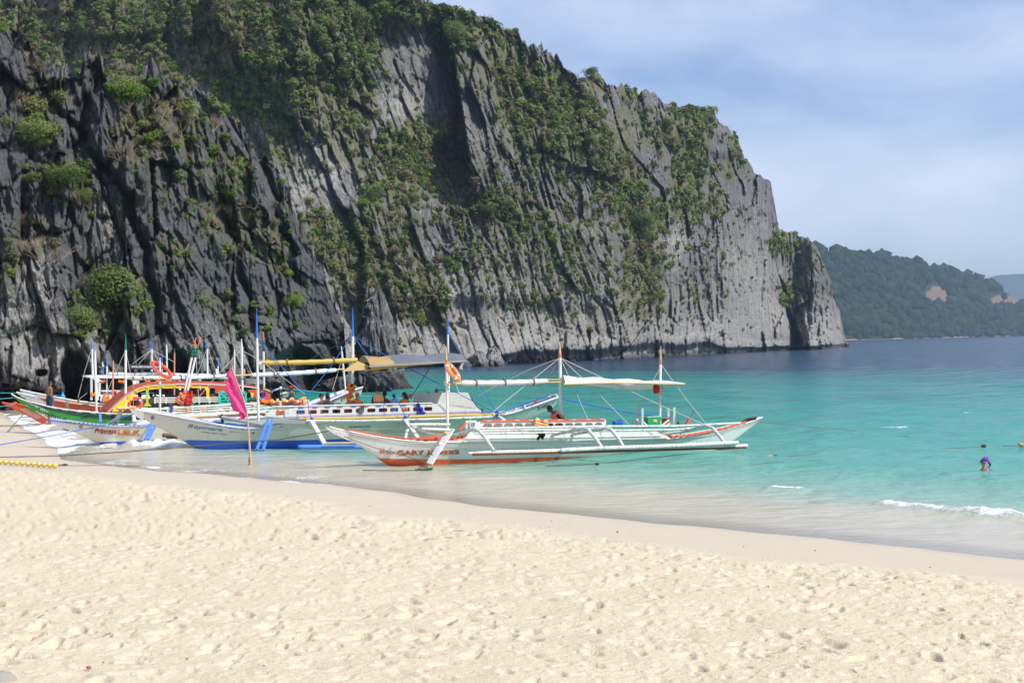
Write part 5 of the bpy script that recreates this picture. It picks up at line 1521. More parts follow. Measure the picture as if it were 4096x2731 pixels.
for k, x in enumerate((1205, 1260, 1310, 1360, 1415, 1465, 1515, 1560, 1615, 1665)):
    y = 1630 - (x - 1185) * .0235; rm.plate('slot', [(x - 13, y), (x + 13, y - .6), (x + 10, y + 1.6), (x + 3, y + 3.6), (x - 3, y + 3.8), (x - 10, y + 2.2)], .99, .02, M_redbrown if k % 2 else M_tipblue)
rm.line('deck_pole', [(1198, 1674, 1.25), (1400, 1673, 1.25), (1600, 1668, 1.25), (1860, 1661, 1.25), (1990, 1660, 1.2)], .055, M_bambooy, n=8)
rm.line('deck_pole', [(1225, 1683, 1.5), (1450, 1683, 1.5), (1700, 1677, 1.5), (1990, 1667, 1.4)], .055, M_worn, n=8)
rm.line('deck_pole', [(1560, 1666, 1.1), (1900, 1657, 1.1), (2020, 1658, 1.1)], .04, M_bamboo, n=8)
rm.plate('bench', [(1180, 1640), (1730, 1627), (1730, 1660), (1180, 1672)], .15, .3, M_redbrown)  # brown board added behind the windows so the interior looks dark
# wheelhouse
rm.plate('wheelhouse_side', [(1748, 1617), (1768, 1570), (1873, 1570), (1886, 1598), (1908, 1628), (1925, 1647), (1740, 1650)], .9, .06, M_cream)
mb = MB(); mb.add([rm.q(1748, 1617, .9), rm.q(1768, 1570, .9), rm.q(1658, 1571, -.9), rm.q(1650, 1617, -.9)], [(0, 1, 2, 3)]); mb.build('wheelhouse_front', M_cream, rm.root)
mb = MB(); mb.add([rm.q(1768, 1570, .9), rm.q(1873, 1570, .9), rm.q(1860, 1569, -.9), rm.q(1658, 1571, -.9)], [(0, 1, 2, 3)]); mb.build('wheelhouse_roof', M_cream, rm.root)
mb = MB(); mb.add([rm.q(1873, 1570, .9), rm.q(1925, 1647, .9), rm.q(1910, 1647, -.9), rm.q(1860, 1569, -.9)], [(0, 1, 2, 3)]); mb.build('wheelhouse_back', M_cream, rm.root)
rm.line('roof_beading', [(1752, 1622, .93), (1840, 1621, .93), (1880, 1628, .93), (1920, 1645, .93)], .012, M_grey, n=4)
rm.line('seat_frame', [(1762, 1558, -.2), (1775, 1560, -.2), (1790, 1568, -.2)], .02, M_black)
# stern box seats seen from above
rm.line('stern_stringer', [(2000, 1655, -.5), (2080, 1628, -.5), (2160, 1600, -.45), (2215, 1582, -.4)], .04, M_white)
for x, y in ((2028, 1650), (2065, 1636), (2100, 1624)): rm.barp('stern_rib', (x, y + 8, .8), (x, y - 4, -.6), .06, M_white)
rm.line('stern_knee', [(2205, 1582, -.3), (2225, 1580, 0), (2232, 1590, .35)], .05, M_white)
rm.barp('rudder_post', (2134, 1624, .2), (2147, 1600, .2), .09, M_redbrown)
rm.line('exhaust', [(1922, 1643, .5), (1930, 1645, .5)], .11, M_black, n=10)
# arms, braces and float
def rung_ladder(bt, a0, a1, b0, b1, lat0, lat1, n, m):
    bt.barp('ladder_rail', (*a0, lat0), (*a1, lat1), .07, m, .12); bt.barp('ladder_rail', (*b0, lat0), (*b1, lat1), .07, m, .12)
    for k in range(1, n):
        t = k / n; bt.barp('ladder_rung', (a0[0] + (a1[0] - a0[0]) * t, a0[1] + (a1[1] - a0[1]) * t, lat0 + (lat1 - lat0) * t), (b0[0] + (b1[0] - b0[0]) * t, b0[1] + (b1[1] - b0[1]) * t, lat0 + (lat1 - lat0) * t), .05, m, .06)
rung_ladder(rm, (1072, 1678), (1028, 1797), (1090, 1676), (1052, 1800), 1.1, 1.9, 5, M_ltblue)
rm.barp('outrigger_beam', (1085, 1683, 1.1), (1285, 1690, 1.3), .16, M_grey, .15)
rm.barp('outrigger_arm', (1246, 1684, 1.5), (1298, 1775, 3.1), .17, M_worn, .10); rm.barp('outrigger_arm', (1622, 1682, 1.5), (1676, 1758, 3.1), .15, M_worn, .10)
rm.line('outrigger_arm', [(1640, 1703, 1.0), (1625, 1730, 1.5), (1620, 1758, 1.9)], .07, M_worn); rm.barp('outrigger_beam', (1595, 1687, 1.2), (1660, 1690, 1.4), .15, M_grey)
rm.barp('outrigger_arm', (1985, 1660, 1.3), (2020, 1685, 2.0), .12, M_worn)
rm.line('outrigger_float', [(1192, 1784, 3.1), (1215, 1787, 3.1), (1320, 1787, 3.1), (1460, 1787, 3.1)], [.04, .09, .09, .09], M_ltblue, n=9)
rm.line('outrigger_float', [(1300, 1773, 3.3), (1430, 1771, 3.3)], .05, M_bamboo)
for (x, y) in ((1250, 1680), (1624, 1672), (1990, 1650)):
    mb = MB(); c = rm.q(x, y, 1.5)
    for k in range(9):
        e = c + Vector((random.uniform(-.2, .2), random.uniform(-.1, .1), random.uniform(-.25, .12))); mb.tube([c, (c + e) / 2 + Vector((random.uniform(-.05, .05), 0, .04)), e], .02, 4)
    mb.tube([c + Vector((0, 0, .10)), c, c + Vector((-.03, 0, -.22))], .04, 5); mb.build('rope_knot', M_ropeb, rm.root)
# masts
rm.mast((1026, 1238), (1034, 1702), .055, .5, tip=M_tipblue, tipy=1352); rm.mast((1411, 1228), (1410, 1535), .055, .2, tip=M_tipblue, tipy=1345); rm.mast((1790, 1238), (1795, 1568), .05, -.6, tip=M_tipblue, tipy=1338)
rm.barp('mast_bracket', (1030, 1452, .5), (1058, 1447, .5), .10, M_white); rm.barp('mast_bracket', (1045, 1446, .5), (1045, 1478, .5), .10, M_white); rm.barp('mast_bracket', (1405, 1452, .35), (1405, 1470, .35), .18, M_white)
rm.roll((1054, 1451), (1430, 1440), .13, M_tarpy, .6, 2, M_roped)
aw = MB(); ag = MB(); Ra = []; Rg = []
for i in range(20):
    u = i / 19; row = []
    for k in range(9):
        v = k / 8; xn = 1482 + (1858 - 1482) * u; xf = 1430 + (1840 - 1430) * u
        near_ = rm.q(xn, 1464 - 20 * u, 1.7); far_ = rm.q(xf, 1446 - 8 * u, -1.7); p = near_.lerp(far_, v)
        p.z += .30 * math.sin(math.pi * v) + .04 * math.sin(u * 15 + 4 * v)
        row.append(p)
    (Ra if u < .22 else Rg).append(row)
Ra.append(Rg[0]); aw.sheet(Ra, thick=(0, 0, .012)); aw.build('awning', M_tarpt, rm.root, 'tan front part of the awning'); ag.sheet(Rg, thick=(0, 0, .012)); ag.build('awning', M_tarpg, rm.root, 'dark grey rear part of the awning')
fl_ = MB(); R = []
for i in range(14):
    u = i / 13; x = 1367 + (1480 - 1367) * u
    R.append([rm.q(1430 + 52 * u, 1444 + 20 * u, 1.0), rm.q(1395 + 70 * u, 1467 + 6 * u, 1.2), rm.q(x, 1486 - 8 * u, 1.4)])
fl_.sheet(R); fl_.build('awning_flap', M_tarpt, rm.root)
val = MB(); R = []
for i in range(26):
    u = i / 25; x = 1482 + (1850 - 1482) * u; yy = 1464 - 20 * u
    R.append([rm.q(x, yy + 2, 1.68), rm.q(x, yy + 2 + max(2, (15 - 16 * u)) + 1.2 * math.sin(u * 22), 1.6)])
val.sheet(R); val.build('awning_valance', mat('ochre_tarp', (.62, .36, .07), .6, .3, var=(2, .1), trans=.3), rm.root)
rm.barp('awning_batten', (1478, 1465, 1.74), (1864, 1443, 1.74), .07, M_grey)
for pts, m_ in (([(1032, 1356, .5), (1120, 1460, .8), (1228, 1582, 1.2)], M_ropeb), ([(1404, 1347, .2), (1320, 1470, .7), (1232, 1580, 1.2)], M_ropeb), ([(1229, 1580, 1.2), (1236, 1640, 1.4), (1250, 1682, 1.5)], M_ropeb), ([(1404, 1350, .2), (1240, 1437, -.5), (1100, 1500, -1)], M_ropek),
                 ([(1416, 1346, .2), (1500, 1460, .8), (1580, 1580, 1.3), (1624, 1670, 1.5)], M_ropeb), ([(1416, 1346, .2), (1600, 1455, 1), (1850, 1583, 1.4), (1988, 1652, 1.4)], M_ropeb), ([(1797, 1340, -.6), (1860, 1450, 0), (1930, 1560, .8), (1988, 1650, 1.4)], M_ropeb),
                 ([(1788, 1342, -.6), (1740, 1440, -.6), (1650, 1580, -.7)], M_ropek), ([(1418, 1350, .2), (1470, 1430, -.4), (1530, 1500, -1)], M_ropek), ([(1036, 1360, .5), (1150, 1560, -.4)], M_ropek)):
    rm.line('rigging_line', pts, .016, m_, n=5)
rm.line('rail_rope', [(1990, 1656, -.5), (2060, 1632, -.5), (2140, 1602, -.45), (2215, 1584, -.4)], .035, M_ropeb)

# ---------------------------------------------------------------- PRINCESS LELK
pl = Boat('outrigger_boat', 'white outrigger boat with a light blue gunwale lettered Princess LELK', (428, 64.3), (1450, 71.5))
pl.hull([(197, 1673), (300, 1687), (400, 1698), (480, 1704), (560, 1703), (640, 1692), (760, 1682), (1000, 1672), (1200, 1655), (1320, 1600), (1400, 1566), (1452, 1547)],
        [(200, 1694), (232, 1704), (300, 1730), (428, 1787), (520, 1810), (1000, 1790), (1250, 1700), (1330, 1640), (1400, 1606), (1446, 1578)], .95, [(0, .06), (.04, .2), (.1, .5), (.2, .85), (.3, 1), (.75, 1), (.9, .7), (1, .35)], M_cream, deck_mat=M_ltblue, trim=M_white, N=70)
pl.strip('gunwale_band', [(198, 1671), (300, 1684), (400, 1695), (480, 1700), (560, 1698), (606, 1692)], [(198, 1684), (300, 1693), (400, 1703), (480, 1708), (560, 1707), (606, 1702)], M_ltblue, .03)
pl.strip('bottom_paint', [(392, 1769), (470, 1766), (560, 1762), (660, 1758)], [(392, 1770), (411, 1779), (430, 1788), (470, 1792), (560, 1794), (660, 1790)], M_blue)
pl.barp('bow_post', (198, 1668, 0), (199, 1697, 0), .12, M_wood)
pl.text('Princess', 378, 1731, 467, 1734, 18, M_text_k, .3, off=.012); pl.text('Princess', 377, 1730, 466, 1733, 18, M_text_r, .3, off=.026)
pl.text('LELK', 472, 1741, 563, 1741, 21, M_text_k, off=.012); pl.text('LELK', 471, 1739.5, 562, 1739.5, 21, M_text_y, off=.022); pl.text('LELK', 473, 1737.5, 560, 1737.5, 17, M_text_o, off=.034)
pl.text('M/Bca', 356, 1714, 377, 1715, 4, M_text_k, .3); pl.text('OWNED L CAGAC', 400, 1735, 449, 1738, 4, M_text_k)
pl.emblem(323, 1707, 6, M_text_r)
for x in range(262, 560, 17): pl.strip('scallop', [(x, np.interp(x, [262, 400, 560], [1684, 1697, 1701])), (x + 7, np.interp(x, [262, 400, 560], [1684.5, 1697.5, 1701]))], [(x, np.interp(x, [262, 400, 560], [1686, 1699, 1703])), (x + 7, np.interp(x, [262, 400, 560], [1688, 1701, 1705]))], M_dark, .04, n=3, rows=2)
rung_ladder(pl, (604, 1694), (580, 1758), (622, 1700), (594, 1758), 1.0, 1.8, 3, M_ltblue)
pl.barp('outrigger_arm', (400, 1654, -.6), (403, 1690, .5), .10, M_ltblue); pl.line('outrigger_float', [(652, 1740, 1.9), (710, 1744, 1.9)], .10, mat('dark_brown_paint', (.10, .04, .03), .5)); pl.barp('outrigger_beam', (668, 1748, 1.9), (708, 1749, 1.9), .12, M_dark)
pl.barp('outrigger_arm', (482, 1645, -.9), (462, 1692, .3), .14, M_wood); pl.barp('outrigger_arm', (532, 1652, -.9), (540, 1692, .3), .14, M_worn)
pl.barp('deck_rail', (528, 1682, .3), (590, 1681, .3), .05, M_white)
# railings amidships
for y0, y1, x0, x1 in ((1632, 1601, 655, 1235), (1641, 1611, 672, 1235), (1650, 1621, 672, 1235), (1660, 1633, 690, 1235)): pl.barp('railing_bar', (x0, y0, .9), (x1, y1, .9), .05 if y0 > 1632 else .08, M_white)
for x, a, b in ((671, 1628, 1664), (768, 1622, 1664), (803, 1640, 1682), (820, 1622, 1652), (868, 1616, 1656), (1017, 1608, 1650), (1120, 1604, 1640), (1200, 1602, 1636)): pl.barp('railing_post', (x, a, .9), (x, b, .9), .09, M_white)
pl.line('deck_pole', [(690, 1672, 1.0), (870, 1664, 1.0), (1060, 1654, 1.0), (1250, 1645, 1.0)], .06, M_bamboo, n=8)
pl.barp('side_board', (700, 1662, .95), (1060, 1648, .95), .06, M_white, .10)
pl.strip('rubbing_strake', [(1330, 1603), (1452, 1548)], [(1330, 1608), (1452, 1552)], M_pinkrim, .03, rows=2); pl.text('IT', 1366, 1606, 1384, 1596, 14, M_text_k)
pl.mast((640, 1430), (640, 1648), .045, .4); pl.mast((966, 1355), (970, 1600), .055, .2); pl.mast((1365, 1384), (1386, 1602), .045, .0)
pl.roll((655, 1512), (918, 1502), .11, M_tarpw, .4, 2); pl.roll((1006, 1500), (1342, 1480), .13, M_tarpw, .4, 2)
pl.line('bamboo_yard', [(598, 1516, .5), (660, 1514, .5)], .04, M_bamboo, n=8); pl.line('bamboo_yard', [(915, 1503, .4), (1010, 1499, .4)], .04, M_bamboo, n=8); pl.line('bamboo_yard', [(1338, 1479, .4), (1372, 1476, .4)], .04, M_bamboo, n=8)
pl.roll((512, 1513), (590, 1514), .07, mat('patterned_cloth', (.42, .40, .38), .8, .2, var=(14, .6)), .5, 2, M_rust); pl.line('bamboo_yard', [(504, 1514, .5), (640, 1516, .5)], .035, M_bamboo)
for pts in ([(962, 1403, .2), (860, 1510, .5), (745, 1650, .9)], [(970, 1403, .2), (1040, 1440, .3), (1225, 1580, .9)], [(970, 1410, .2), (1010, 1500, .3), (1060, 1650, .9)], [(782, 1400, 0), (792, 1560, .2), (798, 1640, .8)], [(1366, 1440, 0), (1330, 1560, .5)]): pl.line('rigging_line', pts, .012, M_ropew, n=4)

# ---------------------------------------------------------------- ISLANDER
isl = Boat('outrigger_boat', 'green and white outrigger boat with a curved yellow and orange cabin lettered Islander', (300, 76), (1280, 82))
isl.hull([(46, 1574), (70, 1590), (120, 1607), (200, 1627), (300, 1642), (400, 1651), (500, 1655), (650, 1655), (850, 1640), (1000, 1622), (1090, 1600)],
         [(46, 1580), (100, 1622), (150, 1650), (200, 1682), (240, 1706), (306, 1736), (400, 1760), (950, 1750), (1060, 1650), (1090, 1615)], 1.0, [(0, .03), (.06, .2), (.15, .55), (.3, .95), (.4, 1), (.85, 1), (1, .4)], M_white, deck_mat=M_grey, trim=M_white, trimr=.03)
isl.strip('green_band', [(47, 1574), (70, 1592), (120, 1618), (200, 1640), (300, 1662), (400, 1674), (520, 1680), (640, 1682)], [(47, 1578), (70, 1602), (120, 1640), (200, 1663), (300, 1682), (400, 1694), (520, 1700), (640, 1700)], M_green, .014)
isl.strip('dark_green_band', [(92, 1597), (200, 1628), (300, 1643), (400, 1652), (500, 1656), (640, 1657)], [(92, 1601), (200, 1641), (300, 1663), (400, 1675), (500, 1681), (640, 1682)], M_dkgreen, .022)
isl.strip('green_keel', [(250, 1710), (280, 1716), (306, 1735)], [(252, 1713), (280, 1728), (306, 1737)], M_dkgreen, .02, n=8)
for x in (205, 248, 305, 362, 422, 480): isl.strip('scupper', [(x, np.interp(x, [200, 300, 400, 500], [1629, 1645, 1654, 1658])), (x + 22, np.interp(x + 22, [200, 300, 400, 500], [1629, 1645, 1654, 1658]))], [(x, np.interp(x, [200, 300, 400, 500], [1630.5, 1647, 1656, 1660])), (x + 22, np.interp(x + 22, [200, 300, 400, 500], [1631, 1647.5, 1656.5, 1660.5]))], M_white, .045, n=5, rows=2)
isl.text('M/Bca', 162, 1640, 193, 1650, 10, M_text_w, off=.04); isl.text('Islander', 178, 1665, 300, 1702, 21, M_text_k, .1, off=.03)
isl.text('Cudnan Tours', 484, 1691, 560, 1693, 6, M_dkgreen, off=.03)
isl.emblem(147, 1621, 7, M_text_w)
RC = [(425, 1646), (470, 1602), (510, 1568), (540, 1550), (580, 1536), (650, 1530), (800, 1528), (950, 1535), (1060, 1550), (1110, 1572)]
def arch(bt, top, off0, off1, lat, m, x0, x1, name, n=40):
    mb = MB(); R = []
    for i in range(n):
        x = x0 + (x1 - x0) * i / (n - 1); y = poly(top, x); R.append([bt.q(x, y + off0 * (1 if x > 540 else 1.6), lat), bt.q(x, y + off1 * (1 if x > 540 else 1.6), lat)])
    mb.sheet(R, thick=bt.nv * .05); return mb.build(name, m, bt.root)
arch(isl, RC, 0, 4, .97, M_redbrown, 427, 1108, 'roof_edge'); arch(isl, RC, 4, 9, .96, M_grey, 432, 700, 'roof_stripe'); arch(isl, RC, 4, 8, .96, M_white, 700, 1100, 'roof_stripe')
arch(isl, RC, 9, 14, .95, M_yellow, 452, 700, 'yellow_arch'); arch(isl, RC, 17, 23, .95, M_yellow, 500, 832, 'yellow_arch')
arch(isl, RC, 8, 16, .95, M_redbrown, 700, 935, 'orange_arch'); arch(isl, RC, 16, 22, .95, M_redbrown, 832, 935, 'orange_arch')
isl.plate('cabin_foot', [(446, 1646), (500, 1597), (528, 1580), (534, 1588), (498, 1624), (560, 1622), (555, 1632), (500, 1632), (492, 1646)], .96, .05, M_yellow)
for x in (512, 545, 590, 650, 700, 765): isl.barp('arch_link', (x, poly(RC, x) + 12 * (1.4 if x < 540 else 1), .95), (x, poly(RC, x) + 19 * (1.4 if x < 540 else 1), .95), .12, M_yellow)
isl.plate('pillar', [(582, 1553), (598, 1552), (594, 1565), (594, 1610), (606, 1624), (572, 1624), (584, 1610), (584, 1565)], .96, .06, mat('yellow_green_paint', (.42, .50, .05), .5)); isl.plate('pillar', [(818, 1550), (838, 1552), (836, 1600), (826, 1600), (826, 1566)], .96, .06, M_yellow)
isl.plate('rear_panel', [(860, 1550), (935, 1552), (940, 1600), (905, 1602), (880, 1575), (862, 1572)], .95, .05, M_redbrown); isl.plate('rear_fairing', [(990, 1560), (1060, 1550), (1110, 1572), (1090, 1600), (1030, 1600)], .9, .1, M_redbrown)
isl.plate('dark_window', [(934, 1560), (990, 1562), (985, 1600), (940, 1600)], .93, .03, M_dark); isl.plate('yellow_fin', [(1002, 1570), (1016, 1572), (1012, 1590), (1006, 1588)], .99, .03, M_yellow)
mb = MB(); R = []
for i in range(30):
    x = 430 + (1105 - 430) * i / 29; y = poly(RC, x); a = isl.q(x, y, .97); R.append([a, a - isl.nv * .97 + Vector((0, 0, .06)), a - isl.nv * 1.94])
mb.sheet(R); mb.build('cabin_roof', M_redbrown, isl.root)
for x in (590, 700, 830): 
    a = isl.q(x, poly(RC, x) + 4, .9); mb = MB(); mb.bar(a - isl.nv * 1.85, a - isl.nv * 1.85 - Vector((0, 0, 1.1)), .12); mb.build('far_pillar', M_dark, isl.root)  # near-black colour puts the cabin's inner shade on the far pillars
isl.plate('far_side', [(520, 1600), (900, 1592), (900, 1622), (520, 1630)], -.95, .04, M_redbrown)
isl.barp('deck_rail', (545, 1634, 1.0), (690, 1634, 1.0), .09, M_white); isl.barp('deck_rail', (470, 1631, 1.0), (590, 1631, 1.0), .06, M_worn)
isl.plate('side_board', [(555, 1622), (620, 1612), (880, 1612), (1060, 1590), (1060, 1612), (880, 1628), (560, 1634)], .9, .06, M_dkgreen)
for y in (1590, 1598, 1606): isl.barp('railing_bar', (618, y + 1, 1.05), (875, y - 1, 1.05), .05, M_white)
for x in (620, 665, 715, 797, 838): isl.barp('railing_post', (x, 1588, 1.05), (x, 1614, 1.05), .07, M_white)
for x in (640, 775, 820, 857): mb = MB(); mb.torus(isl.q(x, 1618, 1.0), .09, .02, Matrix.Rotation(math.pi / 2, 3, 'X'), 12, 5); mb.build('mooring_ring', M_green, isl.root)
isl.mast((380, 1402), (386, 1646), .06, .3); isl.mast((503, 1333), (502, 1638), .065, .9, tip=M_tipgreen, tipy=1400); isl.mast((1053, 1400), (1056, 1560), .05, .2)
isl.line('bench', [(560, 1600, -.3), (880, 1594, -.3)], .08, M_white)
isl.barp('ribbed_post', (268, 1606, .6), (269, 1638, .6), .12, M_wood)
mb = MB(); mb.torus(isl.q(338, 1645, .7), .36, .03, Matrix.Rotation(math.pi / 2 - .3, 3, 'X'), 20, 5); mb.build('coiled_rope', M_ropek, isl.root)
for pts in ([(503, 1405, .9), (535, 1550, .9), (533, 1625, 1)], [(500, 1405, .9), (440, 1540, .7), (400, 1640, .4)]): isl.line('rigging_line', pts, .012, M_ropew, n=4)
isl.plate('grey_canopy', [(982, 1514), (1042, 1514), (1066, 1536), (985, 1536)], .2, 1.2, M_tarpg)

# ---------------------------------------------------------------- ORANGE BOW
ob = Boat('outrigger_boat', 'orange-bowed boat at the far left with a cream patch on its side', (200, 83.5), (1000, 89))
ob.hull([(8, 1609), (40, 1615), (64, 1612), (120, 1628), (180, 1647), (240, 1668), (340, 1690), (460, 1700)], [(8, 1614), (40, 1628), (100, 1658), (160, 1690), (200, 1709), (250, 1725), (460, 1735)], .9, [(0, .04), (.12, .15), (.3, .5), (.6, .9), (1, 1)], M_orange2, deck_mat=M_orange2, trim=M_orange2, trimr=.04)
ob.strip('cream_patch', [(80, 1632), (100, 1632), (150, 1655), (162, 1662)], [(84, 1640), (100, 1652), (145, 1676), (158, 1672)], mat('cream_patch_paint', (.55, .27, .19), .6), .02)
ob.strip('keel_mark', [(185, 1682), (200, 1684)], [(190, 1695), (200, 1694)], M_cream, .03, n=4, rows=3)
ob.barp('bow_cleat', (55, 1610, 0), (66, 1612, 0), .14, M_orange2)
# ---------------------------------------------------------------- SALMON BOAT
pk = Boat('outrigger_boat', 'salmon pink boat with a brown side behind the green bow', (200, 90), (900, 95))
pk.hull([(153, 1588), (200, 1597), (280, 1611), (360, 1621), (450, 1630), (600, 1630)], [(153, 1590), (190, 1612), (230, 1630), (300, 1660), (600, 1670)], .8, [(0, .04), (.1, .2), (.35, .7), (1, 1)], M_redbrown, deck_mat=M_wood, trim=M_pink, trimr=.06)
pk.mast((454, 1440), (450, 1606), .055, .3, m=M_pink); pk.mast((698, 1392), (697, 1580), .05, .3, m=M_pink, tip=M_rust, tipy=1412)
pk.barp('mooring_post', (314, 1598, .2), (313, 1614, .2), .10, M_wood)
# ---------------------------------------------------------------- WHITE BOATS BEHIND
w1 = Boat('outrigger_boat', 'white boat with a long pointed bow just behind the standing man', (200, 95), (1000, 100))
w1.hull([(66, 1568), (110, 1578), (160, 1592), (240, 1612), (340, 1625)], [(66, 1572), (110, 1600), (160, 1625), (240, 1650), (340, 1660)], .8, [(0, .05), (.2, .3), (.6, .8), (1, 1)], M_cream, deck_mat=M_white, trim=M_white, trimr=.045)
w2b = Boat('outrigger_boat', 'white cabin boat farthest back carrying the dark web address sign', (200, 100), (1000, 106))
w2b.hull([(80, 1558), (120, 1567), (200, 1583), (300, 1602), (400, 1614), (600, 1620), (900, 1612)], [(80, 1563), (120, 1585), (200, 1610), (300, 1630), (900, 1640)], .9, [(0, .05), (.1, .25), (.3, .7), (.5, 1), (1, 1)], M_white, deck_mat=M_white, trim=M_white, trimr=.05)
for x, y in ((137, 1573), (215, 1589), (258, 1598)): w2b.strip('blue_mark', [(x, y), (x + 17, y + 3)], [(x, y + 1.5), (x + 17, y + 4.5)], M_tipblue, .05, n=4, rows=2)
w2b.barp('bow_bitt', (116, 1561, 0), (117, 1574, 0), .12, M_ltblue)
w2b.plate('cabin_roof', [(345, 1505), (366, 1500), (912, 1506), (912, 1514), (368, 1512)], .9, 1.8, M_white)
w2b.plate('roof_bracket', [(372, 1513), (395, 1513), (405, 1522), (392, 1530), (386, 1530)], .9, .05, M_white); w2b.plate('roof_bracket', [(530, 1513), (548, 1513), (545, 1545), (536, 1545)], .9, .05, M_white)
for x, y0, y1 in ((366, 1512, 1600), (384, 1514, 1600), (398, 1530, 1585), (552, 1512, 1560), (640, 1512, 1560), (720, 1512, 1560), (800, 1512, 1560)): w2b.barp('roof_post', (x, y0, .85), (x + (8 if x == 384 else 0), y1, .85), .12, M_white)
w2b.plate('shade_backing', [(400, 1514), (860, 1516), (860, 1600), (400, 1600)], -.8, .05, M_dark)  # near-black sheet added to stand for the shade under the roof
w2b.barp('railing_bar', (405, 1563, .9), (560, 1563, .9), .09, M_white); w2b.barp('railing_bar', (420, 1573, .9), (620, 1572, .9), .05, M_ltblue); w2b.plate('side_board', [(402, 1578), (660, 1578), (660, 1612), (402, 1606)], .9, .05, M_white)
w2b.roll((434, 1494), (640, 1492), .12, M_tarpw, .6, 3); w2b.roll((640, 1494), (840, 1500), .12, M_tarpw, .6, 2)
w2b.barp('roof_beam', (600, 1503, .8), (700, 1504, .8), .08, mat('mint_paint', (.45, .62, .55), .6))
w2b.mast((367, 1355), (371, 1502), .07, .2, tip=M_tipblue, tipy=1396); w2b.mast((607, 1357), (607, 1486), .075, -.2, tip=M_tipblue, tipy=1396); w2b.mast((828, 1356), (830, 1494), .07, 0, tip=M_tipblue, tipy=1396)
w2b.mast((428, 1423), (427, 1576), .055, .5, tip=M_tipblue, tipy=1464); w2b.mast((411, 1444), (412, 1500), .055, -.5, m=M_tipblue, tip=M_white, tipy=1466); w2b.mast((666, 1377), (668, 1500), .06, .2); w2b.mast((648, 1408), (648, 1486), .045, -.3, m=M_white, tip=M_tipblue, tipy=1450)
w2b.mast((872, 1428), (872, 1496), .05, .2, tip=M_tipblue, tipy=1464); w2b.mast((938, 1395), (938, 1500), .05, .2); w2b.mast((865, 1474), (866, 1496), .06, .2); w2b.mast((930, 1460), (932, 1500), .06, .4, m=M_pink); w2b.mast((977, 1474), (977, 1500), .07, .4, m=M_pink)
for pts in ([(605, 1399, 0), (530, 1455, .5)], [(605, 1399, 0), (560, 1450, .5), (535, 1490, .5)], [(609, 1399, 0), (700, 1450, .5)], [(609, 1399, 0), (650, 1470, .5)], [(366, 1398, .2), (340, 1480, .4), (312, 1590, .6)], [(826, 1398, 0), (792, 1490, .3)], [(832, 1398, 0), (866, 1490, .3)], [(350, 1570, .6), (312, 1600, .6)]): w2b.line('rigging_line', pts, .016, M_ropew, n=4)
w2b.text('JB', 1076, 1592, 1090, 1588, 7, M_grey, lat=1.1) if False else None
sg = w2b.plate('sign_board', [(512, 1457), (662, 1460), (662, 1478), (512, 1476)], .95, .05, mat('sign_grey', (.045, .045, .05), .6))
w2b.text('www.discoverelnido.com', 525, 1469.5, 652, 1470.5, 8.5, M_text_w, lat=1.0)
w3 = Boat('outrigger_boat', 'white boat stern numbered 78 beyond the man in black', (1000, 92), (1300, 96))
w3.hull([(1040, 1600), (1062, 1582), (1088, 1560)], [(1040, 1612), (1065, 1608), (1086, 1600)], .6, [(0, .6), (.5, 1), (1, .7)], M_white, trim=M_ltblue, N=14); w3.text('78', 1066, 1584, 1076, 1580, 6, M_grey)
w4 = Boat('outrigger_boat', 'white hull with a brown rim behind the seated man in a tank top', (1100, 98), (1300, 100))
w4.hull([(1110, 1586), (1130, 1576), (1168, 1567), (1180, 1570)], [(1110, 1600), (1140, 1594), (1180, 1590)], .6, [(0, .6), (.5, 1), (1, .7)], M_white, trim=M_wood, N=14)
# ================================================================== PEOPLE
SK = {'tan': mat('skin_tan', (.42, .22, .13), .55, .4, var=(6, .1)), 'brown': mat('skin_brown', (.26, .125, .07), .5, .45, var=(6, .1)), 'fair': mat('skin_fair', (.55, .34, .24), .55, .4, var=(6, .08)), 'dark': mat('skin_dark', (.13, .07, .045), .5, .4, var=(6, .1))}
M_hair = mat('black_hair', (.012, .010, .009), .5, .4, var=(30, .3), bump=(60, .006))
def cloth(n, c, r=.85): return mat('cloth_' + n, c, r, .15, var=(7, .12), bump=(18, .012))
C_navy = cloth('navy', (.015, .02, .06)); C_black = cloth('black', (.012, .012, .014)); C_grey = cloth('grey', (.18, .18, .19)); C_teal = cloth('teal_shorts', (.02, .09, .13)); C_pink = cloth('pink', (.75, .28, .45)); C_white = cloth('white', (.7, .7, .7))
C_orange = cloth('orange_vest', (.95, .24, .03)); C_peach = cloth('peach_vest', (.95, .46, .20)); C_lime = cloth('lime_vest', (.45, .62, .04)); C_lav = cloth('lavender_vest', (.35, .36, .75)); C_purple = cloth('purple', (.20, .05, .45)); C_red = cloth('red', (.62, .03, .03)); C_salm = cloth('salmon_vest', (.80, .22, .12)); C_cap = cloth('pink_cap', (.75, .12, .16)); C_yel = cloth('yellow_bikini', (.75, .45, .04)); C_strap = cloth('strap_black', (.01, .01, .01)); C_blue = cloth('royal_blue', (.03, .05, .42)); C_sky = cloth('sky_blue', (.12, .32, .65)); C_magenta = cloth('magenta_flag', (.93, .10, .34), .7)
M_lens = mat('dark_lens', (.01, .01, .01), .2, .5)
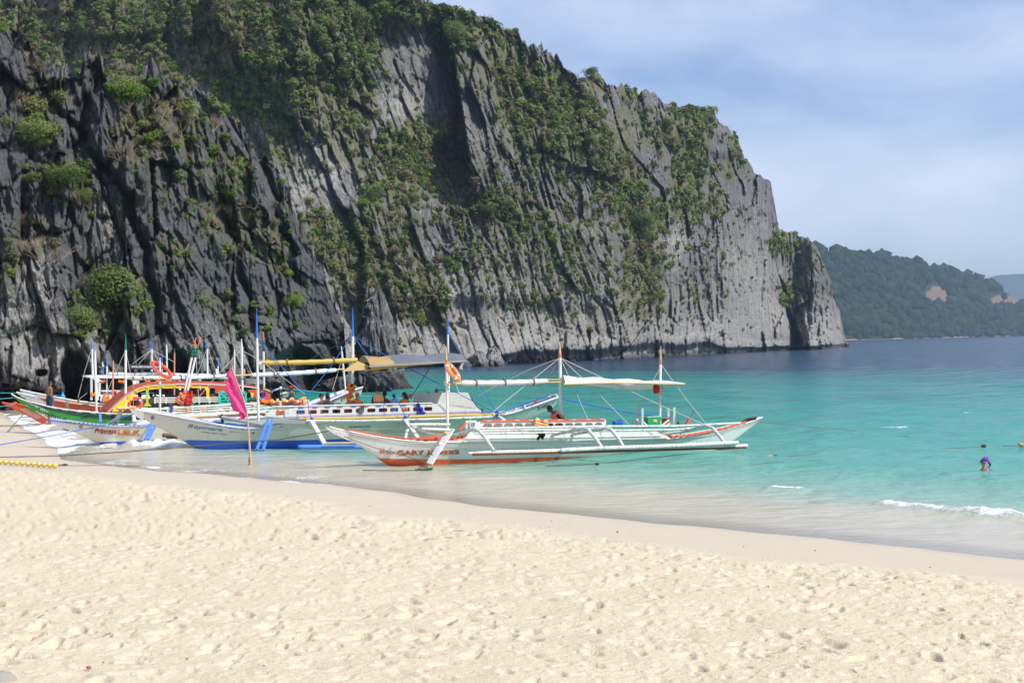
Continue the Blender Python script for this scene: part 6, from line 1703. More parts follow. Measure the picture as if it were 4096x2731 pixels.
def person(pos, yaw, label, pose='sit', h=1.0, skin='tan', lean=.1, arms='knees', hair='short', top=None, vest=None, shorts=None, turn=0.0, cap=None, group='people aboard the boats', glasses=False, tan_straps=None):
    """pos: hips when sitting, feet when standing. yaw: direction faced (0 = +X)"""
    t = thing('person', pos, label, 'person', group)
    zh = .90 if pose == 'stand' else 0
    base = Vector(pos) + Vector((0, 0, zh * h))
    R = Matrix.Rotation(yaw, 3, 'Z')
    Ln = Matrix.Rotation(lean, 3, 'Y')
    up = lambda x, y, z: base + R @ (Ln @ Vector((x, y, z))) * h
    lo = lambda x, y, z: base + R @ Vector((x, y, z)) * h
    V = []; E = []; Rd = []
    def v(p, r, par=None):
        V.append(p); Rd.append(r if hasattr(r, '__len__') else (r, r))
        if par is not None: E.append((par, len(V) - 1))
        return len(V) - 1
    pel = v(up(0, 0, 0), (.115, .15)); sp = v(up(.01, 0, .17), (.095, .125), pel); ch = v(up(0, 0, .34), (.11, .155), sp); nb = v(up(-.01, 0, .47), (.075, .12), ch)
    nk = v(up(.0, 0, .54), .052, nb)
    Th = Matrix.Rotation(turn, 3, 'Z'); hd = lambda x, y, z: up(0, 0, 0) + R @ (Ln @ (Vector((.005, 0, .60)) + Th @ Vector((x, y, z)))) * h
    h0 = v(hd(.01, 0, .01), .058, nk); h1 = v(hd(.02, 0, .08), (.085, .072), h0); h2 = v(hd(.01, 0, .15), (.088, .075), h1); h3 = v(hd(.005, 0, .20), .05, h2)
    for s in (1, -1):
        sh = v(up(0, .155 * s, .43), .058, nb)
        if arms == 'down': el, wr, pm = up(-.02, .24 * s, .16), up(.05, .25 * s, -.08), up(.07, .25 * s, -.15); fd = Vector((.1, 0, -1))
        elif arms == 'hold' and s == 1: el, wr, pm = up(-.06, .27 * s, .18), up(.16, .20 * s, .08), up(.23, .17 * s, .09); fd = Vector((1, -.3, .1))
        elif arms == 'hold': el, wr, pm = up(-.08, .30 * s, .18), up(.02, .30 * s, -.05), up(.04, .30 * s, -.12); fd = Vector((.2, 0, -1))
        elif arms == 'fwd': el, wr, pm = up(.16, .20 * s, .22), up(.36, .12 * s, .16), up(.43, .10 * s, .16); fd = Vector((1, 0, 0))
        else: el, wr, pm = up(.04, .24 * s, .18), up(.24, .17 * s, .06), up(.31, .15 * s, .05); fd = Vector((1, 0, -.2))
        e = v(el, .040, sh); w_ = v(wr, .028, e); p = v(pm, (.030, .022), w_)
        fd.normalize(); side = Vector((0, 1, 0)) if abs(fd.y) < .8 else Vector((1, 0, 0))
        for k in range(4):
            L = (.072, .082, .076, .06)[k]; off = side * (.026 - .0175 * k) * s
            a = v(pm + R @ (fd * .035 + off) * h, .0095, p); b = v(pm + R @ (fd * (.035 + L * .55) + off * 1.1 - Vector((0, 0, .008))) * h, .0085, a); v(pm + R @ (fd * (.035 + L) + off * 1.1 - Vector((0, 0, .028))) * h, .007, b)
        a = v(pm + R @ (side * .035 * -s + fd * -.01) * h, .0105, p); v(pm + R @ (side * .052 * -s + fd * .028) * h, .009, a)
    for s in (1, -1):
        hp = v(lo(0, .085 * s, -.05), .085, pel)
        if pose == 'stand': kn, an, to = (.02, .10 * s, -.44), (-.01, .11 * s, -.84), (.15, .13 * s, -.885)
        elif pose == 'kneesup': kn, an, to = (.36, .13 * s, .24), (.40, .12 * s, -.16), (.55, .13 * s, -.19)
        else: kn, an, to = (.42, .13 * s, .0), (.45, .12 * s, -.40), (.60, .13 * s, -.44)
        md = v(lo(kn[0] * .5, kn[1] * .95, (kn[2] - .05) * .5), .072, hp); k_ = v(lo(*kn), .05, md); cf = v(lo(kn[0] * .65 + an[0] * .35, kn[1], kn[2] * .65 + an[2] * .35), .052, k_); a_ = v(lo(*an), .032, cf); v(lo(*to), (.035, .022), a_)
    me = bpy.data.meshes.new('body'); me.from_pydata([q - Vector(pos) for q in V], E, [])
    me.materials.append(SK[skin])
    o = bpy.data.objects.new('body', me); COL.objects.link(o); o.parent = t
    sk = o.modifiers.new('skin', 'SKIN'); sk.use_smooth_shade = True
    for i, r in enumerate(Rd): me.skin_vertices[0].data[i].radius = (r[0] * h, r[1] * h)
    for i in range(len(V)): me.skin_vertices[0].data[i].use_root = (i == 0)
    sb = o.modifiers.new('sub', 'SUBSURF'); sb.levels = 1; sb.render_levels = 1
    # face
    RH = R @ Ln @ Th
    mb = MB(); mb.add([hd(.088, .012, .055), hd(.088, -.012, .055), hd(.118, 0, .052), hd(.092, 0, .10)], [(0, 1, 2), (0, 2, 3), (2, 1, 3)], True); mb.build('nose', SK[skin], t)
    for s in (1, -1):
        mb = MB(); mb.ell(hd(.089, .030 * s, .098), (.008 * h, .014 * h, .008 * h), RH, 6, 5); mb.build('eye', M_lens if not glasses else M_lens, t)
        mb = MB(); mb.ell(hd(.0, .082 * s, .08), (.022 * h, .010 * h, .032 * h), RH, 6, 5); mb.build('ear', SK[skin], t)
    mb = MB(); mb.ell(hd(.092, 0, .028), (.006 * h, .022 * h, .006 * h), RH, 6, 5); mb.build('mouth', mat('lips', (.30, .10, .08), .5), t)
    if glasses:
        mb = MB()
        for s in (1, -1): mb.ell(hd(.097, .032 * s, .098), (.008 * h, .030 * h, .021 * h), RH, 8, 5)
        mb.tube([hd(.09, .065, .10), hd(.10, 0, .104), hd(.09, -.065, .10)], .005, 4); mb.build('sunglasses', M_lens, t)
    if hair:
        mb = MB(); mb.ell(hd(-.018, 0, .135), (.102 * h, .092 * h, .092 * h), RH, 12, 8, .04)
        if hair == 'long':
            mb.tube([hd(-.07, 0, .14), hd(-.10, 0, .04), hd(-.10, 0, -.10), hd(-.09, 0, -.20)], [.075 * h, .08 * h, .07 * h, .03 * h], 8)
        elif hair == 'short': mb.ell(hd(-.045, 0, .085), (.062 * h, .082 * h, .08 * h), RH, 10, 6, .04)
        mb.build('hair', M_hair, t)
    if cap is not None:
        mb = MB(); mb.ell(hd(-.005, 0, .155), (.108 * h, .096 * h, .078 * h), RH, 12, 7)
        mb.add([hd(.08, .06, .15), hd(.17, .045, .135), hd(.17, -.045, .135), hd(.08, -.06, .15)], [(0, 1, 2, 3)], False); mb.build('cap', cap, t)
    def trunk(z0, z1, rx, ry, m, name, neck=True, n=14):
        mb = MB(); rings = []
        for k in range(6):
            u = k / 5; z = z0 + (z1 - z0) * u
            fx = rx * (1 + .06 * math.sin(u * 3)); fy = ry * (1 + .10 * math.sin(u * math.pi)) * (1 if u < .9 or not neck else .8)
            rings.append([up(fx * math.cos(6.283 * i / n) + .002, fy * math.sin(6.283 * i / n), z) for i in range(n)])
        mb.loft(rings); return mb.build(name, m, t)
    def sleeves(m, r=.060, long=.9):
        for s in (1, -1):
            a = up(0, .16 * s, .43); el = V[[i for i in range(len(V)) if Rd[i] == (.040, .040)][0 if s == 1 else 1]]
            mb = MB(); mb.tube([a, a.lerp(el, .5), a.lerp(el, long)], [r * h, r * .95 * h, r * .85 * h], 8); mb.build('sleeve', m, t)
    if top is not None: trunk(-.02, .475, .125, .165, top, 'shirt'); sleeves(top)
    if vest is not None:
        trunk(.06, .50, .165, .195, vest, 'life_vest')
        for z in (.14, .21):
            mb = MB(); n = 16; mb.torus(up(0, 0, z), .2 * h, .012 * h, R @ Ln @ Matrix.Diagonal((.88, 1.02, 1)), 18, 4); mb.build('vest_strap', C_strap, t)
    if shorts is not None:
        mb = MB(); n = 12
        mb.loft([[lo(.13 * math.cos(6.283 * i / n), .165 * math.sin(6.283 * i / n), z) for i in range(n)] for z in (-.08, 0, .07)])
        for s in (1, -1):
            if pose == 'stand': mb.tube([lo(0, .09 * s, -.03), lo(.01, .10 * s, -.22), lo(.015, .115 * s, -.42)], [.105 * h, .10 * h, .10 * h], 9)
            else:
                k = .24 if pose == 'kneesup' else 0
                mb.tube([lo(.02, .09 * s, -.04), lo(.2, .11 * s, -.03 + k * .45), lo(.34, .125 * s, -.01 + k * .85)], [.10 * h, .092 * h, .08 * h], 9)
        mb.build('shorts', shorts, t)
    return t
def seat(bt, px, py_top, lat, ppm=None, h=1.0, pose='sit'):
    """hip (or foot) position that puts the crown of the head at this place"""
    q = bt.q(px, py_top, lat); q.z -= (.83 if pose != 'stand' else 1.72) * h
    return q
UPY, DNY, LX, RX = math.pi / 2, -math.pi / 2, math.pi, 0.0
person(seat(rm, 1281, 1572, .15), -.6, 'shirtless bearded man in profile at the front of the long white deck', skin='tan', arms='knees', shorts=C_navy, turn=.3)
w_ = person(seat(rm, 1311, 1568, -.1), DNY, 'woman in sunglasses and yellow bikini top with an open navy shirt', skin='tan', hair='long', glasses=True, arms='knees')
mb = MB(); c = ORG[w_.name]
for s in (1, -1): mb.ell(c + Vector((s * .07, -.115, .33)), (.062, .05, .055), None, 8, 6)
mb.build('bikini_top', C_yel, w_)
for s in (1, -1): mb = MB(); mb.tube([c + Vector((s * .15, 0, .47)), c + Vector((s * .19, -.04, .25)), c + Vector((s * .17, -.06, .02))], [.06, .075, .07], 8); mb.build('open_shirt', C_navy, w_)
person(seat(rm, 1338, 1572, .1), -2.7, 'man in a navy shirt bending his head beside the woman in sunglasses', skin='tan', lean=.45, top=C_navy, shorts=C_black)
p_ = person(seat(rm, 1428, 1569, .25), UPY, 'person in a pink patterned cap and orange life vest seen from behind', skin='tan', vest=C_orange, hair=None, cap=C_cap, top=C_grey)
person(seat(rm, 1513, 1548, .35), UPY + .2, 'tall dark-haired adult in a peach life vest over navy sleeves seen from behind', skin='tan', vest=C_peach, top=C_navy, h=1.06, lean=.05)
person(seat(rm, 1536, 1562, -.25), UPY - .3, 'person in grey half hidden behind the adult in the peach vest', skin='tan', top=C_grey)
person(seat(rm, 1576, 1573, .3, h=.8), UPY, 'child in a lavender life vest with short black hair seen from behind', skin='tan', vest=C_lav, top=C_navy, h=.8)
person(seat(rm, 1618, 1563, .3), UPY + .5, 'long-haired girl in an orange life vest looking left next to the wheelhouse', skin='tan', vest=C_orange, top=C_navy, hair='long', turn=.8, h=.95)
person(seat(rm, 1749, 1553, -1.3), DNY, 'dark-haired person whose forehead shows above the wheelhouse roof', skin='brown', top=C_grey)
person(seat(rm, 1714, 1566, -1.3), UPY, 'crown of black hair just showing over the wheelhouse edge', skin='brown', top=C_black)
person(gj.q(2252, 1694, .1), LX + .4, 'person in a salmon life vest hunched at the middle mast of the nearest boat', skin='dark', lean=.75, top=C_black, vest=C_salm, h=1.05, group='people aboard the boats')
person(seat(pl, 1104, 1496, -.3, pose='stand'), UPY, 'standing person in black shirt and black shorts with a white cloth at the waist', pose='stand', skin='dark', arms='down', top=C_black, shorts=C_black)
mb = MB(); q = pl.q(1110, 1556, -.2); mb.ell(q + Vector((-.05, -.12, -.02)), (.2, .05, .05), Matrix.Rotation(-.3, 3, 'Y')); mb.ell(q + Vector((.16, -.12, .05)), (.07, .05, .09)); tag(mb.build('towel', C_white), 'white cloth tied round the waist of the standing person in black', 'towel')
person(seat(pl, 1168, 1538, -.7), LX, 'man in a tank top and red cap sitting with his knees up facing left', pose='kneesup', skin='brown', arms='fwd', top=C_grey, shorts=C_navy, cap=C_red, h=.95)
person(seat(pl, 1049, 1540, -.6), LX, 'black-haired man in navy reaching his arm to the left beside the purple cloth', skin='brown', arms='fwd', top=C_navy, shorts=C_navy)
person(seat(isl, 195, 1523, -.15, pose='stand'), .9, 'shirtless man in teal shorts standing on the green bow pulling a rope', pose='stand', skin='brown', arms='hold', shorts=C_teal, turn=-.5, lean=.12)
person(P(452, 1660, 70.5) - Vector((0, 0, 1.74)), DNY, 'man in a dark cap standing in the water between the green and the blue-edged boats', pose='stand', skin='brown', arms='down', top=C_grey, cap=C_black, group='people in the water')
for px, py, la, kw, lb in ((559, 1571, 0, dict(top=C_pink, skin='fair'), 'woman in a pink top sitting with her back turned inside the yellow cabin'),
                           (603, 1571, .2, dict(skin='fair'), 'bare-backed person sitting just right of the green pillar'),
                           (621, 1562, -.3, dict(vest=C_orange, skin='fair', h=.9), 'fair-faced child in an orange vest in the middle of the yellow cabin'),
                           (643, 1560, .1, dict(vest=C_orange, skin='tan'), 'black-haired passenger in an orange vest beside the white mast foot'),
                           (772, 1552, .2, dict(vest=C_lime, top=C_lime, skin='brown'), 'passenger in a lime green vest seen from behind in the orange cabin'),
                           (850, 1551, .3, dict(vest=C_peach, skin='brown'), 'curly-haired passenger in a peach vest right of the yellow pillar'),
                           (665, 1562, -.4, dict(top=C_black, skin='brown'), 'passenger in black leaning behind the white railing')):
    person(seat(isl, px, py, la, h=kw.get('h', 1)), UPY if 'child' not in lb else DNY, lb, **kw)
for px, py, lb in ((412, 1532, 'leftmost grey-shirted person in the shade of the far white roof'), (492, 1528, 'grey-shirted person standing under the far white roof near the green-tipped mast'), (885, 1545, 'person in dark clothes behind the teal crate')):
    person(seat(w2b, px, py, 0, pose='stand'), LX, lb, pose='stand', skin='dark', arms='down', top=C_grey, shorts=C_black)
# swimmer
sw = G(3938, 1893, 0.0)
s_ = person(sw + Vector((0, 0, -.37)), LX + .25, 'swimmer in the turquoise water wearing a purple bandana and sunglasses', pose='sit', skin='tan', arms='down', hair=None, glasses=True, h=1.02, group='people in the water', lean=.0)
c = ORG[s_.name] + Vector((0, 0, .60 * 1.0))
mb = MB(); mb.ell(c + Vector((.02, 0, .175)), (.122, .102, .078), Matrix.Rotation(-.35, 3, 'Y'), 16, 10, .02); mb.ell(c + Vector((.135, 0, .09)), (.04, .03, .05)); mb.build('bandana', C_purple, s_)
for k in range(14):
    a = random.uniform(0, 6.28); e = random.uniform(.1, 1.2); d = Vector((math.cos(a) * math.cos(e) * .124, math.sin(a) * math.cos(e) * .104, math.sin(e) * .081)); mb = MB(); mb.ell(c + Vector((.02, 0, .176)) + Matrix.Rotation(-.35, 3, 'Y') @ d, (.008, .008, .008), None, 6, 4); mb.build('dot', C_white, s_)
mb = MB(); mb.tube([c + Vector((.14, 0, .09)), c + Vector((.17, 0, .02)), c + Vector((.15, 0, -.06))], [.025, .03, .012], 7); mb.build('hair', M_hair, s_)
mb = MB(); mb.tube([c + Vector((.06, -.08, -.01)), c + Vector((.10, -.13, -.08)), c + Vector((.16, -.14, -.16))], .014, 5); mb.build('bikini_strap', C_purple, s_)

# ================================================================== THINGS ABOARD
def life_vest(bt, px, py, lat, w, hgt, m, label, rot=0.0, tilt=0.0, straps=2, group='loose life vests'):
    """unworn vest: padded shell with neck opening, dark webbing"""
    c = bt.q(px, py, lat); t = thing('life_vest', c, label, 'life vest', group)
    R = Matrix((bt.dv, bt.nv, Vector((0, 0, 1)))).transposed() @ Matrix.Rotation(rot, 3, 'Y') @ Matrix.Rotation(tilt, 3, 'X')
    out = [(-.5, -.5), (.5, -.5), (.52, .1), (.42, .5), (.2, .48), (.12, .18), (0, .12), (-.12, .18), (-.2, .48), (-.42, .5), (-.52, .1)]
    mb = MB(); n = len(out); rings = []
    for y, k in ((-.07, .86), (-.045, 1), (.045, 1), (.07, .86)): rings.append([c + R @ Vector((a * w * k, y + .02 * math.sin(a * 9), b * hgt * k)) for a, b in out])
    mb.loft(rings, smooth=False); mb.build('vest_shell', m, t)
    for k in range(min(straps, 2)):
        z = hgt * (-.28 + .34 * k); mb = MB(); mb.bar(c + R @ Vector((-.52 * w, .085, z)), c + R @ Vector((.52 * w, .085, z)), .018, .012, up=bt.nv); mb.build('vest_strap', C_strap, t)
    return t
for a in ((gj, 2164, 1692, .97, .50, .30, C_peach, 'peach life vest draped over the orange-topped rail of the nearest boat', .25, .3, 2),
          (rm, 1064, 1609, .2, .46, .26, C_orange, 'orange life vest leftmost in the pile ahead of the long white deck', .2, -.9, 3), (rm, 1100, 1610, .3, .36, .30, C_peach, 'middle life vest of the pile with long black straps hanging', -.1, -.6, 3), (rm, 1152, 1606, .1, .52, .32, C_peach, 'large peach life vest lying flat on top of the front pile', -.12, -.7, 2),
          (rm, 1190, 1612, .4, .30, .24, C_salm, 'salmon life vest at the right end of the front pile', .3, -.4, 1), (rm, 1216, 1604, .2, .34, .30, C_peach, 'rolled peach life vest standing like a tube beside the shirtless man', 1.2, .3, 1),
          (rm, 1124, 1647, .86, .36, .24, C_orange, 'orange life vest with patterned cloth showing in the front window opening', 0, 0, 2), (rm, 1404, 1550, .3, .36, .34, C_orange, 'topmost orange life vest hanging on the middle mast', .3, .2, 2), (rm, 1396, 1583, .3, .32, .30, C_orange, 'second life vest down on the middle mast', -.5, .3, 2), (rm, 1405, 1606, .35, .36, .26, C_orange, 'lowest life vest at the foot of the middle mast', .2, 0, 3),
          (pl, 722, 1600, .9, .40, .34, C_salm, 'dark salmon life vest at the left of the cluster tied to the oars', .5, 0, 3), (pl, 736, 1578, .95, .38, .34, C_salm, 'upper salmon life vest of the cluster tied to the oars', -.4, .2, 3), (pl, 756, 1590, .98, .30, .62, C_red, 'long red and peach vest hanging down right of the cluster', .12, 0, 4),
          (pl, 716, 1636, .85, .62, .28, C_peach, 'wide peach life vest behind the railing posts under the cluster', .1, 0, 2), (pl, 757, 1640, .85, .30, .28, C_peach, 'pale life vest behind the rail right of the wide one', 0, 0, 2), (pl, 814, 1637, .85, .30, .26, C_peach, 'striped pale life vest behind the rail left of the crate', 0, 0, 3), (pl, 904, 1632, .8, .34, .22, C_salm, 'salmon life vest leaning behind the rail under the pink flag', .6, 0, 1), (pl, 1012, 1618, .85, .34, .20, C_orange, 'orange life vest lying by the rail right of the pink flag', .4, 0, 1),
          (w2b, 425, 1592, .95, .42, .52, C_orange, 'orange vest hanging inside the ring on the far cabin boat', .2, 0, 2), (w2b, 374, 1576, .9, .30, .30, C_orange, 'orange vest at the left post of the far cabin boat', 0, 0, 1), (w2b, 492, 1574, .93, .46, .24, C_orange, 'orange vest over the far rail left of the curved cabin', 0, 0, 1), (w2b, 485, 1524, .7, .40, .26, C_orange, 'orange vest hung from the far white roof behind the salmon mast', .2, 0, 1), (w2b, 412, 1523, .7, .34, .26, C_salm, 'salmon vest hung from the far white roof at its left end', -.3, 0, 1), (w2b, 590, 1524, .9, .34, .14, C_orange, 'orange vest tucked on top of the curved roof', 0, 0, 1), (w2b, 655, 1523, .9, 1.1, .12, C_orange, 'row of orange vests stowed above the curved roof', 0, 0, 1),
          (isl, 645, 1605, .9, .40, .22, C_orange, 'orange vest behind the white rail of the curved cabin', 0, 0, 0), (isl, 686, 1607, .9, .36, .2, C_orange, 'second orange vest behind the white rail of the curved cabin', 0, 0, 0), (isl, 805, 1570, -.4, .5, .5, C_salm, 'dark orange vests stacked in the shade beside the lime passenger', 0, 0, 3), (rm, 1620, 1634, .7, .22, .18, C_orange, 'orange vest seen through the third window from the wheelhouse', 0, 0, 0), (gj, 2238, 1706, .7, .24, .16, C_salm, 'salmon vest seen through the window opening under the hunched person', 0, 0, 1)):
    life_vest(*a[:8], rot=a[8], tilt=a[9], straps=a[10])
def ring(bt, px, py, lat, R0, r, u, v, m, label, bands=True):
    c = bt.q(px, py, lat); t = thing('life_ring', c, label, 'life ring', 'life rings')
    u = Vector(u).normalized(); v = Vector(v); v = (v - u * v.dot(u)).normalized(); n = u.cross(v); M = Matrix((u, v, n)).transposed()
    mb = MB(); mb.torus(c, R0, r, M, 32, 10); mb.build('ring_body', m, t)
    if bands:
        for k in range(4):
            a = .6 + k * math.pi / 2; ce = c + M @ Vector((math.cos(a) * R0, math.sin(a) * R0, 0)); tg = M @ Vector((-math.sin(a), math.cos(a), 0)); mb = MB(); mb.tube([ce - tg * .035, ce + tg * .035], r * 1.06, 10, cap=False); mb.build('band', M_white, t)
    mb = MB(); pts = []
    for k in range(33):
        a = 6.283 * k / 32; pts.append(c + M @ Vector((math.cos(a) * (R0 + r * (1.1 + .6 * abs(math.sin(a * 2)))), math.sin(a) * (R0 + r * (1.1 + .6 * abs(math.sin(a * 2)))), 0)))
    mb.tube(pts, .009, 4, cap=False); mb.build('grab_line', M_ropew, t)
M_ring = mat('ring_orange', (.80, .24, .05), .4, .4); M_ring2 = mat('ring_red', (.78, .08, .03), .4, .4)
ring(gj, 1811, 1487, .95, .31, .075, (.60, .1, -.79), (.22, .96, .10), M_ring, 'orange life ring hung slanting on the front mast of the nearest boat')
ring(pl, 646, 1479, .5, .48, .075, (.74, .05, -.66), (.15, .97, .12), M_ring2, 'red life ring hung slanting above the rolled white tarp', False)
ring(isl, 541, 1615, 1.05, .30, .07, (1, 0, 0), (0, .25, 1), M_ring2, 'red life ring standing against the cabin side of the green boat')
ring(w2b, 452, 1590, 1.0, .42, .08, (1, 0, .2), (-.2, .3, 1), M_ring2, 'orange-red life ring behind the salmon pole on the far boat')
# oars
def oar(bt, a, b, m, lat, label):
    A_, B_ = bt.q(*a, lat), bt.q(*b, lat); t = thing('oar', B_, label, 'oar', 'upright oars with orange blades')
    d = A_ - B_
    mb = MB(); mb.tube([B_, B_ + d * .64], .05, 8); mb.build('shaft', M_white, t)
    mb = MB(); mb.tube([B_ + d * .64, B_ + d * .83], .058, 8); mb.build('grip', M_tipgreen, t)
    for k in (.66, .72, .78): mb = MB(); mb.tube([B_ + d * k, B_ + d * (k + .012)], .064, 8); mb.build('band', M_dark, t)
    mb = MB(); mb.tube([B_ + d * .83, B_ + d * .9, B_ + d * 1.0], [.045, .075, .06], 8, flat=.4); mb.build('blade', M_orange, t)
oar(pl, (784, 1350), (737, 1572), None, .6, 'left of the two orange-bladed oars leaning together above the life vests'); oar(pl, (801, 1349), (748, 1572), None, .7, 'right of the two orange-bladed oars leaning together above the life vests')
oar(pl, (1053, 1327), (1056, 1545), None, -.6, 'upright orange and green oar beside the blue-tipped front mast')
# crate
def crate(bt, x0, y0, x1, y1, lat):
    t = thing('crate', bt.q((x0 + x1) / 2, y1, lat), 'teal plastic crate standing on its side behind the pink flag', 'crate')
    m = mat('teal_plastic', (.05, .45, .36), .4, .4)
    a, b, c, d = bt.q(x0, y0, lat), bt.q(x1, y0 + 1, lat), bt.q(x1, y1, lat), bt.q(x0, y1 - 1, lat)
    mb = MB(); mb.add([a - bt.nv * .05, b - bt.nv * .05, c - bt.nv * .05, d - bt.nv * .05], [(0, 1, 2, 3)]); mb.build('floor', mat('teal_plastic_dark', (.03, .26, .22), .5), t)
    for p, q in ((a, b), (b, c), (c, d), (d, a)): mb = MB(); mb.bar(p, q, .10, .05, up=bt.nv); mb.build('rim', m, t)
    for k in range(5):
        u = (k + .5) / 5; mb = MB(); mb.bar(a.lerp(b, max(0, u - .3)), d.lerp(c, min(1, u + .3)), .05, .035, up=bt.nv); mb.build('rib', m, t)
    for k in range(3):
        u = (k + 1) / 4; mb = MB(); mb.bar(a.lerp(d, u), b.lerp(c, u - .12), .04, .03, up=bt.nv); mb.build('rib', m, t)
crate(pl, 878, 1568, 982, 1614, .75)
# storage bin, bucket, jug on the nearest boat
def tapered(c, wx, wy, hz, k, R):
    return [[c + R @ Vector((sx * wx / 2 * q, sy * wy / 2 * q, z)) for sx, sy in ((-1, -1), (1, -1), (1, 1), (-1, 1))] for q, z in ((k, 0), (1, hz))]
Rg_ = Matrix((gj.dv, gj.nv, Vector((0, 0, 1)))).transposed()
c = gj.q(2608, 1703, .35); t = thing('storage_bin', c, 'green plastic storage bin with a pale lid at the rear mast', 'bin'); gm = mat('green_plastic', (.02, .38, .12), .35, .5)
mb = MB(); mb.loft(tapered(c, .56, .42, .32, .86, Rg_), smooth=False); mb.build('bin_body', gm, t, bevel=.012)
mb = MB(); mb.box(c + Vector((0, 0, .335)), (.60, .46, .035), Rg_); mb.build('lid', mat('mint_lid', (.35, .60, .50), .4), t)
mb = MB(); mb.box(c + Rg_ @ Vector((.02, .205, .20)), (.14, .012, .09), Rg_); mb.build('sticker', mat('lime_sticker', (.45, .60, .10), .5), t); mb = MB(); mb.box(c + Rg_ @ Vector((.05, .215, .17)), (.05, .01, .05), Rg_); mb.build('sticker', M_white, t)
c = gj.q(2664, 1703, .0); t = thing('bucket', c, 'brown bucket between the white rack posts on the nearest boat', 'bucket')
n = 16; mb = MB(); mb.loft([[c + Vector((r * math.cos(6.283 * i / n), r * math.sin(6.283 * i / n), z)) for i in range(n)] for r, z in ((.13, 0), (.165, .27), (.175, .27), (.175, .29), (.15, .29))]); mb.build('bucket_body', mat('brown_plastic', (.42, .19, .05), .5), t)
c = gj.q(2471, 1699, .3); t = thing('water_jug', c, 'bright blue water jug lying on the deck of the nearest boat', 'jug'); bj = mat('blue_plastic', (.01, .12, .70), .3, .5)
mb = MB(); mb.box(c + Vector((0, 0, .07)), (.36, .2, .14), Rg_); mb.build('jug_body', bj, t, bevel=.03)
mb = MB(); mb.torus(c + Rg_ @ Vector((.08, 0, .145)), .05, .014, Rg_ @ Matrix.Rotation(math.pi / 2, 3, 'X'), 12, 5); mb.build('handle', bj, t); mb = MB(); mb.tube([c + Rg_ @ Vector((-.12, 0, .14)), c + Rg_ @ Vector((-.12, 0, .19))], .03, 8); mb.build('cap', M_white, t)
c = w1.q(251, 1592, -.2) ; t = thing('water_jug', w2b.q(251, 1592, .2), 'light blue water jug on the farthest white foredeck', 'jug'); c = ORG[t.name]; bl = mat('light_blue_plastic', (.02, .30, .60), .35)
mb = MB(); mb.tube([c, c + Vector((0, 0, .16)), c + Vector((0, 0, .26)), c + Vector((0, 0, .30)), c + Vector((0, 0, .38))], [.17, .17, .09, .055, .055], 12); mb.build('jug_body', bl, t); mb = MB(); mb.tube([c + Vector((0, 0, .38)), c + Vector((0, 0, .42))], .065, 10); mb.build('cap', bl, t)
# bags
c = gj.q(2625, 1555, .55); t = thing('dry_bag', c, 'red bag hanging under the awning at the rear mast', 'bag')
n = 14; mb = MB(); mb.loft([[c + Vector((a * math.cos(6.283 * i / n), b * math.sin(6.283 * i / n), z)) for i in range(n)] for a, b, z in ((.04, .03, .15), (.10, .06, .12), (.12, .09, 0), (.115, .09, -.10), (.08, .06, -.165))]); mb.build('bag_body', C_red, t)
mb = MB(); mb.tube([c + Vector((-.03, 0, .14)), c + Vector((.02, 0, .22)), c + Vector((.10, 0, .14))], .012, 5); mb.build('strap', C_strap, t)
c = gj.q(2649, 1568, .55); t = thing('carrier_bag', c, 'small white and pink plastic bag beside the red bag', 'bag')
mb = MB(); mb.loft([[c + Vector((a * math.cos(6.283 * i / 10), .03 * math.sin(6.283 * i / 10), z)) for i in range(10)] for a, z in ((.012, .14), (.03, .08), (.045, -.02), (.04, -.12))]); mb.build('bag_body', mat('pinkish_plastic', (.70, .45, .48), .4, var=(20, .5)), t)
mb = MB(); mb.tube([c + Vector((-.01, 0, .13)), c + Vector((.02, 0, .22)), c + Vector((-.05, 0, .26))], .012, 5); mb.build('strap', C_strap, t)
# cloths
def hang_cloth(bt, px, py, lat, wpx, hpx, m, name, label, cat='cloth', knot=True, seed=0):
    c = bt.q(px, py, lat); mpp = (c.y) / FPX; W = wpx * mpp; H = hpx * mpp; rows = []
    for i in range(9):
        v = i / 8; rows.append([c + bt.dv * ((u - .5) * W * (.35 + .65 * v if knot else 1) + .03 * math.sin(v * 5 + seed)) + bt.nv * (.03 * math.sin(u * 14 + v * 4 + seed)) + Vector((0, 0, -H * v - .04 * math.sin(u * 9 + seed) * v)) for u in np.linspace(0, 1, 10)])
    mb = MB(); mb.sheet(rows, thick=bt.nv * .015)
    if knot: mb.ell(c, (W * .22, .06, W * .2), None, 8, 6)
    return tag(mb.build(name, m), label, cat)
hang_cloth(rm, 1672, 1614, 1.03, 20, 22, C_blue, 'cloth', 'royal blue cloth knotted over the rail near the wheelhouse'); hang_cloth(rm, 1684, 1634, 1.05, 36, 22, C_blue, 'cloth', 'spreading lower end of the royal blue cloth under its knot', seed=2)
hang_cloth(rm, 1446, 1622, 1.03, 16, 30, C_grey, 'cloth', 'grey cloth draped over the rail below the pink-capped person', knot=False); hang_cloth(rm, 1202, 1641, .93, 30, 16, mat('striped_towel', (.10, .16, .45), .9, .1, var=(22, .9)), 'towel', 'blue striped towel filling the first window opening', 'towel', False, 3)
hang_cloth(rm, 1846, 1452, 1.5, 12, 24, C_white, 'cloth', 'white cloth hanging from the rear corner of the grey awning', knot=False, seed=1); hang_cloth(pl, 1052, 1568, -.4, 20, 34, cloth('purple_pattern', (.28, .14, .42)), 'sarong', 'purple patterned sarong beside the man in navy', 'sarong', False)
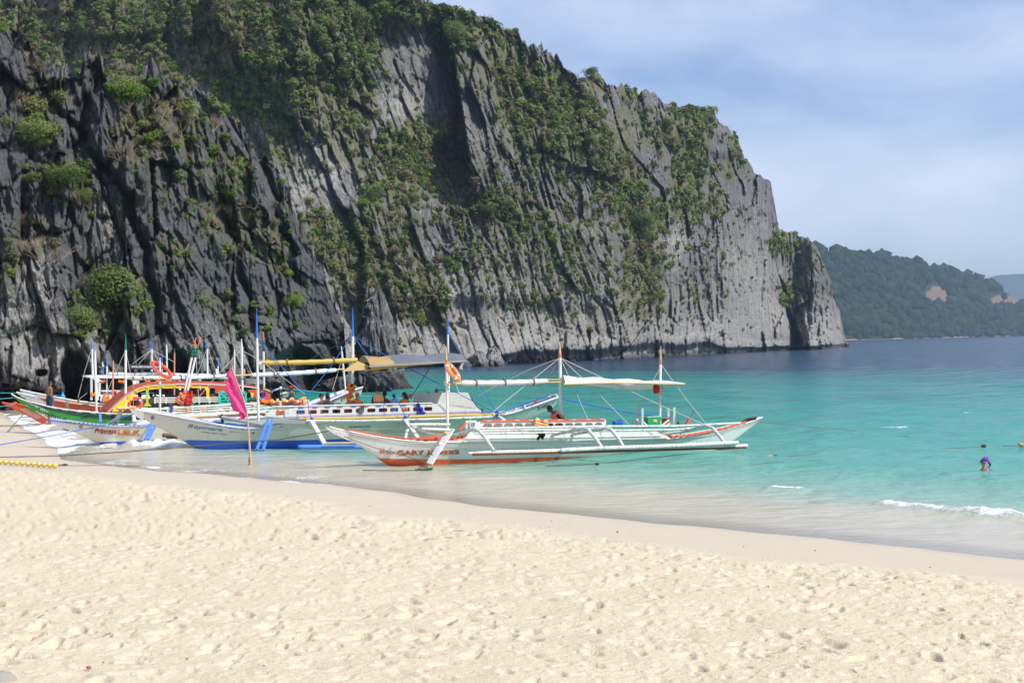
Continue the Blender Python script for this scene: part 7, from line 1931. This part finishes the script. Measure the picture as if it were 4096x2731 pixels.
hang_cloth(gj, 2164, 1733, 1.2, 30, 22, C_strap, 'cloth', 'black pointed cloth hanging under the deck poles of the nearest boat', knot=False); hang_cloth(rm, 1577, 1630, .9, 26, 14, C_sky, 'cloth', 'sky blue bundle seen through a window under the child', knot=False, seed=4); hang_cloth(pl, 683, 1615, .98, 12, 50, mat('blue_tarp', (.03, .10, .35), .6), 'cloth', 'dark blue folded tarp tied to the first rail post', knot=False)
hang_cloth(rm, 1640, 1575, .2, 18, 20, mat('red_white_cloth', (.70, .25, .25), .9, .1, var=(30, .6)), 'scarf', 'red and white patterned scarf beside the long-haired girl', 'scarf', False); hang_cloth(pl, 1160, 1594, -.2, 60, 10, C_black, 'mat', 'rolled black mat lying on the pile of life vests', 'mat', False)
# anchor and fore gear
c = gj.q(2718, 1734, .9); t = thing('anchor', c, 'small rusty anchor hooked over the stern poles of the nearest boat', 'anchor')
mb = MB(); mb.tube([gj.q(2713, 1690, .9), gj.q(2717, 1706, .9), gj.q(2721, 1732, .9)], .022, 6); mb.build('shank', M_rust, t); mb = MB(); mb.ell(gj.q(2713, 1690, .9), (.05, .02, .06)); mb.ell(gj.q(2722, 1733, .9), (.04, .03, .04)); mb.build('fluke', M_rust, t)
mb = MB(); mb.box(rm.q(1345, 1613, .4) + Vector((0, 0, 0)), (.40, .2, .05), Matrix.Rotation(.12, 3, 'Y')); mb.box(rm.q(1345, 1613, .4) + Vector((-.2, 0, .0)), (.05, .2, .12)); tag(mb.build('tray', mat('aqua_plastic', (.10, .62, .55), .4)), 'aqua plastic tray lying beside the man in navy', 'tray')
M_teal2 = mat('turq', (.2, .5, .5), .5)

# ================================================================== FLAG, ROPES, FLOATS
D0 = (CAMZ - (-.1)) / -rayn(1003, 1870)[1]
def at(px, py, dd=0.0): return P(px, py, D0 + dd)
t = thing('flag', at(1003, 1870), 'ragged pink flag on a thin crooked pole stuck in the shallows', 'flag')
mb = MB(); mb.tube([at(926, 1470), at(948, 1528), at(972, 1588), at(987, 1640), at(992, 1700), at(998, 1780), at(1004, 1875)], [.016, .02, .024, .028, .032, .036, .04], 7); mb.build('pole', mat('bare_stick', (.50, .40, .28), .8, .2, var=(6, .3), bump=(20, .01)), t)
Rt = [(925, 1472), (936, 1495), (948, 1528), (962, 1562), (973, 1590), (981, 1618), (987, 1643), (989, 1660), (984, 1670), (974, 1676), (960, 1678)]
Lf = [(921, 1476), (904, 1496), (913, 1516), (906, 1540), (902, 1565), (922, 1603), (928, 1640), (958, 1650), (962, 1664), (955, 1674), (952, 1678)]
rows = []
for i in range(41):
    v = i / 40 * 10; k = min(9, int(v)); f = v - k
    r_ = (Rt[k][0] * (1 - f) + Rt[k + 1][0] * f, Rt[k][1] * (1 - f) + Rt[k + 1][1] * f); l_ = (Lf[k][0] * (1 - f) + Lf[k + 1][0] * f + (4 * math.sin(i * 1.9) + 3 * math.sin(i * 4.7)), Lf[k][1] * (1 - f) + Lf[k + 1][1] * f)
    rows.append([at(r_[0] + (l_[0] - r_[0]) * u, r_[1] + (l_[1] - r_[1]) * u, .10 * math.sin(u * 7 + i * .32) * u + .06 * math.sin(i * .5 + u * 12) * u) for u in np.linspace(0, 1, 15)])
mb = MB(); mb.sheet(rows, thick=(0, .006, 0)); mb.build('flag_cloth', mat('flag_pink', (.98, .17, .46), .7, .2, var=(3, .06), bump=(7, .05), trans=.5), t)
mb = MB(); mb.add([at(906, 1532), at(891, 1523), at(898, 1523), at(912, 1526)], [(0, 1, 2, 3)]); mb.build('torn_strip', mat('flag_pink', (0, 0, 0)), t)
t = thing('stake', at(998, 1872), 'short wooden stake lashed to the flag pole', 'stake'); mb = MB(); mb.bar(at(997, 1874, .02), at(998, 1829, .02), .06); mb.build('post', M_wood, t)
for y in (1853, 1860): mb = MB(); mb.torus(at(1000, y), .05, .012, None, 12, 5); mb.build('lashing', M_bambooy, t)
def rope(name, pts, r, m, label, group='mooring ropes', cat='rope'):
    mb = MB(); n = len(pts)
    Ps = []
    for i in range(n - 1):
        for k in range(6): Ps.append(Vector(pts[i]).lerp(Vector(pts[i + 1]), k / 6))
    Ps.append(Vector(pts[-1])); mb.tube(Ps, r, 5); return tag(mb.build(name, m), label, cat, group)
def Gs(px, py, dz=.03):
    q = G(px, py, .1); 
    for _ in range(5): q = G(px, py, sand_z(q.x, q.y) + dz)
    return q
rope('mooring_rope', [P(-120, 1800, 52), P(0, 1778, 54), P(230, 1738, 58), P(420, 1698, 60.5), P(560, 1645, 60.8)], .018, M_ropeb, 'blue rope from the beach to the bow of the boat with the blue bottom')
rope('mooring_rope', [P(420, 1698, 60.4), P(470, 1672, 60.7), P(575, 1644, 60.7)], .024, M_ropet, 'doubled teal rope knotted to the long white bow')
rope('mooring_rope', [P(-60, 1800, 55), Gs(0, 1827), Gs(250, 1822), P(520, 1805, 56), P(880, 1776, 56), P(1120, 1757, 54), P(1372, 1714, 50.4)], .02, M_roped, 'long brown rope drooping from the left shore to the nearest bow')
rope('mooring_rope', [P(-60, 1706, 60), P(80, 1700, 62), P(200, 1692, 64)], .022, M_roped, 'dark rope tied to the square blue-edged bow')
rope('mooring_rope', [Gs(30, 1726), P(60, 1692, 75), P(95, 1655, 82)], .02, M_ropek, 'thin line slanting from the orange bow down to the sand')
rope('mooring_rope', [P(-60, 1600, 70), P(60, 1590, 75), P(160, 1585, 78)], .018, M_ropet, 'teal rope tied to the green bow'); rope('mooring_rope', [P(-60, 1571, 90), P(66, 1571, 95)], .02, M_ropet, 'upper teal rope running left from the pointed white bow'); rope('mooring_rope', [P(-60, 1632, 75), P(30, 1622, 80), P(80, 1614, 84)], .018, M_ropet, 'lower teal rope passing above the orange bow')
rope('rope', [isl.q(215, 1574, .1), isl.q(216, 1600, .2), isl.q(218, 1628, .3)], .014, M_ropeb, 'thin blue line dangling from the hand of the standing man'); rope('rope', [w2b.q(214, 1580, 0), w2b.q(245, 1581, 0)], .02, M_ropet, 'short teal line to the light blue jug')
rope('mooring_rope', [gj.q(3035, 1685, 0), P(3150, 1698, 57), P(3300, 1712, 60), P(3450, 1722, 64), P(3528, 1727, 66)], .010, M_roped, 'pale rope running from the pointed stern into the turquoise water')
rope('mooring_rope', [rm.q(2236, 1592, 0), P(2400, 1627, 66), P(2560, 1658, 68), P(2700, 1664, 72)], .028, M_ropeb, 'heavy blue rope sagging behind the middle mast of the nearest boat')
rope('mooring_rope', [pl.q(1120, 1552, -.6), P(1340, 1575, 76), P(1700, 1600, 84), P(1900, 1610, 88)], .022, M_ropet, 'teal line from the far boats passing above the passengers')
def seg(name, a, b, m, label, r=.010): rope(name, [G(*a, .03), G((a[0] + b[0]) / 2, (a[1] + b[1]) / 2 + 2, .04), G(*b, .03)], r, m, label, 'floating lines')
seg('floating_line', (2915, 1837), (3045, 1830), M_roped, 'dark floating line left of the yellow buoy right of the boats'); seg('floating_line', (3110, 1827), (3270, 1812), M_roped, 'faint floating line right of the yellow buoy'); seg('floating_line', (3775, 1793), (3925, 1784), M_roped, 'dark floating line leading to the brown buoy above the swimmer'); seg('floating_line', (4010, 1783), (4110, 1779), M_roped, 'floating line at the right edge above the swimmer')
seg('floating_line', (1450, 1880), (1730, 1879), M_ropek, 'weedy black line on the water under the orange keel', .012); seg('floating_line', (2180, 1864), (2390, 1855), M_ropek, 'weedy line on the water below the pale float', .01); seg('floating_line', (2585, 1850), (2680, 1845), M_roped, 'short dark line on the water behind the outrigger float end', .01)
def buoy(px, py, r, m, label, ln=1.5):
    r *= .72; c = G(px, py, .05); t = thing('buoy', c, label, 'buoy', 'buoys on the water'); mb = MB(); mb.ell(c, (r * ln, r, r), None, 14, 8, .03); mb.build('float', m, t); mb = MB(); mb.tube([c - Vector((r * ln * 1.15, 0, 0)), c - Vector((r * ln * .9, 0, 0))], r * .4, 6); mb.build('rope_eye', M_roped, t)
M_by = mat('buoy_yellow', (.55, .42, .08), .5, .3, var=(8, .3), weather=.5); M_bd = mat('buoy_dark', (.09, .07, .04), .8, .2)
buoy(3079, 1826, .09, M_by, 'yellow buoy in the middle of the trio right of the nearest boat'); buoy(3060, 1829, .06, M_bd, 'small brown buoy at the left of the trio'); buoy(3102, 1824, .075, M_bd, 'dark buoy at the right of the trio'); buoy(3935, 1783, .09, M_bd, 'brown buoy floating above the swimmer'); buoy(4085, 1778, .09, M_by, 'yellowish buoy cut by the right edge of the picture'); buoy(2870, 1836, .04, M_bd, 'tiny dark buoy just right of the outrigger float end'); buoy(2388, 1855, .07, M_bd, 'black weedy buoy below the outrigger float')
mb = MB(); c = G(1700, 1878, .03)
for k in range(12): e = c + Vector((random.uniform(-.35, .35), random.uniform(-.1, .1), random.uniform(0, .07))); mb.tube([c, e], .02, 4)
tag(mb.build('seaweed', mat('weed', (.10, .085, .02), .9)), 'clump of brown seaweed on the line below the GARY JAMES lettering', 'seaweed')
# yellow float line on the beach
pts = [(-30, 1838), (0, 1842), (22, 1843.5), (45, 1845), (66, 1847), (88, 1848), (111, 1850), (133, 1851), (155, 1853), (176, 1854.5), (198, 1856), (219, 1857)]
c = Gs(100, 1850); t = thing('float_line', c, 'string of yellow floats lying on the sand at the left', 'float line')
My = mat('float_yellow', (.80, .52, .10), .4, .4, var=(4, .1))
for i, (x, y) in enumerate(pts):
    q = Gs(x, y + 5, .10); mb = MB(); d = (Gs(x + 10, y + 5.6) - q).normalized(); R = Matrix((d, d.cross(Vector((0, 0, 1))).normalized() * -1, Vector((0, 0, 1)))).transposed(); mb.ell(q, (.109, .085, .085), R, 14, 9); mb.build('float', My, t)
mb = MB(); mb.tube([Gs(-60, 1842, .1)] + [Gs(x, y + 5, .10) for x, y in pts] + [Gs(262, 1862, .04), Gs(400, 1860, .03), Gs(700, 1866, .02)], .012, 5); mb.build('line', M_roped, t)
mb = MB(); c = Gs(245, 1862, .04)
for k in range(14): mb.tube([c + Vector((random.uniform(-.12, 0), 0, 0)), c + Vector((random.uniform(-.1, .25), random.uniform(-.08, .08), random.uniform(0, .07)))], .012, 4)
mb.build('frayed_end', mat('frayed_rope', (.12, .04, .03), .9), t)
# beach litter: stones, shells, twigs, leaf
Mst = [mat('pebble_dark', (.16, .10, .07), .8), mat('pebble_pale', (.62, .58, .52), .8), mat('pebble_red', (.40, .12, .06), .8)]
for i, (px, py, r, k, lb) in enumerate(((3260, 2203, .030, 0, 'dark pebble alone on the smooth sand at the right'), (3072, 2349, .035, 2, 'reddish pebble on the rough sand right of centre'), (748, 2637, .02, 0, 'dark pebble near the bottom of the sand left of centre'), (1248, 1920, .03, 0, 'tiny dark pebble on the smooth sand under the flag pole'), (2470, 2128, .04, 0, 'small dark pebble at the edge of the smooth sand'), (4025, 2453, .028, 1, 'white shell on the sand near the right edge'),
                                          (2975, 2187, .02, 0, 'tiny dark pebble on the smooth sand in the middle right'), (620, 1990, .025, 0, 'dark pebble on the upper left sand'), (1060, 2662, .035, 1, 'white broken shell low in the middle of the sand'), (2205, 2085, .022, 0, 'small dark pebble at the border of rough and smooth sand'), (3720, 2080 + 190, .02, 0, 'tiny pebble on the smooth sand near the right'), (413, 2652, .018, 2, 'small brown pebble at the bottom left'), (355, 2672, .04, 2, 'broken reddish shell at the bottom left'))):
    r *= .62; q = Gs(px, py, r * .3 + .01); q.z += .01; mb = MB(); mb.ell(q, (r, r * .8, r * .6), None, 8, 6, .15); tag(mb.build('shell' if 'shell' in lb else 'pebble', Mst[k]), lb, 'shell' if 'shell' in lb else 'pebble')
def twig(px, py, L, a, lb, m=M_wood):
    q = Gs(px, py, .03); d = Vector((math.cos(a), math.sin(a), .25)).normalized(); mb = MB(); mb.tube([q, q + d * L * .5 + Vector((0, 0, .01)), q + d * L], [.006, .005, .003], 5); mb.tube([q + d * L * .5, q + d * L * .7 + Vector((.02, .02, .02))], .003, 4); tag(mb.build('twig', m), lb, 'twig')
twig(3430, 2692, .10, 2.2, 'small dark twig near the bottom right of the sand'); twig(410, 2545, .09, .6, 'thin twig on the sand at the lower left'); twig(150, 2470, .08, .8, 'thin stem beside the yellow leaf at the left')
q = Gs(14, 2414, .05); mb = MB(); mb.loft([[q + Vector((x, -w_, 0)), q + Vector((x, 0, .01)), q + Vector((x, w_, 0))] for x, w_ in ((-.06, .003), (-.03, .02), (0, .026), (.03, .02), (.06, .002))], closed=False, cap=False); tag(mb.build('leaf', mat('dry_leaf', (.50, .42, .12), .7)), 'yellow fallen leaf on the sand at the left edge', 'leaf')
rk = MB(); q = Gs(20, 2722, .0); rk.ell(q + Vector((-.06, 0, .0)), (.17, .12, .09), None, 18, 10, .07); tag(rk.build('stone', mat('grey_stone', (.36, .33, .29), .9, .2, var=(9, .3), bump=(14, .03))), 'rounded grey stone in the bottom left corner of the sand', 'stone')

# crumbs of coral and shell scattered over the rough sand: nobody could count them
Vs = []; Fs = []; k = 0
tet = np.array([(1, 0, -.4), (-.5, .87, -.4), (-.5, -.87, -.4), (0, 0, .9)]); tf = np.array([(0, 2, 1), (0, 1, 3), (1, 2, 3), (2, 0, 3)])
mi = []
for i in range(1500):
    px = rng.uniform(-100, 4200); t_ = rng.random(); band = np.interp(px, [0, 700, 1400, 2000, 2700, 3300, 4096], [1862, 1950, 2020, 2090, 2205, 2290, 2410])
    py = band + (rng.normal() * 18 if t_ < .55 else rng.uniform(0, 520))
    if py > 2725: continue
    q = G(px, py, .5)
    for _ in range(3): q = G(px, py, sand_z(q.x, q.y))
    r = rng.uniform(.004, .013) * (1 if t_ < .55 else .8); a = rng.uniform(0, 6.28); ca, sa = math.cos(a), math.sin(a)
    Vs.append((tet * r * rng.uniform(.6, 1.4, (4, 3))) @ np.array([[ca, -sa, 0], [sa, ca, 0], [0, 0, 1]]) + np.array([q.x, q.y, q.z + .012])); Fs.append(tf + 4 * k); k += 1; mi += [int(rng.random() < .5)] * 4
np_mesh('shell_crumbs', np.concatenate(Vs), np.concatenate(Fs), [mat('crumb_brown', (.30, .22, .14), .9), mat('crumb_pale', (.72, .68, .60), .8)], mi=np.array(mi))['kind'] = 'stuff'

# where look and place still coincide, name the order from left to right in the photograph
from collections import defaultdict
_same = defaultdict(list)
for o in COL.objects:
    if o.parent is None and o.get('category') in ('tree', 'shrub', 'bush') and 'label' in o: _same[o['label']].append(o)
_ord = ['first', 'second', 'third', 'fourth', 'fifth', 'sixth', 'seventh', 'eighth', 'ninth', 'tenth', 'eleventh', 'twelfth', 'thirteenth']
for lb, os_ in _same.items():
    if 2 <= len(os_) <= 13:
        os_.sort(key=lambda o: o.location.x / o.location.y)
        for i, o in enumerate(os_):
            t_ = _ord[i] + ' from left, ' + lb
            if len(t_.split()) > 16: t_ = t_.replace('medium ', '').replace('leafless brown branching', 'bare brown').replace('dense ', '').replace('dull ', '')
            if len(t_.split()) <= 16: o['label'] = t_
